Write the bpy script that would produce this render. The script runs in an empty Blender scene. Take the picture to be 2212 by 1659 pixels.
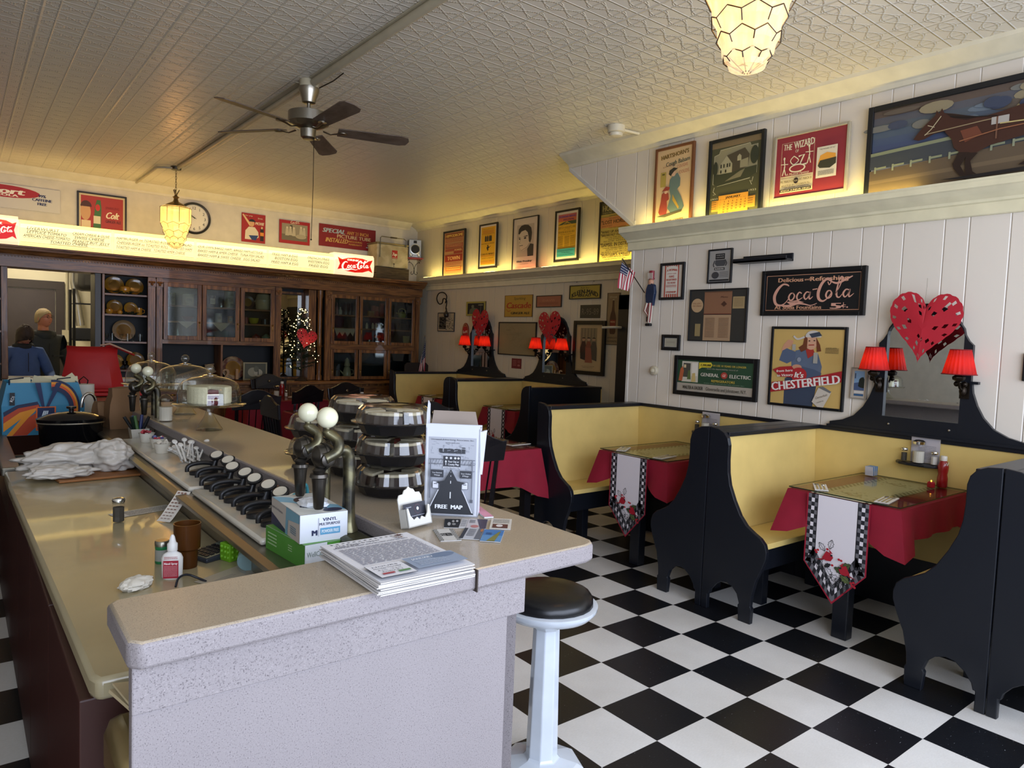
import bpy, bmesh, math, random
from mathutils import Vector, Matrix
random.seed(7)
SC=bpy.context.scene; COL=SC.collection; PI=math.pi
# ---------------- camera (solved from the 12 inch floor tiles) ----------------
CR=Vector((0.78726893,-0.61551515,0.03672516)); CU=Vector((0.00965219,0.07185426,0.99736844)); CF=Vector((0.61653424,0.7848427,-0.06250969))
CC=Vector((0,0,1.5533)); FPX=1531.53
cd=bpy.data.cameras.new('camera'); cam=bpy.data.objects.new('camera',cd); COL.objects.link(cam)
cd.sensor_width=36; cd.lens=FPX/2212*36; cd.clip_start=.02
cam.matrix_world=Matrix(((CR.x,CU.x,-CF.x,CC.x),(CR.y,CU.y,-CF.y,CC.y),(CR.z,CU.z,-CF.z,CC.z),(0,0,0,1)))
SC.camera=cam
vs=SC.view_settings; vs.view_transform='Standard'; vs.look='None'; vs.gamma=1; vs.use_curve_mapping=False; vs.exposure=0.0
SC.cycles.max_bounces=7; SC.cycles.diffuse_bounces=3; SC.cycles.glossy_bounces=4; SC.cycles.transmission_bounces=7; SC.cycles.transparent_max_bounces=12
SC.cycles.caustics_reflective=False; SC.cycles.caustics_refractive=False; SC.cycles.sample_clamp_indirect=4
SC.cycles.use_adaptive_sampling=True; SC.cycles.adaptive_threshold=0.02
def lin(c):
    if isinstance(c,str):
        c=c.lstrip('#'); c=[int(c[i:i+2],16)/255 for i in (0,2,4)]
    return tuple([(x/12.92 if x<=.04045 else ((x+.055)/1.055)**2.4) for x in c[:3]])+(1,)
W=bpy.data.worlds.new('world'); SC.world=W; W.use_nodes=True
bg=W.node_tree.nodes['Background']; bg.inputs[0].default_value=(.55,.62,.75,1); bg.inputs[1].default_value=.35
def lamp(name,kind,loc,energy,col,size=.1,size_y=None,rot=(0,0,0),spot=None):
    d=bpy.data.lights.new(name,kind); d.energy=energy; d.color=lin(col)[:3]
    if kind=='AREA':
        d.size=size
        if size_y: d.shape='RECTANGLE'; d.size_y=size_y
    else: d.shadow_soft_size=size
    if spot: d.spot_size=spot; d.spot_blend=.8
    o=bpy.data.objects.new(name,d); COL.objects.link(o); o.location=loc; o.rotation_euler=rot; return o
# room constants
XN=4.555; XF=5.68; YB=9.75; YC=4.20; ZC=3.28; YF=-1.35; XL=-1.75
# daylight through the street windows behind the camera
lamp('street_window_daylight','AREA',(1.55,YF+.03,1.75),275,'#dde8ff',5.6,2.1,rot=(-PI/2,0,PI))
# fluorescent ceiling light of the kitchen behind the pass-through
lamp('kitchen_tube_light','AREA',(.78,11.3,3.0),42,'#fff2d8',.5,1.2)

def at(px,py,**k):
    d=CF+CR*((px-1106)/FPX)-CU*((py-829.5)/FPX); a,v=list(k.items())[0]; i='xyz'.index(a)
    return CC+d*((v-CC[i])/d[i])
# ---------------- materials ----------------
_M={}
def mat(name,col='#808080',rough=.55,metal=0,kind=None,col2=None,scale=8,spec=None,trans=0,emit=0,ior=1.45,alpha=1,bump=0,coat=0):
    if name in _M: return _M[name]
    m=bpy.data.materials.new(name); m.use_nodes=True; nt=m.node_tree; N=nt.nodes; L=nt.links; b=N['Principled BSDF']; _M[name]=m
    b.inputs['Base Color'].default_value=lin(col); b.inputs['Roughness'].default_value=rough; b.inputs['Metallic'].default_value=metal
    b.inputs['IOR'].default_value=ior; b.inputs['Transmission Weight'].default_value=trans; b.inputs['Alpha'].default_value=alpha
    b.inputs['Coat Weight'].default_value=coat
    if spec is not None: b.inputs['Specular IOR Level'].default_value=spec
    if emit: b.inputs['Emission Color'].default_value=lin(col2 or col); b.inputs['Emission Strength'].default_value=emit
    if kind==None and trans<.5 and not emit: kind='var'
    tc=N.new('ShaderNodeTexCoord'); m.diffuse_color=lin(col)
    def ramp(a,b_,f,p0=0,p1=1):
        r=N.new('ShaderNodeValToRGB'); r.color_ramp.elements[0].color=a; r.color_ramp.elements[1].color=b_
        r.color_ramp.elements[0].position=p0; r.color_ramp.elements[1].position=p1; L.new(f,r.inputs[0]); return r
    def noise(sc,det=3,vec=None,dist=0):
        n=N.new('ShaderNodeTexNoise'); n.inputs['Scale'].default_value=sc; n.inputs['Detail'].default_value=det; n.inputs['Distortion'].default_value=dist
        L.new(vec or tc.outputs['Object'],n.inputs['Vector']); return n.outputs['Fac']
    def mapping(s):
        mp=N.new('ShaderNodeMapping'); mp.inputs['Scale'].default_value=s; L.new(tc.outputs['Object'],mp.inputs[0]); return mp.outputs[0]
    c0=lin(col)
    if kind=='var':
        r=ramp([x*.93 for x in c0[:3]]+[1],[min(1,x*1.06) for x in c0[:3]]+[1],noise(scale),.3,.7); L.new(r.outputs[0],b.inputs['Base Color'])
    if kind in('wood','woodv'):
        v=mapping((1.2,1.2,14) if kind=='wood' else (14,14,1.0))
        n=noise(scale,5,v,1.2)
        r=ramp(lin(col2),c0,n,.36,.62); r2=ramp([x*.7 for x in c0[:3]]+[1],(1,1,1,1),noise(scale*7,2,v),.35,.5)
        mx=N.new('ShaderNodeMix'); mx.data_type='RGBA'; mx.blend_type='MULTIPLY'; mx.inputs[0].default_value=.18
        L.new(r.outputs[0],mx.inputs[6]); L.new(r2.outputs[0],mx.inputs[7]); L.new(mx.outputs[2],b.inputs['Base Color'])
    if kind=='speck':
        r=ramp(c0,c0,noise(420,2)); e=r.color_ramp.elements; e[0].position=.3; e[0].color=lin(col2); e[1].position=.42
        x=e.new(.62); x.color=c0; x=e.new(.72); x.color=[min(1,v*1.35) for v in c0[:3]]+[1]
        r2=ramp([x*.0+.9 for x in c0[:3]]+[1],(1,1,1,1),noise(5,4),.35,.65)
        mx=N.new('ShaderNodeMix'); mx.data_type='RGBA'; mx.blend_type='MULTIPLY'; mx.inputs[0].default_value=.5
        L.new(r.outputs[0],mx.inputs[6]); L.new(r2.outputs[0],mx.inputs[7]); L.new(mx.outputs[2],b.inputs['Base Color'])
    if kind=='patch':
        r=ramp(lin(col2),c0,noise(scale,4,None,.6),.38,.6); L.new(r.outputs[0],b.inputs['Base Color'])
    if bump:
        bp=N.new('ShaderNodeBump'); bp.inputs['Strength'].default_value=bump; bp.inputs['Distance'].default_value=.004; L.new(noise(scale*4,4),bp.inputs['Height']); L.new(bp.outputs[0],b.inputs['Normal'])
    return m
def glass(name='clear_glass',col='#ffffff',rough=.02,a=1.0):
    # thin clear glass: see-through, with a sheen that grows towards grazing views
    if name in _M: return _M[name]
    m=bpy.data.materials.new(name); m.use_nodes=True; nt=m.node_tree; N=nt.nodes; L=nt.links; N.remove(N['Principled BSDF']); _M[name]=m
    t=N.new('ShaderNodeBsdfTransparent'); t.inputs[0].default_value=lin(col); g=N.new('ShaderNodeBsdfGlossy'); g.inputs['Roughness'].default_value=rough
    lw=N.new('ShaderNodeLayerWeight'); lw.inputs[0].default_value=.5; pw=N.new('ShaderNodeMath'); pw.operation='POWER'; pw.inputs[1].default_value=3.0
    ma=N.new('ShaderNodeMath'); ma.operation='MULTIPLY_ADD'; ma.inputs[1].default_value=.6*a; ma.inputs[2].default_value=.05*a
    L.new(lw.outputs['Facing'],pw.inputs[0]); L.new(pw.outputs[0],ma.inputs[0]); mx=N.new('ShaderNodeMixShader'); L.new(ma.outputs[0],mx.inputs[0]); L.new(t.outputs[0],mx.inputs[1]); L.new(g.outputs[0],mx.inputs[2])
    L.new(mx.outputs[0],N['Material Output'].inputs[0]); return m
# ---------------- mesh builder ----------------
class MB:
    def __init__(s): s.bm=bmesh.new(); s.mats=[]; s.mi=0
    def m(s,mt):
        if mt not in s.mats: s.mats.append(mt)
        s.mi=s.mats.index(mt); return s
    def _f(s,vs):
        try: f=s.bm.faces.new(vs); f.material_index=s.mi; return f
        except ValueError: return None
    def box(s,c,sz,rot=None):
        x,y,z=[v/2 for v in sz]; R=rot if rot is not None else Matrix.Identity(3); c=Vector(c)
        v=[s.bm.verts.new(c+R@Vector((a*x,b*y,d*z))) for a in(-1,1) for b in(-1,1) for d in(-1,1)]
        for q in((0,1,3,2),(4,6,7,5),(0,4,5,1),(2,3,7,6),(0,2,6,4),(1,5,7,3)): s._f([v[i] for i in q])
        return s
    def bx(s,x0,x1,y0,y1,z0,z1): return s.box(((x0+x1)/2,(y0+y1)/2,(z0+z1)/2),(abs(x1-x0),abs(y1-y0),abs(z1-z0)))
    def ring(s,c,ax,r,n=16,ry=None,up=None):
        ax=Vector(ax).normalized(); a=Vector(up) if up else (Vector((0,0,1)) if abs(ax.z)<.9 else Vector((1,0,0))); u=ax.cross(a).normalized(); v=ax.cross(u)
        return [s.bm.verts.new(Vector(c)+u*(r*math.cos(t))+v*((ry or r)*math.sin(t))) for t in [2*PI*i/n for i in range(n)]]
    def bridge(s,a,b):
        n=len(a)
        for i in range(n): s._f([a[i],a[(i+1)%n],b[(i+1)%n],b[i]])
    def cyl(s,p0,p1,r0,r1=None,n=16,caps=True):
        p0=Vector(p0);p1=Vector(p1);ax=p1-p0; A=s.ring(p0,ax,max(r0,1e-4),n);B=s.ring(p1,ax,max(r1 if r1 is not None else r0,1e-4),n); s.bridge(A,B)
        if caps: s._f(A[::-1]); s._f(B)
        return s
    def lathe(s,prof,c=(0,0,0),n=24,sx=1,sy=1,rot=None,fl=0):
        c=Vector(c); R=rot if rot is not None else Matrix.Identity(3); prev=None
        for r,z in prof:
            cur=[s.bm.verts.new(c+R@Vector((max(r,1e-4)*(1+(fl if i%2 else -fl))*sx*math.cos(2*PI*i/n),max(r,1e-4)*(1+(fl if i%2 else -fl))*sy*math.sin(2*PI*i/n),z))) for i in range(n)]
            if prev: s.bridge(prev,cur)
            else: s._f(cur[::-1])
            prev=cur
        s._f(prev); return s
    def tube(s,pts,r,n=8,flat=None):
        pts=[Vector(p) for p in pts]; prev=None; rs=r if isinstance(r,(list,tuple)) else [r]*len(pts); up=None
        for i,p in enumerate(pts):
            d=(pts[min(i+1,len(pts)-1)]-pts[max(i-1,0)]).normalized()
            if up is None: up=Vector((0,0,1)) if abs(d.z)<.9 else Vector((1,0,0))
            u=d.cross(up); u=u.normalized() if u.length>1e-5 else Vector((1,0,0)); v=d.cross(u); up=-v
            cur=[s.bm.verts.new(p+u*(rs[i]*math.cos(2*PI*k/n))+v*(rs[i]*(flat or 1)*math.sin(2*PI*k/n))) for k in range(n)]
            if prev: s.bridge(prev,cur)
            else: s._f(cur[::-1])
            prev=cur
        s._f(prev); return s
    def ball(s,c,r,n=16,m=10,sc=(1,1,1)):
        prof=[(r*math.sin(PI*i/m),-r*math.cos(PI*i/m)) for i in range(m+1)]
        return s.lathe([(a*1,b*sc[2]) for a,b in prof],c,n,sc[0],sc[1])
    def prism(s,poly,d,fn):
        # extrude a 2D outline by depth; fn(u,v,w)->3D
        A=[s.bm.verts.new(fn(u,v,0)) for u,v in poly]; B=[s.bm.verts.new(fn(u,v,d)) for u,v in poly]
        s.bridge(A,B); s._f(A[::-1]); s._f(B); return s
    def grid(s,nu,nv,fn,close=False):
        g=[[s.bm.verts.new(fn(i/nu,j/nv)) for j in range(nv+1)] for i in range(nu+1)]
        for i in range(nu):
            for j in range(nv): s._f([g[i][j],g[i+1][j],g[i+1][j+1],g[i][j+1]])
        return s
    def build(s,name,mt=None,parent=None,smooth=None,bevel=0,loc=None,rotz=None,label=None,solid=0,sub=0):
        me=bpy.data.meshes.new(name); bmesh.ops.recalc_face_normals(s.bm,faces=s.bm.faces) if len(s.bm.faces)<60000 else None
        s.bm.to_mesh(me); s.bm.free()
        if mt is not None and not s.mats: me.materials.append(mt)
        for q in s.mats: me.materials.append(q)
        if smooth is not None:
            me.shade_smooth() if smooth is True else me.shade_smooth_by_angle(math.radians(smooth)) if hasattr(me,'shade_smooth_by_angle') else None
            if smooth is not True and not hasattr(me,'shade_smooth_by_angle'):
                for p in me.polygons: p.use_smooth=True
                try: me.set_sharp_from_angle(angle=math.radians(smooth))
                except Exception: pass
        o=bpy.data.objects.new(name,me); COL.objects.link(o)
        if parent: o.parent=parent
        if loc: o.location=loc
        if rotz is not None: o.rotation_euler=(0,0,rotz)
        if label: o['label']=label
        if solid: q=o.modifiers.new('s','SOLIDIFY'); q.thickness=solid; q.offset=0
        if bevel: q=o.modifiers.new('b','BEVEL'); q.width=bevel; q.segments=2; q.limit_method='ANGLE'; q.angle_limit=math.radians(40)
        if sub: q=o.modifiers.new('u','SUBSURF'); q.levels=sub; q.render_levels=sub
        return o
def tag(o,label,cat,group=None,kind=None):
    o['label']=label; o['category']=cat
    if group: o['group']=group
    if kind: o['kind']=kind
    return o
def thing(name,label,cat,loc=(0,0,0),rotz=0,group=None):
    o=bpy.data.objects.new(name,None); COL.objects.link(o); o.location=loc; o.rotation_euler=(0,0,rotz); o.empty_display_size=.05
    return tag(o,label,cat,group)
def struct(name,mb,mt,**k):
    o=mb.build(name,mt,**k)
    if not o.parent: o['kind']='structure'
    return o
def dup(root,loc=None,rotz=None,label=None,group=None):
    r=root.copy(); COL.objects.link(r)
    if loc is not None: r.location=loc
    if rotz is not None: r.rotation_euler=(0,0,rotz)
    if label: r['label']=label
    if group: r['group']=group
    for ch in list(root.children):
        c=ch.copy(); COL.objects.link(c); c.parent=r
        for g in list(ch.children):
            d=g.copy(); COL.objects.link(d); d.parent=c
    return r
def rotm(ax,deg): return Matrix.Rotation(math.radians(deg),3,ax)
# ---------------- flat artwork (posters, signs, labels) ----------------
_TC={}
def textgeo(s,bold=0):
    bold=0; k=(s,bold)
    if k in _TC: return _TC[k]
    c=bpy.data.curves.new('t','FONT'); c.body=s; c.size=1; c.resolution_u=2; c.offset=bold; c.align_x='LEFT'
    o=bpy.data.objects.new('t',c); COL.objects.link(o); dg=bpy.context.evaluated_depsgraph_get(); dg.update()
    me=bpy.data.meshes.new_from_object(o.evaluated_get(dg)); vs_=[(v.co.x,v.co.y) for v in me.vertices]; fs=[tuple(p.vertices) for p in me.polygons]
    bpy.data.objects.remove(o); bpy.data.meshes.remove(me); bpy.data.curves.remove(c)
    if vs_:
        x0=min(v[0] for v in vs_); x1=max(v[0] for v in vs_); y0=min(v[1] for v in vs_); y1=max(v[1] for v in vs_)
    else: x0=x1=y0=y1=0
    _TC[k]=(vs_,fs,x0,x1,y0,y1); return _TC[k]
def catmull(P,n=6):
    out=[]
    for i in range(len(P)-1):
        p0=P[max(i-1,0)];p1=P[i];p2=P[i+1];p3=P[min(i+2,len(P)-1)]
        for k in range(n):
            t=k/n; out.append(tuple(.5*((2*b)+(-a+c)*t+(2*a-5*b+4*c-d)*t*t+(-a+3*b-3*c+d)*t**3) for a,b,c,d in zip(p0,p1,p2,p3)))
    out.append(tuple(P[-1])); return out
COKE=[ # calligraphic strokes (x,y up,width), unit height ~1, total width ~3.5
 [(.78,.80,.05),(.70,.86,.09),(.52,.88,.10),(.30,.70,.16),(.16,.42,.18),(.22,.14,.15),(.42,.06,.10),(.62,.14,.05),(.80,.34,.04)],
 [(.42,.07,.08),(.75,.02,.13),(1.15,.10,.11),(1.45,.06,.07),(1.7,.0,.05),(1.95,.07,.03)],
 [(.98,.52,.05),(.86,.50,.08),(.78,.36,.10),(.84,.24,.08),(.96,.28,.08),(1.02,.42,.08),(.94,.53,.05)],
 [(1.32,.48,.06),(1.22,.53,.07),(1.12,.38,.10),(1.18,.24,.07),(1.36,.32,.03)],
 [(1.64,.50,.05),(1.52,.52,.07),(1.42,.38,.10),(1.48,.25,.07),(1.58,.32,.05),(1.68,.52,.05),(1.63,.34,.08),(1.66,.25,.07),(1.78,.34,.03)],
 [(1.76,.60,.05),(1.95,.62,.05)],
 [(2.36,.86,.05),(2.42,.74,.05),(2.5,.9,.06),(2.36,.98,.10),(2.14,.82,.15),(2.0,.50,.17),(2.02,.24,.15),(2.18,.14,.09),(2.36,.24,.05),(2.5,.42,.04)],
 [(2.46,.52,.05),(2.36,.50,.08),(2.30,.36,.10),(2.36,.24,.08),(2.48,.29,.08),(2.52,.42,.08),(2.46,.53,.05)],
 [(2.36,.94,.05),(2.7,.78,.10),(3.05,.9,.11),(3.3,1.0,.05)],
 [(2.66,.36,.03),(2.84,.7,.05),(2.92,.98,.08),(2.82,.94,.06),(2.72,.55,.09),(2.72,.3,.09),(2.82,.25,.06),(2.92,.36,.03)],
 [(3.18,.50,.05),(3.06,.52,.07),(2.96,.38,.10),(3.02,.25,.07),(3.12,.32,.05),(3.22,.52,.05),(3.17,.34,.08),(3.2,.25,.07),(3.36,.36,.02)]]
class Art:
    """prints in a rectangle w x h (metres), items in 0..1 coordinates, y down"""
    def __init__(s,w,h,y=0): s.w=w;s.h=h;s.mb=MB();s.k=0;s.y=y
    def P(s,x,y,k=None): return Vector(((x-.5)*s.w,s.y-(s.k if k is None else k)*.00035,(.5-y)*s.h))
    def col(s,c,**kw):
        if isinstance(c,str): c=mat('print_'+c.strip('#')+('g' if kw else ''),c,rough=kw.get('rough',.5),kind='plain',emit=kw.get('emit',0))
        s.mb.m(c)
    def poly(s,pts,c,lift=True):
        if lift: s.k+=1
        s.col(c)
        f=s.mb._f([s.mb.bm.verts.new(s.P(x,y)) for x,y in pts])
        return s
    def rect(s,x0,y0,x1,y1,c): return s.poly([(x0,y0),(x1,y0),(x1,y1),(x0,y1)],c)
    def ell(s,cx,cy,rx,ry,c,a0=0,a1=360,n=24): 
        full=a1-a0>=360; pts=[(cx+rx*math.cos(math.radians(a0+(a1-a0)*i/n)),cy-ry*math.sin(math.radians(a0+(a1-a0)*i/n))) for i in range(n if full else n+1)]
        return s.poly(pts,c)
    def line(s,pts,wd,c,smooth=False):
        # wd in metres
        s.k+=1; s.col(c); P=[((x-.5)*s.w,(.5-y)*s.h) for x,y in pts]
        if smooth: P=catmull(P)
        s._ribbon([(x,y,wd) for x,y in P]); return s
    def _ribbon(s,P):
        pv=None
        for i,(x,y,w) in enumerate(P):
            a=P[max(i-1,0)];b=P[min(i+1,len(P)-1)]; dx=b[0]-a[0];dy=b[1]-a[1];l=math.hypot(dx,dy) or 1; nx,ny=-dy/l*w/2,dx/l*w/2
            k=s.y-s.k*.00035
            c=(s.mb.bm.verts.new((x+nx,k,y+ny)),s.mb.bm.verts.new((x-nx,k,y-ny)))
            if pv: s.mb._f([pv[0],c[0],c[1],pv[1]])
            pv=c
    def text(s,t,cx,cy,h,c,w=None,bold=.015,shear=0,rot=0,maxw=None,arc=0):
        # h = cap height fraction of rect height; w = width fraction of rect width (forces fit)
        s.k+=1; s.col(c); vs_,fs,x0,x1,y0,y1=textgeo(t,bold)
        if not vs_: return s
        H=h*s.h; sy=H/.72; W0=(x1-x0)*sy; sx=sy
        if w: sx=sy*(w*s.w)/W0
        elif maxw and W0>maxw*s.w: sx=sy*(maxw*s.w)/W0
        cr,sr=math.cos(math.radians(rot)),math.sin(math.radians(rot)); ox=(cx-.5)*s.w; oz=(.5-cy)*s.h; out=[]
        for x,y in vs_:
            a=(x-(x0+x1)/2)*sx; b=(y-.36)*sy; a+=b*shear
            if arc: b-=arc*(a*a)/(s.w)
            out.append(s.mb.bm.verts.new((ox+a*cr-b*sr,s.y-s.k*.00035,oz+a*sr+b*cr)))
        for f in fs: s.mb._f([out[i] for i in f])
        if bold>=.02:      # heavier stroke: the glyphs once more, shifted sideways
            d=min(bold,.05)*sx*1.1
            for sg in (-1,1):
                o2=[s.mb.bm.verts.new((q.co.x+sg*d*cr,q.co.y-.00005*sg,q.co.z+sg*d*sr)) for q in out]
                for f in fs: s.mb._f([o2[i] for i in f])
        return s
    def coke(s,cx,cy,w,c,rot=0,fat=1):
        s.k+=1; s.col(c); sc=w*s.w/3.35; cr,sr=math.cos(math.radians(rot)),math.sin(math.radians(rot)); ox=(cx-.5)*s.w; oz=(.5-cy)*s.h
        for st in COKE:
            P=catmull(st); s._ribbon([(ox+((x-1.68)*cr-(y-.45)*sr)*sc,oz+((x-1.68)*sr+(y-.45)*cr)*sc,q*sc*fat) for x,y,q in P]); s.k+=.12
        return s
    def lines(s,x0,x1,y0,y1,n,c,th=.4,gap=None,seed=1):
        # unreadable small print as bars
        rr=random.Random(seed); s.k+=1; s.col(c); dy=(y1-y0)/n
        for i in range(n):
            y=y0+dy*i; x=x0
            while x<x1-.001:
                l=min((.03+rr.random()*.08)*(x1-x0)*1.2,x1-x); s.poly([(x,y),(x+l*.85,y),(x+l*.85,y+dy*th),(x,y+dy*th)],c,lift=False); x+=l
        return s
    def build(s,name,parent=None,label=None,**k):
        me=s.mb; nm=bpy.data.meshes.new(name); me.bm.to_mesh(nm); me.bm.free()
        for q in me.mats: nm.materials.append(q)
        o=bpy.data.objects.new(name,nm); COL.objects.link(o)
        if parent: o.parent=parent
        if label: o['label']=label
        return o
def ringframe(mb,w,h,fw,d0,d1):
    """rectangular moulding, outer size w x h, facing -Y, from y=d0 (front) to d1 (back)"""
    for a in (-1,1):
        mb.box((a*(w-fw)/2,(d0+d1)/2,0),(fw,abs(d1-d0),h)); mb.box((0,(d0+d1)/2,a*(h-fw)/2),(w-2*fw,abs(d1-d0),fw))
ROT={'y':0,'x':-PI/2}
def quad(pts,ax,v):
    """4 pixel corners tl,tr,br,bl on plane ax=v -> centre, width, height"""
    P=[at(a,b,**{ax:v}) for a,b in pts]; i=0 if ax=='y' else 1
    w=(abs(P[1][i]-P[0][i])+abs(P[2][i]-P[3][i]))/2; h=((P[0].z-P[3].z)+(P[1].z-P[2].z))/2
    return sum(P,Vector())/4,w,h
def framed(name,label,cat,pts,ax,v,fw,fcol,art,bg_='#e8dfc8',depth=.02,group=None,frough=.35,partname='print',hanger=False):
    c,w,h=quad(pts,ax,v-depth-.001)
    if c.z>2.4 and ax=='x':      # pictures standing on the plate shelf
        zm=(2.514 if v>XN-.1 and v<XN+.1 else 2.418); b_=c.z-h/2
        if b_<zm: c.z+=(zm-b_)/2; h-=zm-b_
    o=thing(name,label,cat,c+Vector((0,depth/2+.0005,0) if ax=='y' else (depth/2+.0005,0,0)),ROT[ax],group)
    if fw:
        mb=MB(); ringframe(mb,w,h,fw,-depth/2,depth/2); mb.build('frame',mat('frame_'+fcol.strip('#'),fcol,frough),o,bevel=min(.004,fw*.2))
    b=MB(); b.box((0,depth*.2,0),(w-2*fw,depth*.5,h-2*fw)); b.build('backing' if fw else 'board',mat('frame_back','#2a2622'),o)
    A=Art(w-2*fw,h-2*fw,y=-depth*.05-.0005); A.rect(0,0,1,1,bg_); art(A); A.build(partname,o)
    return o
# ================= ROOM =================
def nodes_mat(name):
    m=bpy.data.materials.new(name); m.use_nodes=True; return m,m.node_tree.nodes,m.node_tree.links,m.node_tree.nodes['Principled BSDF']
def MA(N,L,op,a,b=None,c=None):
    n=N.new('ShaderNodeMath'); n.operation=op
    for i,v in enumerate((a,b,c)):
        if v is None: continue
        if isinstance(v,(int,float)): n.inputs[i].default_value=v
        else: L.new(v,n.inputs[i])
    return n.outputs[0]
# floor: 12 inch black and white vinyl tiles
m,N,L,b=nodes_mat('checker_vinyl'); tc=N.new('ShaderNodeTexCoord'); sp=N.new('ShaderNodeSeparateXYZ'); L.new(tc.outputs['Object'],sp.inputs[0])
tx=MA(N,L,'DIVIDE',MA(N,L,'SUBTRACT',sp.outputs[0],2.1548),.3048); ty=MA(N,L,'DIVIDE',MA(N,L,'SUBTRACT',sp.outputs[1],2.0416),.3048)
par=MA(N,L,'MODULO',MA(N,L,'ADD',MA(N,L,'ADD',MA(N,L,'FLOOR',tx),MA(N,L,'FLOOR',ty)),1000),2)
n1=N.new('ShaderNodeTexNoise'); n1.inputs['Scale'].default_value=1.0; mp=N.new('ShaderNodeMapping'); mp.inputs['Scale'].default_value=(70,190,1); mp.inputs['Rotation'].default_value=(0,0,.5); L.new(tc.outputs['Object'],mp.inputs[0]); L.new(mp.outputs[0],n1.inputs['Vector']); n1.inputs['Detail'].default_value=2
def rmp(f,stops):
    r=N.new('ShaderNodeValToRGB'); e=r.color_ramp.elements
    e[0].position=stops[0][0]; e[0].color=lin(stops[0][1]); e[1].position=stops[1][0]; e[1].color=lin(stops[1][1])
    for p,c in stops[2:]: x=e.new(p); x.color=lin(c)
    L.new(f,r.inputs[0]); return r.outputs[0]
blk=rmp(n1.outputs[0],[(.0,'#15171c'),(.70,'#16181d'),(.74,'#6a7078'),(.8,'#b8bcc0')]); wht=rmp(n1.outputs[0],[(.0,'#b9b09c'),(.25,'#dcdad4'),(.6,'#e2e0db'),(1,'#eae9e5')])
n2=N.new('ShaderNodeTexNoise'); n2.inputs['Scale'].default_value=2.2; n2.inputs['Detail'].default_value=5; L.new(tc.outputs['Object'],n2.inputs['Vector'])
mx=N.new('ShaderNodeMix'); mx.data_type='RGBA'; L.new(par,mx.inputs[0]); L.new(wht,mx.inputs[6]); L.new(blk,mx.inputs[7])
ml=N.new('ShaderNodeMix'); ml.data_type='RGBA'; ml.blend_type='MULTIPLY'; ml.inputs[0].default_value=.35; L.new(mx.outputs[2],ml.inputs[6]); L.new(rmp(n2.outputs[0],[(.35,'#d0ccc6'),(.6,'#ffffff')]),ml.inputs[7])
L.new(ml.outputs[2],b.inputs['Base Color']); b.inputs['Roughness'].default_value=.32
fx=MA(N,L,'FRACT',tx); fy=MA(N,L,'FRACT',ty)
bp=N.new('ShaderNodeBump'); bp.inputs['Strength'].default_value=.15; bp.inputs['Distance'].default_value=.002; L.new(n1.outputs[0],bp.inputs['Height']); L.new(bp.outputs[0],b.inputs['Normal'])
struct('floor',MB().bx(-2.2,XF+.3,YF-.2,13.2,-.06,0),m)
# pressed tin ceiling, 6 inch pattern
m,N,L,b=nodes_mat('pressed_tin'); tc=N.new('ShaderNodeTexCoord'); sp=N.new('ShaderNodeSeparateXYZ'); L.new(tc.outputs['Object'],sp.inputs[0])
px=MA(N,L,'DIVIDE',MA(N,L,'ADD',sp.outputs[0],10.05),.1524); py=MA(N,L,'DIVIDE',MA(N,L,'ADD',sp.outputs[1],10),.1524)
fx=MA(N,L,'SUBTRACT',MA(N,L,'FRACT',px),.5); fy=MA(N,L,'SUBTRACT',MA(N,L,'FRACT',py),.5)
def ridge(v,w): return MA(N,L,'MAXIMUM',MA(N,L,'SUBTRACT',1,MA(N,L,'DIVIDE',MA(N,L,'ABSOLUTE',v),w)),0)
ex=MA(N,L,'SUBTRACT',.5,MA(N,L,'ABSOLUTE',fx)); ey=MA(N,L,'SUBTRACT',.5,MA(N,L,'ABSOLUTE',fy))
h=MA(N,L,'MAXIMUM',MA(N,L,'MULTIPLY',ridge(ex,.05),.7),MA(N,L,'MULTIPLY',ridge(ey,.045),1.0))
# broader batten ridge every fourth row
p4=MA(N,L,'SUBTRACT',MA(N,L,'FRACT',MA(N,L,'DIVIDE',MA(N,L,'ADD',px,1.5),4)),.5); h=MA(N,L,'MAXIMUM',h,MA(N,L,'MULTIPLY',ridge(p4,.02),.8))
# overlapping circle arcs centred on tile edges
def dist(ax_,ay_): return MA(N,L,'SQRT',MA(N,L,'ADD',MA(N,L,'MULTIPLY',ax_,ax_),MA(N,L,'MULTIPLY',ay_,ay_)))
d1=dist(fx,MA(N,L,'SUBTRACT',.5,MA(N,L,'ABSOLUTE',fy))); d2=dist(MA(N,L,'SUBTRACT',.5,MA(N,L,'ABSOLUTE',fx)),fy)
dc=MA(N,L,'SQRT',MA(N,L,'ADD',MA(N,L,'MULTIPLY',MA(N,L,'SUBTRACT',.5,MA(N,L,'ABSOLUTE',fx)),MA(N,L,'SUBTRACT',.5,MA(N,L,'ABSOLUTE',fx))),MA(N,L,'MULTIPLY',MA(N,L,'SUBTRACT',1.0,ey),MA(N,L,'SUBTRACT',1.0,ey))))
ring=ridge(MA(N,L,'SUBTRACT',dc,.70),.05); bead=MA(N,L,'SINE',MA(N,L,'MULTIPLY',MA(N,L,'ADD',MA(N,L,'ABSOLUTE',fx),0),75)); ring=MA(N,L,'MULTIPLY',ring,MA(N,L,'MULTIPLY_ADD',bead,.35,.45))
ring2=MA(N,L,'MULTIPLY',ridge(MA(N,L,'SUBTRACT',d2,.30),.035),.35); cen=MA(N,L,'MULTIPLY',ridge(dist(fx,fy),.07),.5)
h=MA(N,L,'MAXIMUM',h,MA(N,L,'MAXIMUM',ring,MA(N,L,'MAXIMUM',ring2,cen)))
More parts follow.
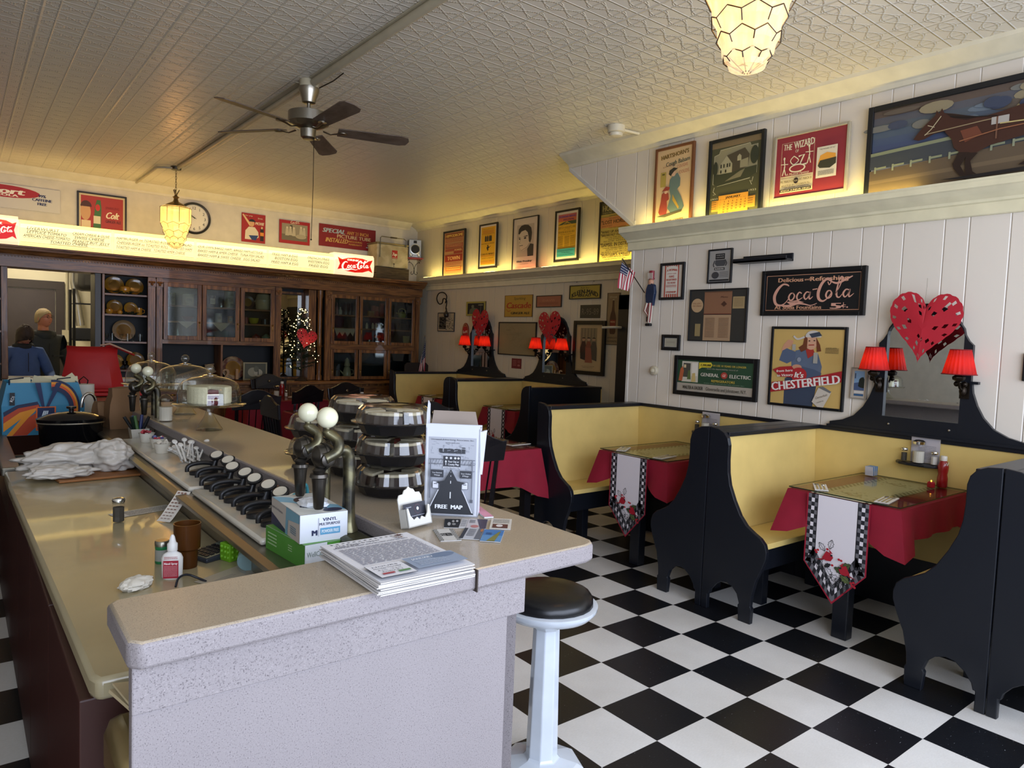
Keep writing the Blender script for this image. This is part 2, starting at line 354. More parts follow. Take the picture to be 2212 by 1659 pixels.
bp=N.new('ShaderNodeBump'); bp.inputs['Strength'].default_value=.8; bp.inputs['Distance'].default_value=.010; L.new(h,bp.inputs['Height']); L.new(bp.outputs[0],b.inputs['Normal'])
b.inputs['Base Color'].default_value=lin('#dad2c0'); b.inputs['Roughness'].default_value=.42; b.inputs['Coat Weight'].default_value=.1; b.inputs['Coat Roughness'].default_value=.3
struct('ceiling',MB().bx(XL-.2,XF+.3,YF-.2,YB+.1,ZC,ZC+.05),m)
# painted board walls with random-width grooves
def groove_mat(name,col,axis,rough=.5):
    m,N,L,b=nodes_mat(name); tc=N.new('ShaderNodeTexCoord'); sp=N.new('ShaderNodeSeparateXYZ'); L.new(tc.outputs['Object'],sp.inputs[0])
    f=MA(N,L,'FRACT',MA(N,L,'DIVIDE',MA(N,L,'ADD',sp.outputs[axis],10),.8128)); g=None
    for p in (.06,.31,.47,.75,.9):
        k=MA(N,L,'MAXIMUM',MA(N,L,'SUBTRACT',1,MA(N,L,'DIVIDE',MA(N,L,'ABSOLUTE',MA(N,L,'SUBTRACT',f,p)),.007)),0); g=k if g is None else MA(N,L,'MAXIMUM',g,k)
    bp=N.new('ShaderNodeBump'); bp.invert=True; bp.inputs['Strength'].default_value=.9; bp.inputs['Distance'].default_value=.004; L.new(g,bp.inputs['Height']); L.new(bp.outputs[0],b.inputs['Normal'])
    mx=N.new('ShaderNodeMix'); mx.data_type='RGBA'; L.new(MA(N,L,'MULTIPLY',g,.25),mx.inputs[0]); mx.inputs[6].default_value=lin(col); mx.inputs[7].default_value=lin('#ffffff'); L.new(mx.outputs[2],b.inputs['Base Color']); b.inputs['Roughness'].default_value=rough; return m  # grooves tinted towards white, painting in the light they catch
wallm=groove_mat('painted_boards','#dcd3c4',1); cream=mat('cream_paint','#ded6b4',.45); backw=mat('grey_cream_wall','#cfc9bb',.6)
black=mat('black_paint','#14161b',.38,scale=3); yellow=mat('yellow_laminate','#e0c478',.42,scale=5)
mb=MB().bx(XN,XN+.06,YF,YC,0,ZC)
mb.prism([(YC,ZC),(YC,2.55),(5.02,3.16),(5.02,ZC)],.06,lambda u,v,w:Vector((XN+w,u,v)))   # bulkhead of the stair above
mb.bx(XN+.06,XF+.2,YC-.06,YC,0,ZC)
struct('wall_right',mb,wallm)
mb=MB().bx(XN-.006,XN+.066,YC-.02,YC+.008,1.05,2.6)
a=Vector((0,YC+.01,2.545)); c_=Vector((0,5.03,3.155))
mb.prism([(YC-.01,2.53),(5.04,3.15),(5.04,3.19),(YC-.01,2.57)],.09,lambda u,v,w:Vector((XN-.012+w,u,v)))
struct('trim_1',mb,mat('white_trim','#d6d1c6',.4),bevel=.003)
struct('wall_right_far',MB().bx(XF,XF+.1,YC,YB,0,ZC),groove_mat('painted_boards_far','#cfc6b0',1))
mb=MB(); kx0,kx1,kz0,kz1=.40,1.33,.93,2.16
mb.bx(XL,kx0,YB,YB+.1,0,ZC).bx(kx1,XF+.1,YB,YB+.1,0,ZC).bx(kx0,kx1,YB,YB+.1,kz1,ZC).bx(kx0,kx1,YB,YB+.1,0,kz0)
struct('wall_back',mb,backw)
struct('wall_left',MB().bx(XL-.1,XL,YF,YB,0,ZC),backw)
mb=MB().bx(XL,XN+.1,YF-.1,YF,0,.55).bx(XL,XN+.1,YF-.1,YF,2.9,ZC)
for x in (XL,-1.3,1.5,XN-.1): mb.bx(x,x+.12,YF-.1,YF,.55,2.9)
struct('wall_front',mb,mat('front_wall','#b9b2a4',.6))
for i,(x0,x1) in enumerate(((-1.18,1.5),(1.62,XN-.1))):
    struct('window_%d'%(i+1),MB().bx(x0,x1,YF-.06,YF-.054,.55,2.9),glass('window_glass'))
# ceiling cove: flat soffit along the walls
def cove(name,x0,x1,y0,y1,ax):
    mb=MB()
    if ax=='x': mb.prism([(x0,3.19),(x0,3.175),(x0-.02,3.175),(x0-.03,3.2),(x0-.14,ZC-.02),(x0-.15,ZC),(x0,ZC)],y1-y0,lambda u,v,w:Vector((u,y0+w,v)))
    else: mb.prism([(y1,3.175),(y1-.015,3.175),(y1-.02,3.2),(y1-.09,ZC-.02),(y1-.1,ZC),(y1,ZC)],x1-x0,lambda u,v,w:Vector((x0+w,u,v)))
    return struct(name,mb,mat('cove_paint','#d4ccb2',.45),smooth=30)
cove('trim_2',XN,0,YF,5.03,'x'); cove('trim_3',XF,0,5.03,YB,'x'); cove('trim_4',XL,XF-.15,0,YB,'y')
# plate shelf with cornice moulding (hides the rope light)
def shelf(name,xw,y0,y1,zb,ends):
    pr=[(0,zb),(-.025,zb),(-.03,zb+.005),(-.03,zb+.065),(-.045,zb+.07),(-.05,zb+.085),(-.07,zb+.095),(-.1,zb+.11),(-.135,zb+.13),(-.15,zb+.135),(-.15,zb+.165),(-.155,zb+.17),(-.155,zb+.182),(-.135,zb+.182),(-.135,zb+.165),(0,zb+.165)]
    mb=MB().prism(pr,y1-y0,lambda u,v,w:Vector((xw+u,y0+w,v)))
    return struct(name,mb,cream)
shelf('trim_5',XN,YF,YC+.03,2.345,0); shelf('trim_6',XF,YC+.0,YB-.34,2.25,0)
# crown of the shelf above the booths: rope lights lying in the trough
def rope(name,x,y0,y1,z,col,e,lab):
    mb=MB()
    n=max(2,int((y1-y0)/.4)); mb.tube([(x,y0+(y1-y0)*i/n,z+.004*math.sin(i*1.7)) for i in range(n+1)],.007,8)
    o=tag(mb.build(name,mat('rope_'+col.strip('#'),'#fff0b0',emit=e,col2=col),smooth=60),lab,'rope light'); return o
rope('rope_light',XN-.10,3.2,4.12,2.525,'#ffe98a',26,'yellow rope light lying in the shelf under the cough balsam poster')
rope('rope_light',XN-.10,1.9,3.2,2.525,'#ffe98a',18,'yellow rope light lying in the shelf under the red theatre poster')
rope('rope_light',XF-.11,4.3,6.6,2.43,'#ffe98a',24,'yellow rope light lying in the far shelf nearest the corner')
rope('rope_light',XF-.11,6.6,7.25,2.43,'#ff9a6a',14,'pinkish rope light lying in the far shelf under the portrait')
rope('rope_light',XF-.11,7.25,9.35,2.43,'#ffe98a',24,'yellow rope light lying in the far shelf by the cabinets')
for (x,y0,y1,z,col,e) in ((XN-.10,1.9,4.12,2.54,'#ffe08a',3),(XF-.10,4.3,6.6,2.45,'#ffe08a',3.5),(XF-.10,7.2,9.3,2.45,'#ffe08a',3)):
    lamp('rope_glow','AREA',(x,(y0+y1)/2,z),e,col,.05,y1-y0,rot=(PI,0,0))
# far doorway in the recessed wall: dark wide trim and door
dx=XF-.03
P=[at(1347,640,x=dx),at(1300,868,x=dx)]
y1=at(1337,640,x=dx).y; zt=at(1345,637,x=dx).z
mb=MB().bx(dx,XF,y1-.17,y1,0,zt).bx(dx,XF,YC+.02,y1,zt-.16,zt); struct('trim_7',mb,mat('charcoal_trim','#23262b',.45),bevel=.004)
door=MB().bx(XF-.012,XF,YC+.02,y1-.17,0,zt-.16).build('door_1',mat('charcoal_door','#1d2025',.45)); door['kind']='structure'
mb=MB(); p=at(1330,707,x=dx-.06); mb.tube([(dx,p.y-.02,p.z),(dx-.06,p.y-.02,p.z),(dx-.09,p.y+.0,p.z),(dx-.10,p.y+.16,p.z-.005)],.014,10)
mb.build('handle',mat('white_handle','#d9d4c4',.3),smooth=50).parent=door
# kitchen behind the pass-through
kw=mat('kitchen_wall','#d9d0b4',.55,scale=2)
mb=MB().bx(-.6,-.5,YB+.1,12.6,0,3.1).bx(1.95,2.05,YB+.1,12.6,0,3.1).bx(-.6,2.05,12.6,12.7,0,3.1)
struct('wall_kitchen',mb,kw); struct('ceiling_kitchen',MB().bx(-.6,2.05,YB+.1,12.7,3.1,3.16),kw)
# ================= BOOTHS =================
black2=mat('black_enamel','#15181f',.33,scale=3)
HALF=[(0,0),(.042,0),(.042,.09),(.052,.09),(.06,.12),(.09,.16),(.13,.19),(.17,.195),(.21,.18),(.24,.15),(.258,.10),(.25,.09),(.258,0),(.335,0),(.338,.09),(.33,.10),(.335,.16),(.355,.25),(.39,.33),(.41,.39),(.412,.43),(.40,.47),(.37,.50),(.33,.52),(.28,.55),(.235,.60),(.19,.68),(.155,.76),(.14,.83),(.135,.90),(.135,.99),(.125,1.03),(.10,1.06),(.06,1.078),(0,1.085)]
def bench(x0,x1,yc,sgn,label,group=None,half=True):
    """single settle, back at yc, seat towards sgn*y"""
    t=thing('booth_bench',label,'booth',(x0,yc,0),0,group); S=lambda u:sgn*(u+.002)
    L=x1-x0
    MB().prism(HALF,.03,lambda u,v,w:Vector((w,S(u),v))).build('end_panel',black2,t,bevel=.004)
    mb=MB().bx(.03,L,S(0),S(.022),.36,1.04); mb.build('back_board',black2,t)
    mb=MB(); mb.prism([(.024,.44),(.115,.44),(.085,1.03),(.024,1.03)],L-.032,lambda u,v,w:Vector((.031+w,S(u),v))); mb.build('backrest',yellow,t)
    MB().bx(.03,L,S(0),S(.115),1.035,1.062).build('top_rail',black2,t,bevel=.004)
    MB().bx(.03,L-.002,S(.118),S(.40),.44,.472).build('seat',yellow,t,bevel=.003)
    MB().bx(.06,L-.002,S(.33),S(.35),.30,.438).build('seat_apron',black2,t)
    for k in (.33,L-.1): MB().bx(k,k+.06,S(.13),S(.20),0,.43).build('leg',black2,t,bevel=.003)
    return t
X0,X1=3.50,XN-.012
G='booth benches by the right wall'
bench(X0,X1,1.05,-1,'black bench end cut off at right picture edge, seat facing the street',G)
bench(X0,X1,1.05,1,'black bench end nearest the right picture edge, yellow seat facing the front table',G)
bench(X0,X1,2.55,-1,'yellow and black booth bench behind the front table with gingham runner',G)
bench(X0,X1,2.55,1,'bench behind the middle double booth, seat turned to the second table',G)
bench(X0,X1,4.125,-1,'single yellow booth bench by the wall corner behind the second table',G)
F0,F1=4.63,XF-.014
G2='booth benches in the far row'
bench(F0,F1,5.60,1,'far booth bench showing its plain black back near the dark doorway',G2)
bench(F0,F1,7.10,-1,'far yellow booth bench with rounded black end behind the nearer far table',G2)
bench(F0,F1,7.10,1,'far bench behind the rounded black end, seat turned to the cabinets',G2)
bench(F0,F1,8.60,-1,'farthest yellow booth bench in front of the oak cabinets',G2)
# yellow wainscot with black skirt and rail between the benches
n=8
for xw,y0,y1 in ((XN,.2,1.048),(XN,1.052,2.548),(XN,2.552,4.123),(XF,5.602,7.098),(XF,7.102,8.598)):
    t=struct('trim_%d'%n,MB().bx(xw-.012,xw,y0,y1,.325,1.036),yellow); n+=1
    s=MB().bx(xw-.016,xw,y0,y1,0,.325).build('skirt',black2); s.parent=t
    s=MB().bx(xw-.022,xw,y0,y1,1.036,1.062).build('rail',black2,bevel=.003); s.parent=t
# ================= TABLES =================
red=mat('red_tablecloth','#8c1029',.72,scale=14,bump=.08); white=mat('white_cloth','#e3ddd8',.7,scale=20); navy=mat('black_check','#1c1c20',.7)
def tablecloth(w,d,z,hang,cor,n=14,seed=1,rip=.012):
    """draped rectangle centred at origin"""
    rr=random.Random(seed); mb=MB(); hw,hd=w/2,d/2; per=[]
    def side(a,b,k): 
        for i in range(k): t=i/k; per.append((a[0]+(b[0]-a[0])*t,a[1]+(b[1]-a[1])*t,t,(b[0]-a[0],b[1]-a[1])))
    cs=[(-hw,-hd),(hw,-hd),(hw,hd),(-hw,hd)]
    for i in range(4): side(cs[i],cs[(i+1)%4],n)
    N_=len(per); rings=[]; ph=rr.random()*6
    for lv in range(7):
        q=lv/6; ring=[]
        for i,(x,y,t,dv) in enumerate(per):
            dc=min(t,1-t)*2; L=math.hypot(*dv); edge=min(t,1-t)*L   # distance to nearest corner
            nx,ny=(dv[1]/L,-dv[0]/L)
            cw=max(0,1-edge/(cor))           # corner weight
            if t==0: pv=per[i-1][3]; l2=math.hypot(*pv); nx,ny=(nx+pv[1]/l2),(ny-pv[0]/l2); k=math.hypot(nx,ny); nx/=k;ny/=k
            drop=hang+cw*(hang*.45); out=.008+q*(.012+cw*.07*(1 if t==0 else .8))+q*rip*math.sin(i*1.35+ph)*(1-cw)
            ring.append(mb.bm.verts.new((x+nx*out,y+ny*out,z-drop*q)))
        rings.append(ring)
    for a,b in zip(rings,rings[1:]): mb.bridge(a,b)
    mb._f(rings[0]); return mb
def gingham_runner_top(A,n,alongx=True):
    pass
def runner(parent_loc,wd,ln,tip,label,art_bird=True,zt=.787,xoff=-.012,rot=0,L=.86):
    """hanging pennant + strip lying on the table, origin at table front edge centre, +X into table"""
    t=thing('table_runner',label,'table runner',parent_loc,rot,'gingham edged table runners')
    # hanging panel: facing -X
    A=Art(wd,ln+tip); H=ln+tip; c=ln/H
    out=[(0,0),(1,0),(1,c),(.5,1),(0,c)]
    A.poly([(-.025,0),(1.025,0),(1.025,c),(.5,1.025),(-.025,c)],'#9c1830')
    A.poly(out,'#e6dfe2'); b=.165; k=9
    # gingham border as small squares
    def check(pts_fn,nu,nv):
        for i in range(nu):
            for j in range(nv):
                if (i+j)%2==0: continue
                A.poly([pts_fn(i/nu,j/nv),pts_fn((i+1)/nu,j/nv),pts_fn((i+1)/nu,(j+1)/nv),pts_fn(i/nu,(j+1)/nv)],'#232328',lift=False)
        for i in range(nu):
            for j in range(nv):
                if (i+j)%2==0 and i%2==0: A.poly([pts_fn(i/nu,j/nv),pts_fn((i+1)/nu,j/nv),pts_fn((i+1)/nu,(j+1)/nv),pts_fn(i/nu,(j+1)/nv)],'#6c6a6e',lift=False)
    A.k+=1
    nv=int(ln/.021)
    check(lambda u,v:(u*b,v*(c-.0+0)*(1-.0*u)+u*.0),3,nv); check(lambda u,v:(1-b+u*b,v*c),3,nv)
    m_=int(math.hypot(wd/2,tip)/.021)
    for sg in (0,1):
        def fn(u,v,sg=sg):
            x=v*.5; y=c+(1-c)*v; iy=y-(1-u)*b*.95; ix=x+(1-u)*b*(1-v)*.9; X=ix; return (1-X if sg else X, iy)
        check(fn,3,m_)
    A.line([(b,0),(b,c-.04)],.004,'#1c1c20'); A.line([(1-b,0),(1-b,c-.04)],.004,'#1c1c20'); A.line([(b,c-.04),(.5,1-b*.98),(1-b,c-.04)],.004,'#1c1c20')
    if art_bird:
        rr=random.Random(3)
        def leaf(x,y,l,a,col,fill=None):
            P=[]
            for i in range(9):
                t=i/8; s=math.sin(PI*t)*(.33 if i%2 else .20)*l; P.append((t*l,s))
            for i in range(7,0,-1): t=i/8; s=-math.sin(PI*t)*(.33 if i%2 else .20)*l; P.append((t*l,s))
            ca,sa=math.cos(a),math.sin(a); Q=[(x+(p*ca-q*sa),y+(p*sa+q*ca)*wd/H) for p,q in P]
            if fill: A.poly(Q,fill)
            A.line(Q+[Q[0]],.0028,col); A.line([(x,y),(x+l*ca,y+l*sa*wd/H)],.0018,col)
        for (x,y,l,a,f) in ((.42,.50,.16,-1.4,None),(.34,.53,.16,-2.3,None),(.30,.62,.17,2.0,None),(.36,.68,.2,.9,None),(.45,.74,.22,.5,None),(.55,.76,.22,.9,None),(.62,.66,.2,-.6,'#4c5a34'),(.52,.66,.18,.3,'#4c5a34'),(.62,.72,.2,.5,'#5d6a3c'),(.38,.80,.24,.2,None),(.66,.80,.16,1.2,None),(.46,.64,.12,2.6,'#202024')): leaf(x,y,l,a,'#202022',f)
        for (x,y,s) in ((.40,.565,1),(.70,.66,-1)):
            A.poly([(x-.09*s,y+.03),(x-.02*s,y-.045),(x+.05*s,y-.03),(x+.10*s,y+.005),(x+.06*s,y+.045),(x-.02*s,y+.05)],'#a81c2c'); A.poly([(x+.04*s,y-.03),(x+.02*s,y-.07),(x+.09*s,y-.03)],'#a81c2c'); A.poly([(x-.05*s,y+.03),(x-.2*s,y+.06),(x-.06*s,y+.05)],'#8c1626')
            A.ell(x+.07*s,y-.012,.02,.009,'#1c1c20')
        for x,y in ((.2,.54),(.24,.53),(.22,.555),(.40,.50),(.60,.57),(.64,.575),(.82,.76),(.86,.75),(.84,.78),(.88,.79),(.5,.64)): A.ell(x,y,.022,.011,'#b3202e')
    o=A.build('hanging_end',t); o.rotation_euler=(0,0,-PI/2); o.location=(xoff,0,zt-H/2)
    # strip on the table
    A=Art(L,wd); A.rect(0,0,1,1,'#d8cfb4'); nn=int(L/.021)
    A.k+=1
    for i in range(nn):
        for j in range(3):
            if (i+j)%2:
                for y0 in (0,.86): A.poly([(i/nn,y0+j*.047),((i+1)/nn,y0+j*.047),((i+1)/nn,y0+(j+1)*.047),(i/nn,y0+(j+1)*.047)],'#3c3a30',lift=False)
    for cx in (.18,.8):
        rr=random.Random(5)
        for i in range(46):
            a=rr.random()*6.28; x=cx+rr.gauss(0,.055); y=.5+rr.gauss(0,.17)
            A.poly([(x,y),(x+.018*math.cos(a),y+.05*math.sin(a)),(x+.02*math.cos(a+1),y+.05*math.sin(a+1))],rr.choice(('#5d6a3c','#6d6a44','#3c3a30','#8c3a2c')),lift=False)
    o=A.build('flat_strip',t); o.rotation_euler=(-PI/2,0,0); o.location=(L/2,0,zt+.002)
    return t
steel=mat('polished_steel','#c8c8c6',.18,1); napk=mat('paper_napkin','#e4ded4',.8)
def cutlery(x,y,z,rz,where):
    t=thing('place_setting','cutlery on white napkin '+where,'cutlery set',(x,y,z),rz,'cutlery sets on the tables')
    MB().box((0,0,.002),(.20,.07,.003)).build('napkin',napk,t)
    A=MB()
    for k,yy in enumerate((-.018,.0,.018)):
        if k==1: A.prism([(-.09,-.004),(.02,-.004),(.09,-.007),(.09,.006),(.02,.004),(-.09,.004)],.002,lambda u,v,w,yy=yy:Vector((u,yy+v,.004+w)))
        else:
            A.prism([(-.09,-.004),(.05,-.003),(.05,.003),(-.09,.004)],.002,lambda u,v,w,yy=yy:Vector((u,yy+v,.004+w)))
            if k==0:
                for q in (-.007,-.002,.003,.008): A.box((.072,yy+q,.006),(.045,.002,.002))
                A.box((.052,yy,.006),(.012,.018,.002))
            else: A.ball((.068,yy,.006),.011,12,6,(1.7,1,.25))
    A.build('cutlery',steel,t,smooth=40); return t
tglass=glass('table_glass','#f4f6ee',.03,.7); gedge=mat('glass_edge','#26301f',.2)
def booth_table(x0,x1,yc,wd,lab,runl,seed,zt=.785):
    t=thing('booth_table',lab[0],'table',(x0,yc,0),0,'booth tables')
    L=x1-x0
    MB().bx(.01,L,-wd/2+.01,wd/2-.01,zt-.035,zt-.012).build('tabletop',black2,t)
    MB().box((.10,0,(zt-.035)/2),(.07,.085,zt-.035)).build('leg',black2,t,bevel=.006)
    MB().box((L-.05,0,zt-.13),(.09,wd*.6,.18)).build('wall_bracket',black2,t)
    c=tablecloth(L,wd,zt-.009,.17,.16,16,seed); o=tag(c.build('tablecloth',red,smooth=50,loc=(x0+L/2+.004,yc,0)),lab[1],'tablecloth','red tablecloths')
    r=runner((x0-.018,yc,0),.325,.375,.18,runl,zt=zt-.004,xoff=-.012,L=L)
    g=MB().bx(x0,x1-.003,yc-wd/2,yc+wd/2,zt,zt+.006).build('glass_sheet',tglass); g.data.materials.append(gedge)
    for p in g.data.polygons:
        if abs(p.normal.z)<.5: p.material_index=1
    tag(g,lab[2],'glass sheet','glass sheets on the booth tables')
    for s in (-1,1):
        cutlery(x0+.12,yc+s*(wd/2-.12),zt+.0065,(0.06 if s>0 else -.08)+PI/2*0+(.5 if s>0 else .25),lab[3]%('left' if s>0 else 'right'))
    return t
booth_table(3.68,XN-.014,1.83,.60,('black booth table under the front red tablecloth','red tablecloth hanging over the front booth table','glass sheet covering the front booth table','at the %s side of the front booth table'),'holly and red bird runner hanging from the front booth table',1)
booth_table(3.68,XN-.014,3.31,.62,('black booth table under the second red tablecloth','red tablecloth hanging over the second booth table','glass sheet covering the second booth table','at the %s side of the second booth table'),'holly and red bird runner hanging between the two middle benches',2)
booth_table(4.83,XF-.014,6.38,.60,('booth table of the nearer far booth','red tablecloth on the nearer far booth table','glass sheet on the nearer far booth table','at the %s side of the nearer far booth table'),'pale runner on the nearer far booth table',3,.77)
booth_table(4.83,XF-.014,7.86,.60,('booth table of the farthest booth','red tablecloth on the farthest booth table','glass sheet on the farthest booth table','at the %s side of the farthest booth table'),'pale runner with checked edge on the farthest booth table',4,.77)
# ================= COUNTER =================
top_l=mat('speckled_laminate_top','#ab9d88',.28,kind='speck',col2='#7c6f62',coat=.3); side_l=mat('speckled_laminate','#8d8686',.5,kind='speck',col2='#5c5557')  # one laminate, two tints: warm light painted into the top, grey daylight into the sides
CZ=1.06
def slab(mb,pts,z0,z1,r=.012):
    return mb.prism(pts,z1-z0,lambda u,v,w:Vector((u,v,z0+w)))
cn=thing('lunch_counter','long speckled laminate counter with a short front ledge','counter',(0,0,0))
ledge=[(.222,1.192),(.205,1.212),(.206,1.40),(.22,1.418),(.862,1.452),(.862,1.60),(.855,2.3),(.832,3.1),(.812,3.95),(.79,5.05),(1.17,5.06),(1.188,4.0),(1.208,3.12),(1.25,1.60),(1.256,1.29),(1.252,1.25),(1.235,1.225),(1.205,1.215)]
o=slab(MB(),ledge,CZ-.046,CZ).build('counter_top',top_l,cn,bevel=.008,smooth=35); o.data.materials.append(side_l)
for p in o.data.polygons:
    if abs(p.normal.z)<.5: p.material_index=1
MB().bx(.868,.871,1.2,1.455,CZ-.047,CZ+.0006).build('seam',mat('dark_seam','#3b322c',.7),cn)
MB().bx(.216,1.03,1.232,1.26,.925,CZ-.046).build('upper_panel',side_l,cn,bevel=.003)
MB().bx(.217,.985,1.238,1.262,0,.925).build('end_panel',side_l,cn,bevel=.003)
MB().bx(.981,.985,1.262,1.4,0,.925).build('panel_return',side_l,cn)
mb=MB(); mb.prism([(.87,1.45),(.90,1.40),(1.0,1.30),(1.03,1.262),(1.035,1.5),(.985,5.0),(.83,5.0)],CZ-.046,lambda u,v,w:Vector((u,v,w))); mb.build('counter_body',side_l,cn)
# ---- stools ----
def stool(x,y,lab,src=None):
    if src: return dup(src,(x,y,0),label=lab)
    t=thing('counter_stool',lab,'stool',(x,y,0),0,'stools along the counter')
    wen=mat('white_enamel','#ccd3da',.18,coat=.4)
    MB().lathe([(.155,0),(.155,.02),(.13,.035),(.065,.05),(.058,.06),(.048,.53),(.055,.535),(.056,.56),(.05,.565)],n=8).build('pedestal',wen,t,bevel=.004)
    MB().lathe([(.05,.565),(.12,.57),(.16,.585),(.178,.605),(.18,.618),(.165,.622)],n=48).build('seat_pan',wen,t,smooth=60)
    mb=MB().lathe([(.158,.60),(.163,.622),(.162,.642),(.152,.658),(.13,.668),(.06,.674),(0,.675)],n=48,fl=.004); mb.build('cushion',mat('black_vinyl','#101113',.3,bump=.15,scale=6),t,smooth=60); return t
s0=stool(1.66,1.86,'white enamel stool with round black seat at the counter front corner')
for k,(x,y,l) in enumerate(((1.63,2.75,'black seated stool hidden behind the map box'),(1.60,3.6,'black seated stool behind the pie boxes'),(1.57,4.45,'black seated stool by the cake stands'))): stool(x,y,l,s0)
# ================= OAK BACK BAR =================
oak=mat('dark_oak','#8c6034',.42,kind='wood',col2='#54321a',scale=2.2,coat=.15); oakv=mat('dark_oak_upright','#8c6034',.42,kind='woodv',col2='#54321a',scale=2.2,coat=.15)
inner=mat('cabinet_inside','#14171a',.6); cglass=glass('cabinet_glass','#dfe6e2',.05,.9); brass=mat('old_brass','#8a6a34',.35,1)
YU=9.40
def X(px,py=700): return at(px,py,y=YU).x
def Z(px,py): return at(px,py,y=YU).z
z_arch=2.14; z_cor=2.36; z_ct=.87; z_db=1.40; z_dt=2.09
def carcass(name,label,x0,x1,z0,z1,shelves=(),div=(),cat='cabinet',back=True):
    t=thing(name,label,cat,((x0+x1)/2,YB-.18,z0)); ox=-(x0+x1)/2; oy=-(YB-.18)
    mb=MB()
    if back: mb.bx(x0+ox,x1+ox,YB-.02+oy,YB-.003+oy,0,z1-z0)
    for a in (x0,x1-.02): mb.bx(a+ox,a+.02+ox,YU+.02+oy,YB-.02+oy,0,z1-z0)
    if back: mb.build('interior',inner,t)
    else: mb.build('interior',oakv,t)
    for z in shelves:
        MB().bx(x0+.02+ox,x1-.02+ox,YU+.03+oy,YB-.022+oy,z-.012-z0,z+.008-z0).build('shelf',oak,t)
    return t,ox,oy
def stile(t,ox,oy,x0,x1,z0,z1,zb,y=YU,d=.03,nm='stile',m=None): return MB().bx(x0+ox,x1+ox,y+oy,y+d+oy,z0-zb,z1-zb).build(nm,m or oakv,t,bevel=.003)
def pilaster(t,ox,oy,x0,x1,z0,z1,zb):
    mb=MB(); w=x1-x0
    mb.bx(x0+ox,x1+ox,YU-.018+oy,YU+.012+oy,z0-zb,z1-zb)
    for k in range(3): mb.bx(x0+w*(.2+.25*k)+ox,x0+w*(.3+.25*k)+ox,YU-.024+oy,YU-.018+oy,z0+.06-zb,z1-.14-zb)
    mb.bx(x0-.004+ox,x1+.004+ox,YU-.03+oy,YU+oy,z1-.11-zb,z1-.02-zb)
    for k in range(4): mb.ball((x0+w*(.2+.2*k)+ox,YU-.032+oy,z1-.06-zb),.014,8,6)
    mb.ball(((x0+x1)/2+ox,YU-.034+oy,z1-.085-zb),.016,8,6)
    return mb.build('pilaster',oakv,t,smooth=30)
def gdoor(t,ox,oy,x0,x1,z0,z1,zb,fw=.05,side='r'):
    w=x1-x0;h=z1-z0
    mb=MB(); ringframe(mb,w,h,fw,-.012,.014); d=mb.build('door',oakv,t,bevel=.003); d.location=((x0+x1)/2+ox,YU-.008+oy,(z0+z1)/2-zb)
    MB().box((0,.0,0),(w-2*fw+.01,.003,h-2*fw+.01)).build('glass_pane',cglass,d)
    hx=(w/2-fw/2)*(1 if side=='r' else -1); mb=MB().ball((hx,-.022,-h*.18),.012,10,6).cyl((hx,-.012,-h*.18),(hx,-.022,-h*.18),.006); mb.tube([(hx,-.022,-h*.18-.01),(hx,-.026,-h*.18-.05),(hx,-.02,-h*.18-.075)],.004,6); mb.build('handle',brass,d,smooth=60)
    return d
# cornice over everything
mb=MB(); x0,x1=XL+.3,X(911,610)
pr=[(YB-.01,z_cor),(YU-.17,z_cor),(YU-.17,z_cor-.018),(YU-.15,z_cor-.022),(YU-.145,z_cor-.045),(YU-.11,z_cor-.06),(YU-.08,z_cor-.085),(YU-.06,z_cor-.09),(YU-.06,z_cor-.098),(YU-.035,z_cor-.10),(YU-.03,z_arch),(YB-.01,z_arch)]
mb.prism(pr,x1-x0,lambda u,v,w:Vector((x0+w,u,v)))
for i in range(int((x1-x0)/.03)): mb.bx(x0+i*.03,x0+i*.03+.016,YU-.05,YU-.03,z_cor-.115,z_cor-.10)
tag(mb.build('oak_cornice',oak),'long carved oak cornice running over the whole back bar','cornice')
# plate niche
xa,xb=X(222,690),X(319,690)
sh=[at(270,637,y=YU+.05).z,at(270,681,y=YU+.05).z,at(270,739,y=YU+.05).z,at(270,800,y=YU+.05).z]
t,ox,oy=carcass('plate_niche','open oak niche filled with amber plates, right of the kitchen opening',xa-.006,X(336,690)-.003,z_ct+.02,z_arch-.002,sh)
stile(t,ox,oy,xa-.006,xa+.02,z_ct+.02,z_arch-.002,z_ct+.02); stile(t,ox,oy,xb,xb+.06,z_ct+.02,z_arch-.002,z_ct+.02)
pilaster(t,ox,oy,xb+.0,X(336,690)-.006,z_ct+.02,z_arch-.002,z_ct+.02)
# surround of the kitchen opening
t=thing('opening_frame','oak frame around the opening to the kitchen','frame',(X(115,690),YU,.93)); cx=-X(115,690)
xl,xr=X(5,690),X(17,690); rr0,rr1=X(205,690),X(219,690)
MB().bx(xl+cx-.01,xr+cx,0,.34,0,z_arch-.932).build('post',oakv,t,bevel=.003)
MB().bx(rr0+cx,rr1+cx-.003,0,.34,0,z_arch-.932).build('dark_jamb',mat('grey_jamb','#2c2d2c',.4),t,bevel=.003)
MB().bx(xl+cx-.01,rr1+cx-.003,-.05,.33,-.045,-.002).build('sill',mat('steel_sill','#8f8a80',.35,.8),t,bevel=.004)
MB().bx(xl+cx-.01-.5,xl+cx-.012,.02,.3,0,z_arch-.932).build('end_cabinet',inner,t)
mb=MB()
for z in (.15,.5,.85): mb.bx(xl+cx-.5,xl+cx-.012,0,.02,z,z+.02)
mb.build('end_shelf',oak,t)
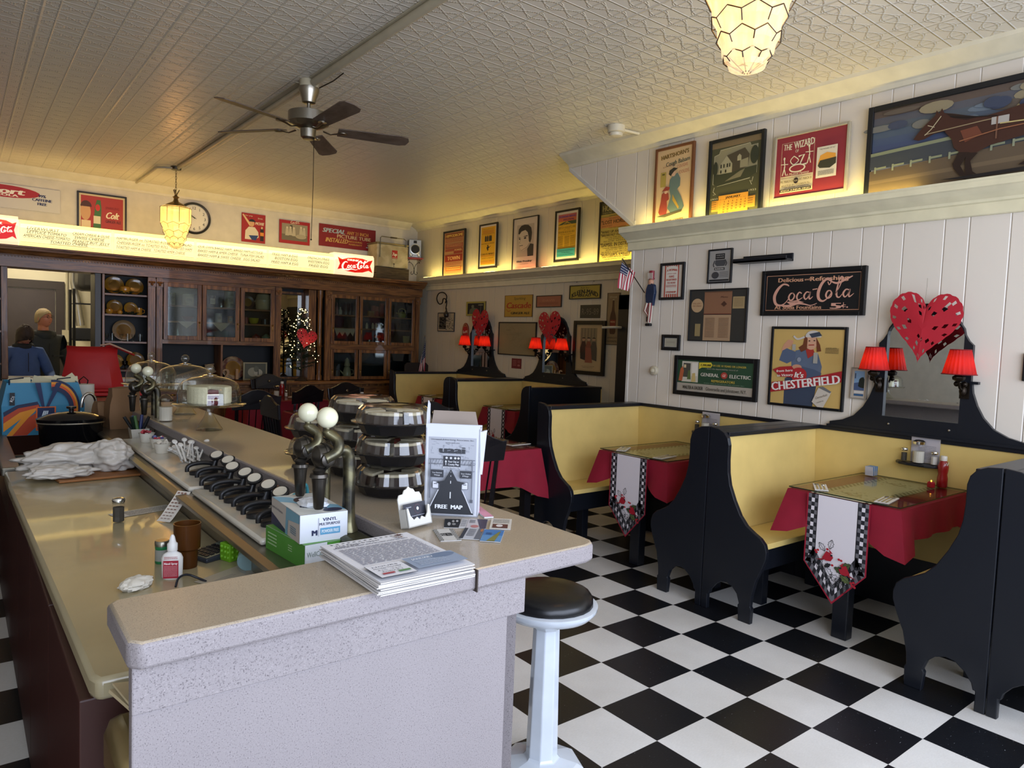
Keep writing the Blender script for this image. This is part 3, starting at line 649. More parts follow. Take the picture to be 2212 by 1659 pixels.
# left glass-door cabinet + open niche below
c0,c1=X(337,690),X(607,690)-.004; b0=z_ct+.02
zsd=[at(395,661,y=YU+.05).z,at(395,695,y=YU+.05).z,at(475,665.5,y=YU+.05).z,at(475,697,y=YU+.05).z]
t,ox,oy=carcass('glazed_cabinet','oak cabinet with three glass doors left of the christmas tree',c0,c1,b0,z_arch-.002,(zsd[0],zsd[1]))
MB().bx(c0+.02+ox,c1-.02+ox,YU+.01+oy,YB-.02+oy,z_db-.05-b0,z_db-b0).build('cabinet_floor',oak,t)
stile(t,ox,oy,c0,X(351,690),b0,z_arch-.002,b0); stile(t,ox,oy,X(592.5,690),c1,b0,z_arch-.002,b0)
MB().bx(X(351,690)+ox,X(592.5,690)+ox,YU+oy,YU+.03+oy,z_db-.05-b0,z_db-.002-b0).build('rail',oak,t); MB().bx(X(351,690)+ox,X(592.5,690)+ox,YU+oy,YU+.03+oy,z_dt+.002-b0,z_arch-.002-b0).build('rail',oak,t)
pilaster(t,ox,oy,c0+.003,X(351,690)-.005,b0,z_arch-.002,b0); pilaster(t,ox,oy,X(594,690),c1-.003,b0,z_arch-.002,b0)
stile(t,ox,oy,X(476.5,790),X(481,790),b0,z_db-.05,b0,d=.3,nm='divider')
for a,b_ in ((352,435),(436,517),(518.5,592)): gdoor(t,ox,oy,X(a,690)+.002,X(b_,690)-.002,z_db,z_dt,b0)
# mirror niche behind the tree
m0,m1=X(608,720),X(702,720)-.008
t=thing('mirror_niche','oak mirror niche behind the christmas tree','niche',((m0+m1)/2,YB-.2,b0)); ox=-(m0+m1)/2
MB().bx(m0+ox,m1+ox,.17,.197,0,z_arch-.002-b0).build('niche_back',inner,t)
mirm=mat('mirror_silver','#dfe3e0',.015,1,kind='plain')
MB().bx(X(609,720)+ox,X(668,720)+ox,.155,.168,z_ct+.06-b0,z_arch-.08-b0).build('mirror',mirm,t)
mb=MB(); ringframe(mb,X(672,720)-m0,z_arch-z_ct-.06,.03,-.01,.02); o=mb.build('mirror_frame',oakv,t); o.location=((m0+X(672,720))/2+ox,.15,(z_arch-z_ct-.06)/2)
MB().bx(X(672,720)+ox,X(688,720)+ox,-.05,.15,0,z_arch-.004-b0).build('side_board',oakv,t)
cx=X(694,720)+ox; hh=z_arch-.004-b0
MB().lathe([(.042,0),(.042,.06),(.03,.08),(.035,.14),(.03,.45),(.045,.47),(.03,.5),(.035,.54),(.028,.6),(.032,hh-.12),(.042,hh-.08),(.042,hh)],(cx,-.09,0),16).build('turned_column',oakv,t,smooth=40)
# right cabinet, three upper and three lower doors
c0,c1=X(702,690),X(905,690)
t,ox,oy=carcass('glazed_cabinet','oak cabinet with upper and lower glass doors right of the christmas tree',c0,c1,b0,z_arch-.002,(at(745,681,y=YU+.05).z,at(745,709,y=YU+.05).z))
zl0,zl1=b0+.01,z_db-.075
MB().bx(c0+.02+ox,c1-.02+ox,YU+.01+oy,YB-.02+oy,z_db-.06-b0,z_db-b0).build('cabinet_floor',oak,t)
MB().bx(c0+ox,c1+ox,YU+.0+oy,YU+.03+oy,zl1+.002-b0,z_db-.002-b0).build('rail',oak,t); MB().bx(c0+ox,c1+ox,YU+oy,YU+.03+oy,z_dt+.002-b0,z_arch-.002-b0).build('rail',oak,t)
pilaster(t,ox,oy,c0,X(714,690),b0,z_arch-.002,b0); pilaster(t,ox,oy,X(896,690),c1,b0,z_arch-.002,b0)
for a,b_ in ((715,774),(776,837),(838,895)):
    gdoor(t,ox,oy,X(a,690)+.002,X(b_,690)-.002,z_db,z_dt,b0,.045,'l'); gdoor(t,ox,oy,X(a,690)+.002,X(b_,690)-.002,zl0,zl1,b0,.045,'l')
# base cabinets with drawers and countertop
x0=rr1-.0; tag(MB().bx(X(330,690),x1-.02,YU-.17,YB-.01,z_ct-.025,z_ct+.015).build('oak_countertop',oak,bevel=.006),'oak back bar countertop under the glazed cabinets','countertop')
for i,(xa_,xb_) in enumerate(((X(330,700),X(480,700)),(X(480,700),X(620,700)),(X(620,700),X(775,700)),(X(775,700),X(905,700)))):
    t=thing('base_cabinet',('oak base cabinet behind the cake stands','oak base cabinet behind the dark dining chairs','oak base cabinet below the christmas tree','oak base cabinet behind the farthest booth')[i],'cabinet',((xa_+xb_)/2,YU+.1,0)); w=xb_-xa_-.006
    MB().bx(-w/2,w/2,-.2,.22,0,z_ct-.027).build('carcass',oakv,t)
    for s in (-1,1):
        d=MB().box((0,0,0),(w/2-.04,.02,.16)).build('drawer',oak,t,bevel=.006); d.location=(s*w/4,-.212,z_ct-.14)
        MB().ball((0,-.014,0),.02,12,8,(1.6,.5,.6)).build('handle',brass,d,smooth=60)
        d=MB().box((0,0,0),(w/2-.04,.02,z_ct-.35)).build('door',oakv,t,bevel=.006); d.location=(s*w/4,-.212,(z_ct-.35)/2+.07)
# ---- menu light boxes ----
YS=YU-.12
segs=[(-48,40,'cokeL'),(40.5,243,'a'),(243.5,421,'b'),(421.5,577.5,'c'),(578,722,'d'),(722.5,806,'coke')]
mlit=mat('menu_glow','#fff0a8',.4,kind='plain',emit=1.25,col2='#ffe48c'); mlit2=mat('menu_glow_paper','#fff3bc',.4,kind='plain',emit=1.05,col2='#ffe9a0'); clit=mat('coke_sign_glow','#ffe6c8',.4,kind='plain',emit=.95,col2='#ffdcae'); redlit=mat('red_glow','#d01818',.4,kind='plain',emit=.75,col2='#e01008'); whlit=mat('white_glow','#fff0dc',.4,kind='plain',emit=1.0,col2='#fff0dc')
ink='#2c2a1c'
TX={'a':[(.24,.22,'LIVERWURST',.34),(.28,.42,'LETTUCE TOMATO',.42),(.28,.63,'AMERICAN CHEESE-TOMATO',.5),(.52,.86,'TOASTED CHEESE',.42),(.77,.26,'CREAM CHEESE & OLIVE',.42),(.75,.48,'SWISS CHEESE',.34),(.77,.70,'PEANUT BUT. JELLY',.42)],
'b':[(.5,.26,'HAMBURGER on TOASTED ROLL . TUNA SALAD',.94),(.5,.52,'CHEESEBURGER on TOASTED ROLL . TOASTED HAM',.94),(.45,.78,'TOASTED HAM & CHEESE . TOASTED AMER CHEESE',.86)],
'c':[(.48,.26,'OUR OWN BAKED HAM . BAKED HAM LETTUCE',.92),(.49,.52,'BAKED HAM & AMER CHEESE . TUNA FISH SALAD',.94),(.46,.78,'BAKED HAM & SWISS CHEESE . EGG SALAD',.88)],
'd':[(.24,.24,'FRIED HAM & EGG',.38),(.26,.50,'BOSTON EGG',.34),(.24,.76,'FRIED HAM & EGG',.40),(.76,.24,'FRENCH FRIES',.34),(.76,.50,'WESTERN EGG',.34),(.76,.76,'FRIED EGG',.3)]}
LB={'a':'lit menu panel listing liverwurst and cream cheese','b':'lit menu panel listing hamburger on toasted roll','c':'lit menu panel listing our own baked ham','d':'lit menu panel listing boston egg and french fries','coke':'lit red and white drink sign at the right end of the menu','cokeL':'lit red and white drink sign cut off at the left picture edge'}
for a,b_,k in segs:
    xa_,xb_=at(a,520,y=YS).x,at(b_,560,y=YS).x; z0=z_cor+.004; H=.275 if k in TX else .30; w=xb_-xa_-.004
    t=thing('menu_light_box' if k in TX else 'lit_drink_sign',LB[k],'sign',((xa_+xb_)/2,YS,z0),0,'light boxes of the menu board')
    o_=-.03 if k not in TX else 0
    MB().prism([(.16,0),(o_+.02,0),(o_+.0,.03),(o_-.012,H*.5),(o_+.0,H-.03),(o_+.03,H),(.16,H)],w,lambda u,v,q:Vector((-w/2+q,u,v))).build('light_box',mlit if k in TX else clit,t)
    A=Art(w*.97,H*.72 if k in TX else H*.86,y=o_-.0135)
    if k in TX:
        A.rect(0,0,1,1,mlit2); A.line([(0,0),(1,0)],.003,'#8a7a40'); A.line([(0,1),(1,1)],.003,'#8a7a40')
        for cx_,cy_,s_,w_ in TX[k]:
            A.text(s_,cx_,cy_,.155 if k!='d' else .16,ink,w=w_,bold=.012,shear=.28); A.line([(cx_-w_/2,cy_+.12),(cx_+w_/2,cy_+.12)],.0022,'#7a6c30')
    else:
        A.poly([(.04,.16),(.16,.27),(.16,.27),(.3,.17),(.5,.12),(.7,.14),(.86,.24),(.97,.17),(.90,.5),(.97,.86),(.86,.76),(.7,.88),(.5,.92),(.3,.88),(.14,.76),(.04,.82),(.10,.5)],redlit)
        A.text('DRINK',.45,.27,.10,whlit,w=.3,bold=.03); A.coke(.5,.56,.74,whlit,rot=4,fat=1.15)
    o=A.build('sign_face',t); o.location=(0,0,H/2)
lamp('menu_board_glow','AREA',(1.9,YS-.10,z_cor+.24),9,'#ffd884',5.2,.2,rot=(math.radians(62+90),0,0))
# ---- things above the cornice on the back wall ----
YW=YB-.004
def A_sport(A):
    A.rect(0,0,1,1,'#c9c6c0'); A.ell(.38,.30,.40,.26,'#a01c24'); A.text('Sport',.38,.27,.26,'#e8e2da',w=.46,shear=.3,bold=.05); A.text('COLA',.42,.45,.10,'#e8e2da',w=.24,bold=.04)
    for i,s in enumerate(('99%','CAFFEINE','FREE')): A.text(s,.80,.34+.17*i,.12,'#1c2456',maxw=.32,bold=.05)
framed('cola_sign','white metal cola sign reading 99% caffeine free','sign',[(-75,396),(130,402),(130,460),(-75,440)],'y',YW,0,'#c9c6c0',A_sport,'#c9c6c0',.012)
def A_colt(A):
    A.rect(0,0,1,1,'#cbb994'); A.rect(.04,.04,.96,.80,'#a3322c'); A.ell(.14,.42,.11,.20,'#c99a6c'); A.ell(.15,.30,.12,.14,'#4a2418',0,180); A.rect(.05,.62,.25,.8,'#e0c8a0')
    A.poly([(.30,.8),(.34,.30),(.38,.12),(.46,.12),(.48,.3),(.47,.8)],'#3c6a38'); A.rect(.31,.5,.46,.68,'#d8d0b0'); A.ell(.40,.3,.05,.08,'#c03028')
    A.text('Colt',.73,.45,.16,'#e8dcc0',w=.28,shear=.3,bold=.04); A.text('GINGER ALE',.74,.60,.07,'#54120e',w=.34,bold=.02); A.text('SPARKLING',.72,.28,.06,'#7c1c16',w=.3)
framed('ginger_ale_poster','framed red ginger ale advertisement left of the far pendant lamp','poster',[(166.5,411),(274,426),(274,524),(166.5,510)],'y',YW,.02,'#1c1a18',A_colt)
# clock
c=at(419,472,y=YW-.02); t=thing('wall_clock','round white wall clock with black rim behind the pendant lamp','clock',c)
MB().lathe([(.17,0),(.198,0),(.2,.02),(.185,.035),(.172,.03),(.17,.0)],n=40,rot=rotm('X',90)).build('rim',mat('clock_rim','#20242c',.3),t,smooth=50)
A=Art(.36,.36,y=-.012); A.ell(.5,.5,.49,.49,'#d9d6cc',n=40)
for k in range(12):
    a=math.radians(60-30*k); A.text(str(k+1),.5+.36*math.cos(a),.5-.36*math.sin(a),.10,'#1c1c1c',bold=.0)
for k in range(60): a=math.radians(6*k); A.line([(.5+.445*math.cos(a),.5-.445*math.sin(a)),(.5+.47*math.cos(a),.5-.47*math.sin(a))],.003,'#1c1c1c')
A.line([(.52,.5),(.36,.40)],.008,'#151515'); A.line([(.56,.52),(.12,.36)],.005,'#151515'); A.ell(.5,.5,.02,.02,'#151515'); A.build('clock_face',t)
def A_mox(A):
    A.rect(0,0,1,1,'#9c2426'); A.poly([(.02,.06),(.08,.04),(.42,.40),(.34,.44)],'#d9b98a'); A.poly([(.14,.9),(.16,.6),(.3,.46),(.55,.46),(.7,.62),(.72,.8),(.55,.9)],'#d8cdb8'); A.ell(.43,.33,.10,.12,'#d1a177'); A.ell(.43,.26,.12,.07,'#22242c',0,180); A.rect(.32,.25,.58,.28,'#22242c'); A.poly([(.3,.76),(.7,.74),(.6,.92),(.42,.9)],'#2a3f74')
    A.text('MOXIE',.76,.32,.10,'#e8dcc0',w=.36,shear=.2,bold=.03); A.rect(.78,.5,.93,.92,'#2c1a14'); A.rect(.82,.42,.88,.5,'#c8b890'); A.rect(.78,.62,.93,.74,'#d88a34'); A.text('Drink',.78,.14,.05,'#e8dcc0',w=.2); A.text('for pep',.3,.08,.04,'#e8dcc0',w=.3)
framed('soda_sign','small red tin sign of a baseball player between clock and tray','sign',[(522,459),(573.6,465),(573,526),(522,522)],'y',YW,0,'#9c2426',A_mox,'#9c2426',.008)
def A_tray(A):
    A.rect(0,0,1,1,'#9c2028'); A.rect(.08,.14,.92,.86,'#8f8672'); A.rect(.08,.6,.92,.86,'#6c6454'); A.rect(.34,.2,.42,.6,'#3c3830')
    for x,y in ((.25,.42),(.36,.40),(.47,.42),(.70,.36),(.80,.4)): A.ell(x,y-.1,.035,.05,'#c8bda4'); A.poly([(x-.06,y+.24),(x-.04,y-.06),(x+.04,y-.06),(x+.06,y+.24)],'#b5ab94')
    A.ell(.70,.66,.18,.1,'#a49a84'); A.coke(.5,.07,.3,'#e8d8c0')
framed('serving_tray','red rimmed tray with an old photograph hanging on the back wall','tray',[(603.6,474),(670.5,481),(669,530),(604,524)],'y',YW,0,'#9c2028',A_tray,'#9c2028',.02)
def A_spec(A):
    A.rect(0,0,1,1,'#7e1c22'); A.text('SPECIAL',.26,.26,.20,'#9fb4ba',w=.38,shear=.3,bold=.05); A.text('ANY 21 INCH',.67,.27,.16,'#c99a4c',w=.38,bold=.02); A.text('PICTURE TUBE',.61,.47,.16,'#c9b78c',w=.60,bold=.02)
    A.text('INSTALLED',.31,.68,.20,'#c9a85c',w=.38,shear=.25,bold=.03); A.text('INCLUDING',.63,.66,.08,'#c99a4c',w=.24,bold=.02); A.text('WARRANTY',.63,.79,.08,'#c99a4c',w=.24,bold=.02); A.text('39',.90,.75,.24,'#9fb4ba',w=.12,bold=.05,shear=.2)
framed('tube_sign','dark red sign reading special any 21 inch picture tube','sign',[(689.4,482.6),(812,497.7),(811,543),(689.4,531)],'y',YW,0,'#7e1c22',A_spec,'#7e1c22',.01)
# cooler on its crate
a=at(822,574,y=YB-.36); b=at(878.5,580,y=YB-.36); w=b.x-a.x; zc=z_cor+.003
t=thing('wooden_crate','weathered dark wooden crate under the metal cooler','crate',((a.x+b.x)/2,YB-.2,zc))
mb=MB()
for k in range(2): mb.box((-.02,0,.045+.09*k),(w+.10,.34,.082))
mb.box((-.02,-.172,.09),(w+.1,.01,.17)); mb.build('slats',mat('old_crate_wood','#5a4d36',.7,kind='wood',col2='#35291a',scale=3),t)
t=thing('drink_cooler','old cream metal picnic cooler with a red soda label','cooler',((a.x+b.x)/2-.02,YB-.21,zc+.183))
cm=mat('chipped_cream','#c7bd9c',.5,kind='patch',col2='#a09474',scale=5); hC=.33
MB().box((0,0,hC/2),(w+.08,.30,hC)).build('body',cm,t,bevel=.015); MB().box((0,0,hC+.012),(w+.09,.31,.022)).build('lid',mat('cooler_lid','#8c8468',.4,.6),t,bevel=.006)
hw=w/2; MB().tube([(-hw*1.0,-.16,hC*.4),(-hw*1.0,-.165,hC+.08),(-hw*.9,-.165,hC+.1),(hw*.8,-.165,hC+.1),(hw*.95,-.165,hC+.08),(hw*.95,-.16,hC-.02)],.006,6).box((0,-.165,hC+.1),(.1,.02,.02)).build('handle',mat('cooler_handle','#5f5a48',.4,.8),t)
A=Art(.09,.12,y=-.152); A.rect(0,0,1,1,'#a82a24'); A.rect(.05,.04,.95,.96,'#b02c26'); A.text('7up',.5,.46,.4,'#e8dfc8',w=.8,bold=.05,shear=.2); A.line([(.05,.9),(.95,.9)],.004,'#e8dfc8'); o=A.build('soda_label',t); o.location=(.03,0,hC*.58)
A=Art(.04,.05,y=-.152); A.rect(.4,0,.6,1,'#2a2620'); A.rect(.1,0,.9,.25,'#2a2620'); o=A.build('latch',t); o.location=(.02,0,.035)
# shelf speaker on scroll bracket
c=at(898,536,y=YB-.14); t=thing('shelf_speaker','silver fronted black loudspeaker in the corner on a red bracket','speaker',(c.x-.01,YB-.12,at(898,559,y=YB-.14).z+.012),math.radians(-22))
MB().box((0,.03,.135),(.19,.16,.27)).build('cabinet',mat('speaker_black','#17181a',.4),t,bevel=.004); MB().box((0,-.06,.135),(.188,.02,.27)).build('front_panel',mat('speaker_silver','#8e8f8c',.35,.7),t,bevel=.005)
mb=MB(); mb.lathe([(.078,0),(.078,.012),(.066,.014),(.06,.004)],(0,-.07,.125),28,rot=rotm('X',90)); mb.lathe([(.02,0),(.022,.01),(.014,.006)],(-.06,-.07,.03),14,rot=rotm('X',90)); mb.lathe([(.02,0),(.022,.01),(.014,.006)],(.06,-.07,.03),14,rot=rotm('X',90)); mb.build('cone_ring',mat('speaker_ring','#b8b9b4',.3,.8),t,smooth=50)
mb=MB(); mb.lathe([(.062,.0),(.04,-.004),(.0,.006)],(0,-.076,.125),24,rot=rotm('X',90)); mb.box((0,-.072,.235),(.05,.004,.04)); mb.build('cone',mat('speaker_cone','#0d0e10',.6),t,smooth=60)
t2=thing('scroll_bracket','red shelf bracket with black iron scrolls under the speaker','bracket',(c.x-.01,YB-.12,at(898,559,y=YB-.14).z-.01),math.radians(-22))
MB().box((0,0,.01),(.25,.22,.016)).build('board',mat('bracket_red','#8e2026',.4),t2,bevel=.004)
mb=MB()
for s in (-1,1):
    P=[(s*.10,-.02,-.03),(s*.085,-.02,-.01),(s*.07,-.02,-.03),(s*.085,-.02,-.055),(s*.06,-.02,-.05),(s*.02,-.02,-.09),(0,-.02,-.16),(s*.0,-.02,-.2),(s*.03,-.02,-.235),(s*.05,-.02,-.21),(s*.035,-.02,-.19)]; mb.tube(catmull(P,4),.004,6)
mb.build('scrolls',mat('black_iron','#1b1a1a',.5,.6),t2,smooth=60)
# ================= PICTURES ON THE RIGHT WALLS =================
def rows(A,L,c='#3a3024'):
    for cx,cy,h,s,w in L: A.text(s,cx,cy,h,c,w=w,bold=.03)
def A_hip(A):
    A.rect(0,0,1,1,'#b98a5c'); A.rect(.04,.02,.96,.13,'#7e3222'); A.text('HIPPODROME',.5,.075,.07,'#d9b45a',w=.86,bold=.05); A.lines(.05,.95,.15,.24,3,'#9c3c2c'); A.rect(.06,.26,.94,.36,'#9a4636'); A.lines(.1,.9,.27,.35,3,'#c9a070')
    A.rect(.06,.38,.5,.44,'#9a4636'); A.rect(.5,.38,.94,.5,'#8e2f24'); A.text('POWER',.72,.42,.05,'#c9a070',w=.36,bold=.05); A.rect(.06,.52,.94,.68,'#8e2a20'); A.text('TOWN',.5,.60,.09,'#d9a870',w=.62,bold=.07); A.lines(.1,.9,.70,.78,3,'#9a4636'); A.rect(.1,.80,.9,.9,'#a3582c'); A.lines(.14,.86,.81,.89,2,'#d9b45a',seed=4); A.lines(.06,.9,.92,.98,2,'#a3582c')
U=(XF,)
framed('hippodrome_poster','framed brown hippodrome poster nearest the back corner','poster',[(956.2,501.8),(1003.8,491.9),(1002.3,600),(955.4,604.6)],'x',XF-.03,.028,'#15130f',A_hip,depth=.025)
def A_chk(A):
    A.rect(0,0,1,1,'#d9cfc2'); A.rect(.06,.04,.94,.95,'#d9a41e'); A.text('"THEN ROCK AND ROLL NOW"',.5,.09,.02,'#2c2216',w=.7); A.lines(.15,.85,.12,.2,4,'#b0542a'); A.rect(.12,.205,.88,.212,'#8c4a1e')
    for x in (.35,.47,.6,.68): A.poly([(x-.05,.39),(x-.05,.28),(x,.24),(x+.05,.28),(x+.05,.39)],'#2c2820')
    A.text('BODY BILLY & CAROSET',.5,.44,.03,'#2c2216',w=.8); A.poly([(.5,.62),(.42,.54),(.5,.50),(.62,.53),(.54,.56),(.55,.6)],'#2c2820'); A.ell(.5,.49,.035,.018,'#2c2820'); A.line([(.46,.57),(.68,.51)],.006,'#2c2820')
    A.text('CHUCK BERRY',.5,.69,.035,'#1e1a14',w=.82,bold=.03); A.lines(.1,.9,.72,.76,2,'#b0542a'); A.text('AUGUST 15 1964 8 PM',.5,.79,.025,'#2c2216',w=.7); A.text('Central Memorial . Buffalo, NY',.5,.86,.03,'#b0342a',w=.84); A.lines(.1,.9,.89,.93,2,'#b0542a')
framed('concert_poster','framed narrow yellow rock concert poster beside the hippodrome poster','poster',[(1034.8,485.5),(1074.5,479.4),(1070.6,578.9),(1032.4,580.6)],'x',XF-.03,.022,'#15130f',A_chk,depth=.025)
def A_port(A):
    A.rect(0,0,1,1,'#cfc5b4'); A.rect(.14,.12,.86,.74,'#b3a897')
    A.poly([(.62,.74),(.60,.60),(.72,.50),(.86,.52),(.86,.74)],'#2c2c2e')
    A.poly([(.24,.34),(.22,.42),(.27,.46),(.25,.50),(.30,.52),(.29,.56),(.36,.62),(.46,.62),(.60,.56),(.74,.46),(.74,.34),(.6,.2),(.3,.22)],'#c9bda8')
    A.poly([(.20,.29),(.22,.20),(.32,.14),(.46,.125),(.62,.14),(.74,.20),(.78,.30),(.76,.42),(.72,.48),(.66,.46),(.64,.36),(.60,.28),(.50,.23),(.34,.25),(.26,.30)],'#26262a')
    A.poly([(.40,.355),(.58,.335),(.62,.35),(.5,.36)],'#26262a'); A.poly([(.22,.36),(.30,.355),(.29,.368),(.23,.372)],'#26262a'); A.ell(.50,.385,.05,.018,'#26262a'); A.ell(.27,.392,.03,.014,'#26262a'); A.line([(.33,.37),(.27,.47),(.33,.475)],.004,'#26262a'); A.line([(.28,.525),(.42,.52)],.007,'#26262a'); A.line([(.36,.62),(.6,.56),(.72,.47)],.004,'#26262a')
    A.text('Elvis Presley',.5,.83,.035,'#1e1c1a',w=.62,bold=.05); A.text('a retrospective',.5,.88,.015,'#3c3a36',w=.34); A.text('FIFTIETH ANNIVERSARY',.5,.94,.018,'#a59a86',w=.74)
framed('portrait_poster','thin framed black and white portrait of a dark haired man','poster',[(1107.6,472.9),(1162.5,464),(1158,582.8),(1105,587.3)],'x',XF-.03,.012,'#15130f',A_port,depth=.025)
def A_pow(A):
    A.rect(0,0,1,1,'#d9cfc0'); A.rect(.08,.05,.92,.94,'#d9a828'); A.rect(.08,.05,.92,.17,'#b05a5c'); A.rect(.08,.13,.92,.2,'#c96a44'); A.text('POWDER RIDGE',.5,.10,.035,'#5a3a8a',w=.74,bold=.05); A.text('FESTIVAL',.58,.165,.035,'#5a2a5a',w=.5,bold=.05)
    A.poly([(.08,.27),(.3,.22),(.5,.2),(.92,.2),(.92,.27)],'#3c4a34')
    for k in range(5): A.line([(.5,.21),(.3+.1*k,.27)],.004,'#d9b040')
    A.text('JULY 31 + AUGUST 2 1970',.5,.33,.045,'#3a3414',w=.78); A.text('AT THE',.5,.375,.014,'#3a3414',w=.3); A.text('POWDER RIDGE SKI AREA',.5,.425,.045,'#3a3414',w=.74); A.text('MIDDLEFIELD CONNECTICUT',.5,.475,.018,'#3a3414',w=.54)
    for x in (.12,.42,.68): A.lines(x,x+.22,.51,.74,11,'#6a5414',seed=int(x*9))
    A.rect(.08,.77,.92,.94,'#3c9aa3'); A.text('A Natural Amphitheatre',.5,.81,.022,'#14303a',w=.7); A.text('on Ski Slopes',.5,.85,.022,'#14303a',w=.4); A.text('Camping by The Mountain',.5,.9,.018,'#14303a',w=.7)
framed('festival_poster','framed music festival poster with turquoise lower band','poster',[(1198.7,456.2),(1251.9,447.6),(1247.3,562),(1195.4,567)],'x',XF-.03,.024,'#15130f',A_pow,depth=.025)
def A_hol(A):
    A.rect(0,0,1,1,'#b5a45c'); A.rect(0,0,1,.19,'#4c4c3a'); A.text('HOLLYWOOD',.52,.085,.10,'#a9a070',w=.94,bold=.04); A.text('THEATRE',.18,.165,.03,'#a9a070',w=.28); A.text('SUN-MON MARCH 6-7',.5,.22,.02,'#3a3420',w=.5)
    A.rect(0,.24,1,.42,'#c08458'); A.text('RONALD COLMAN IN',.5,.265,.018,'#4c3020',w=.5); A.text('"LOST HORIZON"',.5,.325,.065,'#3c2e20',w=.94,bold=.02); A.text('JANE WYATT',.2,.39,.018,'#4c3020',w=.3); A.text('TUES-WED MARCH 8-9',.5,.425,.018,'#8c3424',w=.5)
    rows(A,[(.42,.49,.045,'"WAKE UP AND LIVE"',.78),(.46,.545,.045,'"BREAKFAST FOR TWO"',.86),(.5,.59,.015,'THU-FRI AND SATURDAY',.7),(.5,.62,.018,'THUR-FRI MARCH 10-11',.5),(.52,.65,.018,'FRED ASTAIRE   BURNS & ALLEN IN',.8),(.5,.71,.065,'"DAMSEL IN DISTRESS"',.94),(.5,.765,.018,'Comedy "Gasoline Alley"   Added',.8),(.5,.80,.02,'SATURDAY ONLY MARCH 12',.6),(.5,.835,.022,'BILL BOYD as "HOP-ALONG CASSIDY"',.84),(.5,.88,.05,'"RUSTLER\'S VALLEY"',.9),(.5,.925,.018,'SERIAL ADVENTURE IN THE ATLANTIC',.8),(.5,.955,.015,'comedy cartoon "One Two..."',.7)])
framed('theatre_poster','framed theatre bill headed hollywood, partly behind the slanting bulkhead','poster',[(1293.7,436.7),(1375.2,422.5),(1371.4,566.6),(1290.4,573.4)],'x',XF-.03,.024,'#15130f',A_hol,depth=.025)
# lower far wall
def A_sk(A):
    A.rect(0,0,1,1,'#b3a68c'); A.rect(.06,.2,.5,.9,'#4a4438'); rr=random.Random(2)
    for i in range(60): x=rr.random()*.9+.03; y=.25+rr.random()*.65; A.poly([(x,y),(x+.08,y+.01),(x+.07,y+.05),(x,y+.04)],rr.choice(('#332f27','#857a64','#5a5344','#a59a80')),lift=False)
framed('sketch_print','small framed dark ink sketch of a village below the iron hook','picture',[(945.6,675.4),(981.5,675),(980,716.5),(944.8,715.7)],'x',XF,.01,'#15130f',A_sk,depth=.015)
c=at(957,648,x=XF-.05); t=thing('iron_hook_lamp','curled black iron ornament with a bulb on the far wall','ornament',(XF-.03,c.y,c.z))
P=[at(960,693,x=XF-.04),at(963,668,x=XF-.04),at(965,650,x=XF-.05),at(958,645,x=XF-.05),at(955,655,x=XF-.05),at(948,656,x=XF-.04),at(943.5,645,x=XF-.04),at(948,634,x=XF-.04),at(958,632,x=XF-.04),at(965,640,x=XF-.04),at(962,655,x=XF-.05)]
o=Vector((XF-.03,c.y,c.z)); ir=mat('black_iron','#1b1a1a',.5,.6)
MB().tube([p-o for p in catmull([tuple(q) for q in P[1:]],4) and [Vector(q) for q in catmull([tuple(q) for q in P[1:]],4)]],.008,6).build('iron_hook',ir,t,smooth=60); b0_=at(964,679,x=XF-.06)-o
MB().lathe([(.0,-.05),(.03,-.04),(.038,-.01),(.03,.02),(.012,.05),(.008,.09)],b0_,14).build('bulb',mat('dark_bulb','#26201c',.25),t,smooth=60)
def A_yt(A):
    A.rect(0,0,1,1,'#a59a4a'); A.rect(.08,.12,.92,.88,'#15181a'); A.ell(.35,.35,.07,.12,'#6a7058'); A.poly([(.15,.88),(.2,.55),(.35,.42),(.6,.5),(.72,.88)],'#5c6650'); A.rect(.64,.22,.88,.28,'#8a8a70')
framed('yellow_tray','yellow rimmed dark tray above the left far mirror','tray',[(1006,651),(1047.8,651.4),(1047,683),(1006,681)],'x',XF,0,'#a59a4a',A_yt,'#a59a4a',.02)
c=at(1005.8,717,x=XF-.01); t=thing('oval_drink_sign','small red oval drink sign beside the left far mirror','sign',c,-PI/2)
MB().lathe([(.082,0),(.082,.006),(0,.007)],(0,0,0),28,1,1.55,rot=Matrix(((1,0,0),(0,0,-1),(0,1,0)))).build('plate',mat('sign_red','#8e2022',.35),t)
A=Art(.16,.25,y=-.0075); A.ell(.5,.5,.44,.46,'#b5a060'); A.ell(.5,.5,.40,.43,'#8e2022'); A.ell(.5,.5,.34,.30,'#a82426'); A.coke(.5,.5,.74,'#e8dcc8',fat=1.3); A.text('DELICIOUS',.5,.17,.06,'#d9b070',w=.5); A.text('REFRESHING',.5,.86,.06,'#d9b070',w=.46); A.build('print',t)
def A_cas(A):
    A.rect(0,0,1,1,'#6c4a20'); A.rect(.02,.02,.98,.98,'#b58f34'); A.text('Sparkling',.55,.15,.12,'#2c3a20',w=.4,shear=.2); A.text('Cascade',.52,.46,.28,'#a8301c',w=.86,shear=.25,bold=.03); A.text('GINGER ALE',.58,.82,.11,'#1e1c14',w=.66,bold=.04); A.line([(.08,.64),(.14,.74),(.24,.7)],.006,'#a8301c',True)
framed('ginger_ale_sign','yellow tin ginger ale sign with red script on the far wall','sign',[(1089.9,638.5),(1151,636),(1149,684.8),(1089,684.6)],'x',XF,0,'#b58f34',A_cas,'#b58f34',.008)
def A_pk(A): A.rect(0,0,1,1,'#9c6048'); A.text('DAVIS',.5,.4,.2,'#b57a5c',w=.5); A.lines(.1,.9,.6,.85,3,'#7c4634')
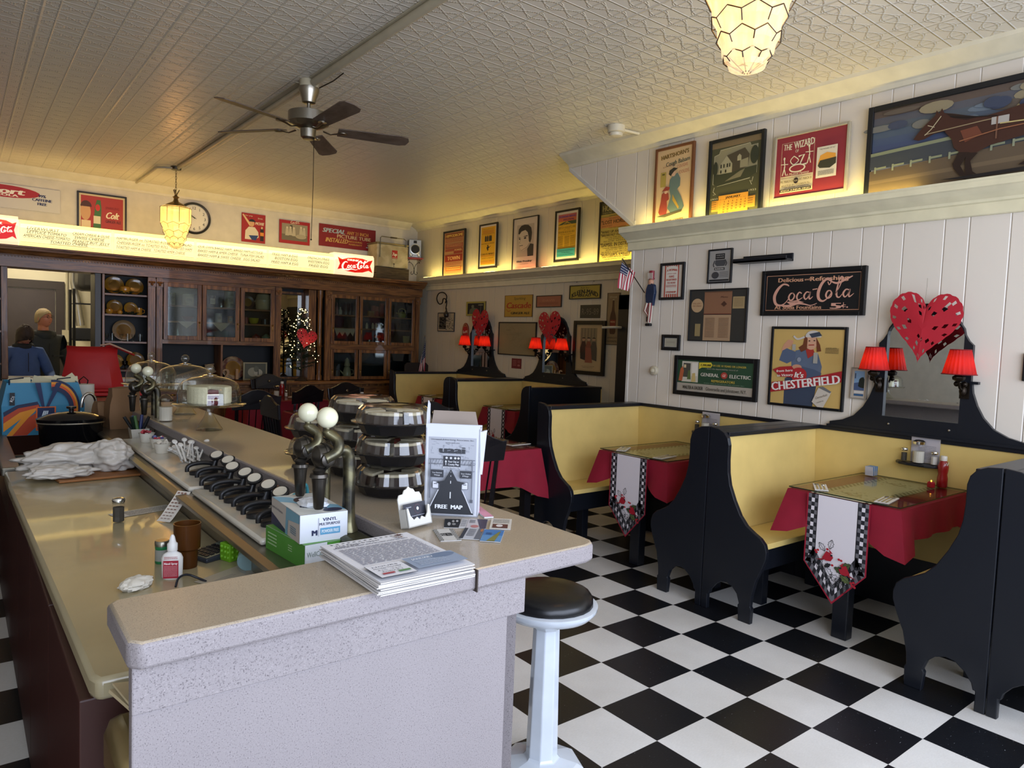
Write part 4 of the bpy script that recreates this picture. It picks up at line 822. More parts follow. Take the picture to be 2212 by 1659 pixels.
framed('small_rust_sign','small framed rust coloured sign right of the yellow ginger ale sign','sign',[(1158,639),(1212.4,636.5),(1212,662.8),(1157.5,664.6)],'x',XF,.01,'#2c221a',A_pk,depth=.015)
def A_kl(A):
    A.rect(0,0,1,1,'#a8963a'); A.text('Ask for',.5,.16,.14,'#3c3418',w=.3,shear=.3); A.text('KLEEN-MAID',.5,.46,.38,'#1e1c14',w=.88,bold=.06,arc=.5); A.text('BREAD',.5,.78,.22,'#1e1c14',w=.42,bold=.04)
o=framed('bread_sign','framed yellow bread sign hanging from two hooks on the far wall','sign',[(1229.6,617),(1297,612.7),(1296,644.3),(1229,647.3)],'x',XF,.012,'#1c1a14',A_kl,depth=.02)
MB().tube([(-.14,0,.11),(-.14,0,.15),(-.13,0,.16)],.003,5).tube([(.14,0,.11),(.14,0,.15),(.15,0,.16)],.003,5).build('hook',ir,o)
def A_lp(A): A.rect(0,0,1,1,'#3a382e'); A.text('R-95-89',.5,.5,.5,'#6c6656',w=.84,bold=.01)
framed('number_plate','old dark number plate reading R 95 89','plate',[(1253,658.7),(1297.5,658.2),(1295.4,686.8),(1253,687.3)],'x',XF,0,'#3a382e',A_lp,'#3a382e',.006)
def A_bt(A):
    A.rect(0,0,1,1,'#8c7a5c'); A.text('Drink',.5,.07,.04,'#c9bda0',w=.6,shear=.2); A.poly([(.32,.80),(.26,.76),(.24,.5),(.28,.42),(.38,.34),(.42,.22),(.42,.13),(.58,.13),(.58,.22),(.62,.34),(.72,.42),(.78,.5),(.76,.76),(.68,.80)],'#4a2e20'); A.rect(.42,.11,.58,.14,'#a39a80'); A.rect(.28,.52,.74,.66,'#7c2c22'); A.text('PEPSI',.5,.56,.03,'#c9b890',w=.36); A.text("AMERICA'S",.5,.87,.035,'#3c2a1c',w=.8); A.text('FAVORITE',.5,.94,.035,'#3c2a1c',w=.8)
framed('bottle_sign','tall brown bottle sign beside the dark doorway','sign',[(1312,633),(1339,631.6),(1334.7,745),(1307.6,744.8)],'x',XF,.006,'#4a3a26',A_bt,depth=.012)
def A_map(A):
    A.rect(0,0,1,1,'#8f8260'); rr=random.Random(8)
    for k in range(9):
        x,y=.3+rr.random()*.4,.2+rr.random()*.5; P=[(x+.12*math.cos(a*.7)*(.5+rr.random()),y+.18*math.sin(a*.7)*(.5+rr.random())) for a in range(9)]; A.line(P,.002,'#7d7152',True)
    A.lines(.2,.34,.22,.25,1,'#6b6046')
framed('map_print','wide black framed faint map between the two far mirrors','picture',[(1076.5,696),(1158,695),(1156,769),(1075,766.6)],'x',XF,.014,'#15130f',A_map,depth=.02,frough=.2)
def A_rd(A): A.rect(0,0,1,1,'#74262a'); A.lines(.12,.5,.2,.8,4,'#a86a64'); A.lines(.6,.88,.2,.5,3,'#a86a64'); A.ell(.74,.68,.14,.1,'#a86a64')
framed('small_red_sign','small dark red card under the faint map','sign',[(1105,774.7),(1126,774),(1125.8,796.7),(1105,795.4)],'x',XF,0,'#74262a',A_rd,'#74262a',.004)
def A_ppl(A):
    A.rect(0,0,1,1,'#a8946c'); A.rect(.06,.04,.94,.97,'#b59f76'); A.rect(.16,.07,.8,.62,'#8a7c5c')
    for k in range(5): A.rect(.2+.12*k,.08,.24+.12*k,.4,'#6f6650')
    for x,c1,c2 in ((.30,'#2e2c28','#a88c6c'),(.5,'#7c4a38','#b5987a'),(.70,'#4a463c','#a88c6c')):
        A.poly([(x-.11,.74),(x-.13,.5),(x-.06,.36),(x+.06,.36),(x+.12,.5),(x+.12,.78)],c1); A.ell(x,.32,.055,.035,c2); A.ell(x,.30,.065,.025,'#221e1a',0,180)
    A.poly([(.38,.82),(.4,.5),(.6,.5),(.66,.82)],'#8c5240'); A.text('THE COUNTRY COURTSHIP',.5,.90,.014,'#2c241a',w=.5); A.text('SPRING FIELDS N.Y.',.5,.93,.014,'#2c241a',w=.4)
framed('people_print','large black framed print of three standing figures right of the mirror','picture',[(1238.5,693.7),(1306.8,691.6),(1303,811),(1235,809)],'x',XF-.01,.045,'#15130f',A_ppl,depth=.03,frough=.2)
# near wall, lower row
def A_vote(A):
    A.rect(0,0,1,1,'#c9bfb0')
    for k in range(7): A.rect(.13+.11*k,0,.185+.11*k,1,'#b0402e')
    A.poly([(.2,.08),(.8,.08),(.8,.9),(.2,.9)],'#d9d2c4'); A.ell(.5,.08,.3,.06,'#d9d2c4'); A.text('A WOMAN',.5,.14,.07,'#b0402e',w=.5,bold=.05,arc=.4); A.text('LIVING HERE',.5,.26,.03,'#b0402e',w=.44)
    A.text('HAS',.5,.35,.07,'#b0402e',w=.24,bold=.04); A.text('REGISTERED',.5,.45,.06,'#b0402e',w=.5,bold=.04); A.text('TO VOTE',.5,.55,.06,'#b0402e',w=.4,bold=.04); A.lines(.24,.76,.62,.7,3,'#b0402e'); A.text('CITIZENSHIP',.5,.84,.06,'#b0402e',w=.5,bold=.04)
framed('vote_poster','black framed red and white poster, a woman living here has registered to vote','poster',[(1426,568.9),(1478.7,565),(1474,647.6),(1421.8,647.6)],'x',XN,.022,'#15171b',A_vote)
def A_bump(A):
    A.rect(0,0,1,1,'#9d9a94'); A.rect(.28,.1,.72,.28,'#1e1f21'); A.text('LOOSE NUTS',.5,.15,.035,'#c8c4bc',w=.36); A.text('LOSE SHOTS',.5,.22,.035,'#c8c4bc',w=.36); A.poly([(.3,.3),(.72,.3),(.78,.42),(.7,.5),(.36,.5),(.26,.42)],'#4a4b4d'); A.line([(.26,.32),(.2,.45),(.24,.52)],.008,'#3a3b3d',True); A.line([(.74,.3),(.82,.42),(.76,.5)],.008,'#3a3b3d',True)
    A.rect(.26,.55,.74,.63,'#1e1f21'); A.text('BUNKERS',.5,.59,.045,'#c8c4bc',w=.4,bold=.04); A.ell(.32,.79,.17,.11,'#3c3d40'); A.lines(.52,.92,.68,.88,7,'#6e6d6a'); A.rect(.04,.93,.96,.98,'#1e1f21')
framed('nut_advert','small grey advertisement with a ball beside the floating shelf','poster',[(1529.9,539.7),(1581.8,534.9),(1577.5,611.4),(1526,611.9)],'x',XN,.012,'#15171b',A_bump)
a,b=at(1583,563,x=XN-.10),at(1698,550,x=XN-.10); t=thing('wall_ledge','empty black floating ledge above the large script sign','shelf',(XN,(a.y+b.y)/2,a.z-.02)); w=abs(a.y-b.y)
MB().bx(-.10,-.003,-w/2,w/2,0,.014).bx(-.10,-.088,-w/2,w/2,.0,.03).bx(-.018,-.003,-w/2,w/2-.03,.0,.055).build('ledge',black2,t,bevel=.002)
def A_menu(A):
    A.rect(0,0,1,1,'#34332f'); A.rect(.26,.03,.75,.48,'#8a6248'); A.rect(.26,.49,.75,1,'#a88a6a'); A.ell(.13,.3,.11,.14,'#b89a74'); A.text("MILLER'S",.13,.26,.03,'#7c4a34',w=.16); A.text('ICE CREAM',.13,.31,.03,'#7c4a34',w=.16)
    A.rect(.77,.14,.97,.37,'#a38c62'); A.lines(.79,.95,.17,.34,6,'#7c6a4c'); A.rect(.11,.67,.21,.92,'#948259'); A.text('Menu',.62,.14,.035,'#4c3024',w=.12,shear=.2); A.poly([(.57,.28),(.62,.22),(.67,.28),(.62,.33)],'#4c3024')
    A.lines(.3,.47,.55,.95,14,'#7c5c44'); A.lines(.54,.72,.55,.95,14,'#7c5c44',seed=3); A.rect(.26,.03,.75,.045,'#6c4a36'); A.rect(.26,.465,.75,.48,'#6c3a2c')
framed('old_menu_frame','black framed old brown menu with round ice cream label','frame',[(1490.6,627.3),(1615.4,620),(1608.6,738.7),(1483.8,737.5)],'x',XN,.008,'#15171b',A_menu)
def A_coke(A):
    A.rect(0,0,1,1,'#101214'); A.line([(.015,.04),(.985,.04),(.985,.96),(.015,.96),(.015,.04)],.004,'#c08a6a'); A.text('Delicious',.28,.155,.115,'#cf9a78',w=.27,bold=.03); A.text('and',.455,.16,.06,'#cf9a78',w=.05,bold=.02); A.text('Refreshing',.68,.155,.115,'#cf9a78',w=.38,bold=.03)
    A.coke(.5,.54,.86,'#cf9a84',rot=2,fat=.72); A.poly([(.25,.745),(.36,.70),(.44,.76),(.33,.78),(.3,.83),(.27,.78)],'#cf9a84'); A.text('TRADE MARK',.33,.745,.03,'#3a2620',w=.09)
    A.text('At Soda Fountains',.37,.885,.10,'#cf9a78',w=.5,bold=.025); A.text('5',.765,.86,.15,'#cf9a84',w=.09,bold=.06); A.text('c',.84,.85,.09,'#cf9a84',w=.04,bold=.04); A.line([(.84,.78),(.84,.93)],.004,'#cf9a84'); A.ell(.878,.90,.008,.018,'#cf9a84')
framed('script_soda_sign','large black sign with pink script, at soda fountains five cents','sign',[(1644,587.3),(1870,571.4),(1867.3,679),(1642.3,684)],'x',XN,.028,'#0e1013',A_coke,depth=.03)
def A_cert(A): A.rect(0,0,1,1,'#2c2d2e'); A.rect(.06,.08,.94,.92,'#b5b0a4'); A.rect(.1,.13,.9,.87,'#a8a38f'); A.lines(.2,.8,.4,.6,2,'#8c8778')
framed('small_certificate','small black framed blank certificate above the thermostat','frame',[(1428,722.8),(1467.3,722.8),(1466.8,757),(1428,757)],'x',XN,.022,'#101215',A_cert)
def A_ge(A):
    A.rect(0,0,1,1,'#a89f90'); A.rect(0,0,1,.74,'#2c4a34'); A.rect(.06,.04,.29,.7,'#c9c2b0'); A.rect(.08,.1,.18,.55,'#4c4a42'); A.rect(.2,.08,.28,.5,'#e0dacb')
    A.poly([(.02,.68),(.04,.3),(.07,.2),(.09,.35),(.07,.68)],'#b5603c'); A.poly([(.14,.62),(.15,.34),(.18,.32),(.19,.62)],'#5a6a3c'); A.poly([(.2,.7),(.21,.42),(.25,.4),(.26,.68)],'#c9b070'); A.rect(.09,.15,.12,.25,'#d9c49a')
    A.poly([(.30,.06),(.46,.04),(.48,.12),(.46,.2),(.34,.21),(.30,.27)],'#d9c33c'); A.text('2,200,000',.39,.13,.07,'#2c2a14',w=.14,bold=.05,shear=.2); A.text('IN USE 10 YEARS OR LONGER',.70,.13,.06,'#c9b04a',w=.42,bold=.02); A.text("- that's the dependability record of",.6,.235,.04,'#b5ae9c',w=.42,shear=.2)
    A.text('GENERAL',.45,.43,.11,'#cfc9b8',w=.24,bold=.03); A.text('ELECTRIC',.84,.43,.11,'#cfc9b8',w=.26,bold=.03); A.ell(.64,.42,.042,.10,'#c03c34'); A.ell(.64,.42,.034,.082,'#2c4a34'); A.ell(.64,.42,.030,.072,'#c03c34'); A.text('GE',.64,.42,.08,'#e0dacb',w=.04,shear=.2)
    A.text('REFRIGERATORS',.63,.61,.075,'#c9b04a',w=.3,bold=.02); A.lines(.38,.9,.69,.72,1,'#7c9078'); A.text('WALTER A. EACKER',.23,.87,.11,'#1c1c1a',w=.28,bold=.03); A.text('Gloversville and Johnstown, N.Y.',.67,.87,.11,'#1c1c1a',w=.52,bold=.01)
framed('refrigerator_sign','black framed green refrigerator advertisement low on the near wall','sign',[(1455.4,769.6),(1636.2,772.7),(1633.7,866.3),(1453.4,853.7)],'x',XN,.034,'#0e1013',A_ge,depth=.025)
def A_ches(A):
    A.rect(0,0,1,1,'#c9a862'); A.poly([(.20,1),(.20,.66),(.30,.60),(.62,.60),(.66,.72),(.62,1)],'#3c4658')
    A.poly([(.30,.64),(.28,.40),(.34,.28),(.50,.25),(.66,.32),(.72,.48),(.70,.62),(.6,.66)],'#5d6b80'); A.poly([(.34,.30),(.16,.24),(.10,.42),(.22,.46),(.34,.40)],'#54627a'); A.poly([(.12,.30),(.16,.20),(.22,.14),(.30,.15),(.28,.22),(.2,.26)],'#c99474'); A.poly([(.28,.52),(.40,.48),(.62,.52),(.72,.56),(.70,.64),(.5,.62),(.36,.60)],'#4c5a70'); A.ell(.37,.50,.07,.035,'#c99474')
    A.poly([(.48,.26),(.58,.24),(.62,.32),(.52,.38)],'#a8342c'); A.ell(.555,.17,.085,.095,'#d0a080'); A.poly([(.46,.08),(.44,.2),(.38,.24),(.42,.3),(.5,.26),(.5,.12)],'#6c3a22'); A.poly([(.62,.1),(.68,.2),(.70,.28),(.64,.29),(.63,.2)],'#6c3a22'); A.ell(.58,.09,.11,.075,'#c8c2b8',-10,190); A.poly([(.52,.06),(.66,.03),(.70,.08),(.56,.11)],'#3c4450'); A.line([(.46,.1),(.36,.13),(.30,.09)],.012,'#c8c2b8',True)
    A.line([(.52,.205),(.60,.20)],.006,'#a02c24'); A.ell(.53,.15,.012,.008,'#3c2a22'); A.ell(.60,.145,.012,.008,'#3c2a22'); A.rect(.29,.2,.34,.28,'#a8a498'); A.rect(.60,.3,.66,.44,'#a8a498'); A.ell(.40,.4,.03,.03,'#8c94a0')
    A.lines(.76,.94,.24,.31,5,'#5c4a30'); A.text('CURVED LADIES',.84,.235,.012,'#3c3020',w=.14)
    A.poly([(.02,.72),(0,.86),(1,.66),(1,.52),(.45,.66)],'#a8262c'); A.ell(.41,.60,.115,.095,'#b02c30'); A.poly([(.02,.55),(.12,.51),(.30,.49),(.36,.56),(.34,.64),(.14,.64)],'#a8262c')
    A.text('from here',.2,.555,.035,'#e8e0d4',w=.24,shear=.2,rot=6,bold=.03); A.text('to Victory',.21,.615,.035,'#e8e0d4',w=.24,shear=.2,rot=6,bold=.03); A.text("It's",.42,.60,.075,'#e8e0d4',w=.12,shear=.2,bold=.04)
    A.text('CHESTERFIELD',.5,.70,.115,'#e8e2d8',w=.97,rot=9.5,bold=.04); A.poly([(.62,.94),(.70,.75),(.76,.73),(.88,.79),(.86,.84),(.78,1.0),(.70,1.0)],'#c9bfae'); A.poly([(.70,.75),(.76,.73),(.88,.79),(.86,.81)],'#6c6c6a'); A.text('Chesterfield',.745,.86,.03,'#5c4a30',w=.17,rot=20,shear=.2); A.text('CIGARETTES',.735,.93,.014,'#5c4a30',w=.10,rot=20)
framed('cigarette_poster','black framed cigarette poster of a smiling woman in flying goggles','poster',[(1666,705.6),(1830.6,705.6),(1819.2,889.4),(1657.2,874.7)],'x',XN,.018,'#0e1013',A_ches,depth=.022)
def A_land(A):
    A.rect(0,0,1,1,'#b3a898'); A.rect(.14,.08,.86,.74,'#7fa0c0'); A.poly([(.14,.5),(.5,.46),(.86,.52),(.86,.74),(.14,.74)],'#46587a'); A.poly([(.44,.6),(.5,.36),(.62,.3),(.78,.28),(.86,.36),(.86,.66),(.6,.64)],'#1e2620'); A.rect(.18,.16,.26,.34,'#3c4658'); A.rect(.18,.76,.84,.84,'#c9c4bc'); A.rect(.18,.86,.84,.93,'#34587c')
framed('landscape_print','narrow silver framed blue landscape left of the near lamp','picture',[(1839.5,793.7),(1873.7,795),(1870.4,862.8),(1835,860.8)],'x',XN,.006,'#8c8478',A_land)
c=at(1411.6,800.5,x=XN-.02); t=thing('thermostat','round white thermostat knob on the near wall corner','thermostat',(XN-.001,c.y,c.z),-PI/2)
MB().lathe([(.038,0),(.038,.02),(.032,.028),(.018,.03),(.016,.045),(.008,.05)],n=24,rot=rotm('X',90)).build('dial',mat('thermostat_cream','#bdb49c',.35),t,smooth=40)
framed('dark_edge_frame','sliver of a black frame at the right picture edge','frame',[(2209,765),(2300,763),(2300,832),(2208,820)],'x',XN,.02,'#101215',lambda A:A.rect(0,0,1,1,'#8c8778'))
# near wall, top row on the plate shelf
def A_bal(A):
    A.rect(0,0,1,1,'#cfb184'); A.text("HARTSHORN'S",.5,.08,.06,'#a8894c',w=.8,bold=.07,rot=4); A.text("HARTSHORN'S",.51,.085,.055,'#6c5430',w=.78,bold=.03,rot=4); A.text('Cough Balsam',.6,.185,.06,'#4c5648',w=.68,bold=.03,rot=5,shear=.1); A.text('ALWAYS RELIEVES',.35,.225,.02,'#8a5a44',w=.36,rot=5); A.text('COUGHS',.74,.25,.045,'#b06a54',w=.3,rot=5); A.text('COLDS.',.8,.33,.045,'#b06a54',w=.3,rot=4)
    A.rect(.12,.30,.28,.50,'#a8944a'); A.rect(.16,.32,.24,.34,'#5c5228')
    A.poly([(.38,.52),(.40,.42),(.50,.36),(.62,.34),(.70,.42),(.70,.52),(.62,.56),(.74,.66),(.84,.80),(.78,.86),(.46,.87),(.36,.8),(.44,.64)],'#5f7370'); A.ell(.5,.34,.06,.04,'#cfa98a'); A.poly([(.36,.34),(.38,.29),(.5,.26),(.62,.28),(.52,.31),(.46,.34),(.42,.37)],'#33322c'); A.poly([(.50,.62),(.70,.80),(.68,.83),(.50,.70)],'#a88a3c')
    A.poly([(.10,.84),(.16,.7),(.18,.6),(.28,.56),(.38,.6),(.40,.68),(.34,.7),(.36,.82),(.34,.88),(.14,.88)],'#8e3f34'); A.ell(.30,.57,.05,.03,'#cfa98a'); A.poly([(.18,.56),(.3,.5),(.42,.52),(.38,.56)],'#8e3f34'); A.poly([(.06,.90),(.3,.88),(.8,.84),(.78,.87),(.3,.92)],'#54503c')
    A.text('PRICE 25 CENTS.',.5,.975,.03,'#4c3c28',w=.72,rot=3,bold=.03)
zsh=2.345+.167
def q4(tl,tr,br,bl): return [tl,tr,br,bl]
framed('balsam_poster','brown framed cough balsam poster of a woman and child','poster',q4((1414.7,323.4),(1498.6,303.4),(1491.4,505),(1407.8,518)),'x',XN-.02,.022,'#6b4226',A_bal,depth=.025)
def A_cal(A):
    A.rect(0,0,1,1,'#4c4c34'); A.rect(0,0,1,.08,'#7c6a4c'); A.poly([(.06,.18),(.16,.16),(.18,.11),(.78,.09),(.80,.13),(.93,.12),(.93,.50),(.82,.52),(.80,.56),(.14,.60),(.12,.57),(.05,.57)],'#8c8668'); A.line([(.06,.18),(.16,.16),(.18,.11),(.78,.09),(.80,.13),(.93,.12),(.93,.50),(.82,.52),(.80,.56),(.14,.60),(.12,.57),(.05,.57),(.06,.18)],.003,'#c9c2a0')
    A.poly([(.06,.44),(.93,.40),(.93,.5),(.8,.55),(.14,.6),(.06,.56)],'#3c3f2c'); A.poly([(.3,.55),(.6,.44),(.7,.42),(.62,.52)],'#7a7458'); A.poly([(.16,.44),(.18,.32),(.32,.20),(.44,.32),(.44,.44)],'#a39c7c'); A.poly([(.32,.20),(.68,.14),(.78,.24),(.76,.40),(.44,.44),(.44,.32)],'#4c4434'); A.poly([(.60,.40),(.60,.3),(.76,.28),(.76,.4)],'#8f886a'); A.poly([(.54,.30),(.54,.24),(.58,.21),(.62,.24),(.62,.30)],'#a39c7c')
    for x in (.20,.26,.33,.38): A.rect(x,.31,x+.025,.36,'#2c2c20')
    for x in (.2,.3): A.rect(x,.39,x+.03,.43,'#2c2c20')
    A.ell(.88,.26,.08,.12,'#33382a'); A.ell(.1,.36,.05,.1,'#33382a'); A.rect(.2,.74,.80,1,'#c98f34'); A.rect(.06,.80,.94,.95,'#b07f34'); A.rect(.2,.74,.80,1,'#c98f34'); A.text('JANUARY',.5,.775,.03,'#2c2414',w=.3,bold=.04); A.text('1933',.11,.775,.025,'#c9c2a0',w=.14); A.text('1933',.88,.725,.025,'#c9c2a0',w=.14)
    for r,row in enumerate((['','','','','','','']and['1','2','3','4','5','6','7'],['8','9','10','11','12','13','14'],['15','16','17','18','19','20','21'],['22','23','24','25','26','27','28'],['29','30','31','','','',''])):
        for k,s in enumerate(row):
            if s: A.text(s,.245+.085*k,.83+.036*r,.02,'#b0742c' if k==0 else '#231d10',bold=.05)
    A.text('SUN MON TUE WED THU FRI SAT',.5,.803,.008,'#2c2414',w=.56); A.lines(.08,.18,.82,.94,4,'#6c4c20'); A.lines(.82,.92,.80,.92,4,'#6c4c20'); A.line([(.12,.62),(.1,.68),(.16,.72),(.1,.72)],.004,'#c9c2a0'); A.line([(.9,.56),(.88,.62),(.84,.60),(.88,.66)],.004,'#c9c2a0')
framed('calendar_frame','black framed old calendar page showing a house and january','calendar',[(1529.7,304.9),(1650.7,277.5),(1643,468.7),(1523.5,485.4)],'x',XN-.03,.026,'#14171a',A_cal,depth=.03)
def A_wiz(A):
    A.rect(0,0,1,1,'#8a2f38'); A.rect(.08,.10,.56,.94,'#d0c29a'); A.rect(.085,.105,.555,.66,'#8a2f38'); A.text('THE',.17,.17,.10,'#e0d8b8',w=.12,bold=.03,rot=-3); A.text('WIZARD',.41,.15,.12,'#e0d8b8',w=.29,bold=.03,rot=4); A.text('OF',.31,.26,.05,'#e0d8b8',w=.05)
    A.line([(.27,.34),(.34,.42),(.27,.48),(.22,.41),(.27,.34)],.006,'#e0d8b8',True); A.line([(.34,.36),(.42,.34),(.36,.50),(.46,.50)],.012,'#e0d8b8')
    for x,y in ((.13,.5),(.49,.36)): A.line([(x,y-.12),(x+.01,y),(x-.02,y+.14)],.007,'#e0d8b8'); A.line([(x,y),(x+.03,y+.14)],.006,'#e0d8b8'); A.line([(x-.05,y-.05),(x+.06,y-.04)],.005,'#e0d8b8'); A.ell(x,y-.14,.014,.025,'#e0d8b8')
    A.ell(.33,.55,.12,.07,'#e0d8b8'); A.ell(.33,.55,.10,.05,'#8a2f38'); A.text('A Musical Fantasy',.34,.635,.04,'#e0d8b8',w=.34,shear=.3)
    A.text('PRESENTED BY COLONIAL LITTLE THEATRE, JOHNSTOWN NY',.32,.69,.018,'#7c2a2c',w=.45); A.text('FRI. MARCH 29',.19,.75,.04,'#4c3028',w=.19); A.text('SAT. MARCH 30',.46,.74,.04,'#4c3028',w=.18); A.ell(.325,.755,.035,.05,'#2c2020'); A.text('8:30',.325,.755,.03,'#d0c29a',w=.045); A.text('ADULTS $1.20 -- STUDENTS 75c',.32,.82,.03,'#4c3028',w=.42); A.text('SAT. MATINEE -- STUDENTS 50c',.34,.855,.022,'#4c3028',w=.36); A.rect(.09,.88,.55,.925,'#1e1a1a'); A.text('KNOX JUNIOR HIGH',.32,.903,.03,'#d0c29a',w=.42,bold=.03)
    A.rect(.61,.28,.89,.78,'#d5cbb4'); A.text('"THE WIZARD OF OZ"',.75,.32,.022,'#2c241c',w=.22); A.poly([(.63,.56),(.66,.42),(.75,.38),(.87,.42),(.88,.56)],'#d99a3c'); A.poly([(.63,.58),(.66,.50),(.88,.48),(.88,.58),(.8,.64),(.66,.62)],'#3c3a2c'); A.lines(.64,.86,.67,.75,4,'#5c5446')
framed('show_poster','silver framed red theatre poster lettered the wizard of','poster',[(1671.5,296.7),(1835.4,260.2),(1828.3,411.4),(1666.6,434)],'x',XN-.02,.018,'#a39c88',A_wiz,depth=.025,frough=.25)
def A_horse(A):
    # original trotting-horse painting: sky, fence, track, bay horse in harness
    n=10
    for k,c in enumerate(('#5c4e44','#55555a','#50585f','#4c5866','#48546a','#46506a')): A.rect(0,k*.085,1,(k+1)*.085+.01,c)
    rr=random.Random(11)
    for i in range(26): x=.02+rr.random()*.95; y=.04+rr.random()*.3; A.ell(x,y,.03+.05*rr.random(),.02+.05*rr.random(),rr.choice(('#6f6f68','#8a7f64','#3f4658','#5d5348','#64707a')),n=14)
    for i in range(12): A.ell(.45+.5*rr.random(),.18+.14*rr.random(),.035,.06,rr.choice(('#343c50','#3a4254','#9c8d62')),n=12)
    A.poly([(0,.52),(1,.38),(1,.46),(0,.6)],'#7c8266'); A.poly([(0,.56),(1,.42),(1,.66),(0,.72)],'#3a3f44'); A.poly([(0,.74),(1,.62),(1,1),(0,1)],'#5c4e3c'); A.poly([(0,.86),(1,.78),(1,.84),(0,.9)],'#6c5c46')
    for k in range(14): x=.02+k*.075; y=.735-.12*x; A.poly([(x,y-.03),(x+.05,y-.037),(x+.05,y-.012),(x,y-.005)],'#7f8468'); A.rect(x,y-.04,x+.008,y+.04,'#858a70')
    B='#3e2218'; D='#24150f'; H='#6a3a28'
    # unit: picture spans about 3 horse heads wide; horse placed left-centre
    A.poly([(.19,.40),(.18,.44),(.20,.465),(.225,.46),(.26,.42),(.30,.41),(.33,.52),(.34,.62),(.37,.70),(.42,.72),(.47,.66),(.56,.62),(.62,.60),(.64,.70),(.70,.68),(.74,.58),(.75,.42),(.72,.32),(.66,.27),(.58,.27),(.50,.31),(.44,.33),(.38,.28),(.33,.23),(.295,.20),(.285,.14),(.275,.20),(.265,.15),(.26,.21),(.23,.28),(.205,.35)],B)
    A.poly([(.30,.21),(.36,.26),(.42,.32),(.38,.33),(.33,.28)],D); A.poly([(.58,.29),(.66,.29),(.71,.36),(.70,.44),(.6,.42)],H); A.poly([(.36,.44),(.42,.42),(.44,.52),(.38,.58)],H)
    for P in ([(.36,.68),(.34,.80),(.345,.86),(.37,.95),(.41,.965),(.42,.95),(.385,.92),(.37,.84),(.385,.76),(.40,.70)],[(.39,.70),(.385,.82),(.39,.95),(.43,.955),(.415,.92),(.405,.80),(.43,.72)],[(.62,.62),(.60,.74),(.62,.84),(.57,.92),(.60,.93),(.645,.85),(.64,.74),(.68,.66)],[(.68,.62),(.70,.74),(.68,.84),(.70,.92),(.73,.91),(.715,.84),(.735,.72),(.745,.6)]): A.poly(P,D)
    A.poly([(.74,.30),(.80,.34),(.83,.46),(.80,.6),(.77,.58),(.775,.44),(.73,.36)],'#15100d')
    A.line([(.225,.41),(.44,.375),(.50,.37)],.006,'#8c7a5c'); A.line([(.285,.23),(.25,.36),(.225,.42)],.005,'#b5a888'); A.line([(.235,.31),(.262,.345)],.004,'#b5a888'); A.rect(.47,.36,.53,.44,'#a8a39a'); A.line([(.50,.44),(.9,.50),(1,.52)],.007,'#b5a46c'); A.line([(.49,.36),(.49,.60)],.008,'#6c4a38'); A.line([(.36,.56),(.5,.50),(.6,.49)],.006,'#8c5a3c'); A.line([(.32,.26),(.40,.31),(.49,.35)],.005,'#15100d')
    for rx in (.10,.085): A.line([(.80+rx*math.cos(a/10*2*PI),.80+rx*1.15*math.sin(a/10*2*PI)) for a in range(11)],.006,'#8f8468' if rx<.09 else '#2c2622',True)
    for a in range(8): A.line([(.80,.80),(.80+.085*math.cos(a*PI/4),.80+.098*math.sin(a*PI/4))],.002,'#8f8468')
    A.line([(.72,.62),(.86,.60),(1,.62)],.01,'#2c2622'); A.poly([(.3,.97),(.9,.93),(.95,.97),(.4,1)],'#1c1a1c')
framed('horse_painting','large black framed painting of a brown horse pulling a cart','painting',[(1874.5,232),(2560,77),(2545,395),(1863,460)],'x',XN-.02,.034,'#14161a',A_horse,depth=.035,frough=.45)
# wooden folk figure and flag at the wall corner
c=at(1401,650,x=XN-.05); t=thing('wooden_figure','flat carved wooden man in striped trousers and tall striped hat','figurine',(XN-.03,c.y,c.z),-PI/2); S=1/316.*.98
F=lambda px,py:Vector(((px-1401)*S*1.08,0,(650-py)*S))
wr=mat('figure_red','#8e2430',.45); ww=mat('figure_white','#cfc4b4',.5); wb=mat('figure_blue','#1c2c48',.4); wk=mat('figure_black','#14161a',.4); wf=mat('figure_skin','#c9977a',.5)
MB().lathe([(.028,0),(.03,.01),(.024,.012),(.025,.07),(.022,.072)],F(1402,593),16,1,.7).build('hat',wr,t,smooth=40)
mb=MB().m(ww)
for k in range(5): mb.box(F(1395+k*3.4,584)+Vector((0,-.019,0)),(.005,.004,.05))
mb.build('hat_stripes',ww,t)
MB().ball(F(1401,600),.026,14,10,(1,.8,1.15)).build('head',wf,t,smooth=60); 
mb=MB().m(wb); mb.prism([( -.045,.0),(-.05,-.06),(-.04,-.14),(.03,-.14),(.045,-.03),(.035,.03),(0,.045),(-.03,.03)],.03,lambda u,v,w:F(1403,617)+Vector((u,-.015+w,v))); mb.tube([F(1411,612),F(1413,630),F(1402,634),F(1392,627)],.016,8); mb.tube([F(1396,612),F(1392,628),F(1388,628)],.014,8); mb.build('coat',wb,t,smooth=40,bevel=.004)
MB().ball(F(1388,626),.013,8,6).ball(F(1392,632),.012,8,6).build('hand',wf,t)
mb=MB(); mb.m(ww).tube([F(1405,655),F(1404,680),F(1402,708)],.021,10,.7).tube([F(1395,655),F(1388,676),F(1400,690)],[.022,.018,.015],10,.7); mb.m(wr)
for dx_ in (-.011,.004,.017): mb.tube([F(1405,656)+Vector((dx_,-.014,0)),F(1402,707)+Vector((dx_*.8,-.014,0))],.0042,6); mb.tube([F(1395,656)+Vector((dx_,-.014,0)),F(1388,676)+Vector((dx_*.9,-.012,0)),F(1399,689)+Vector((dx_*.4,-.011,0))],.004,6)
mb.build('trousers',ww,t,smooth=50)
MB().box(F(1399,713),(.055,.03,.022)).box(F(1397,698),(.026,.026,.045)).build('boots',wk,t,bevel=.006)
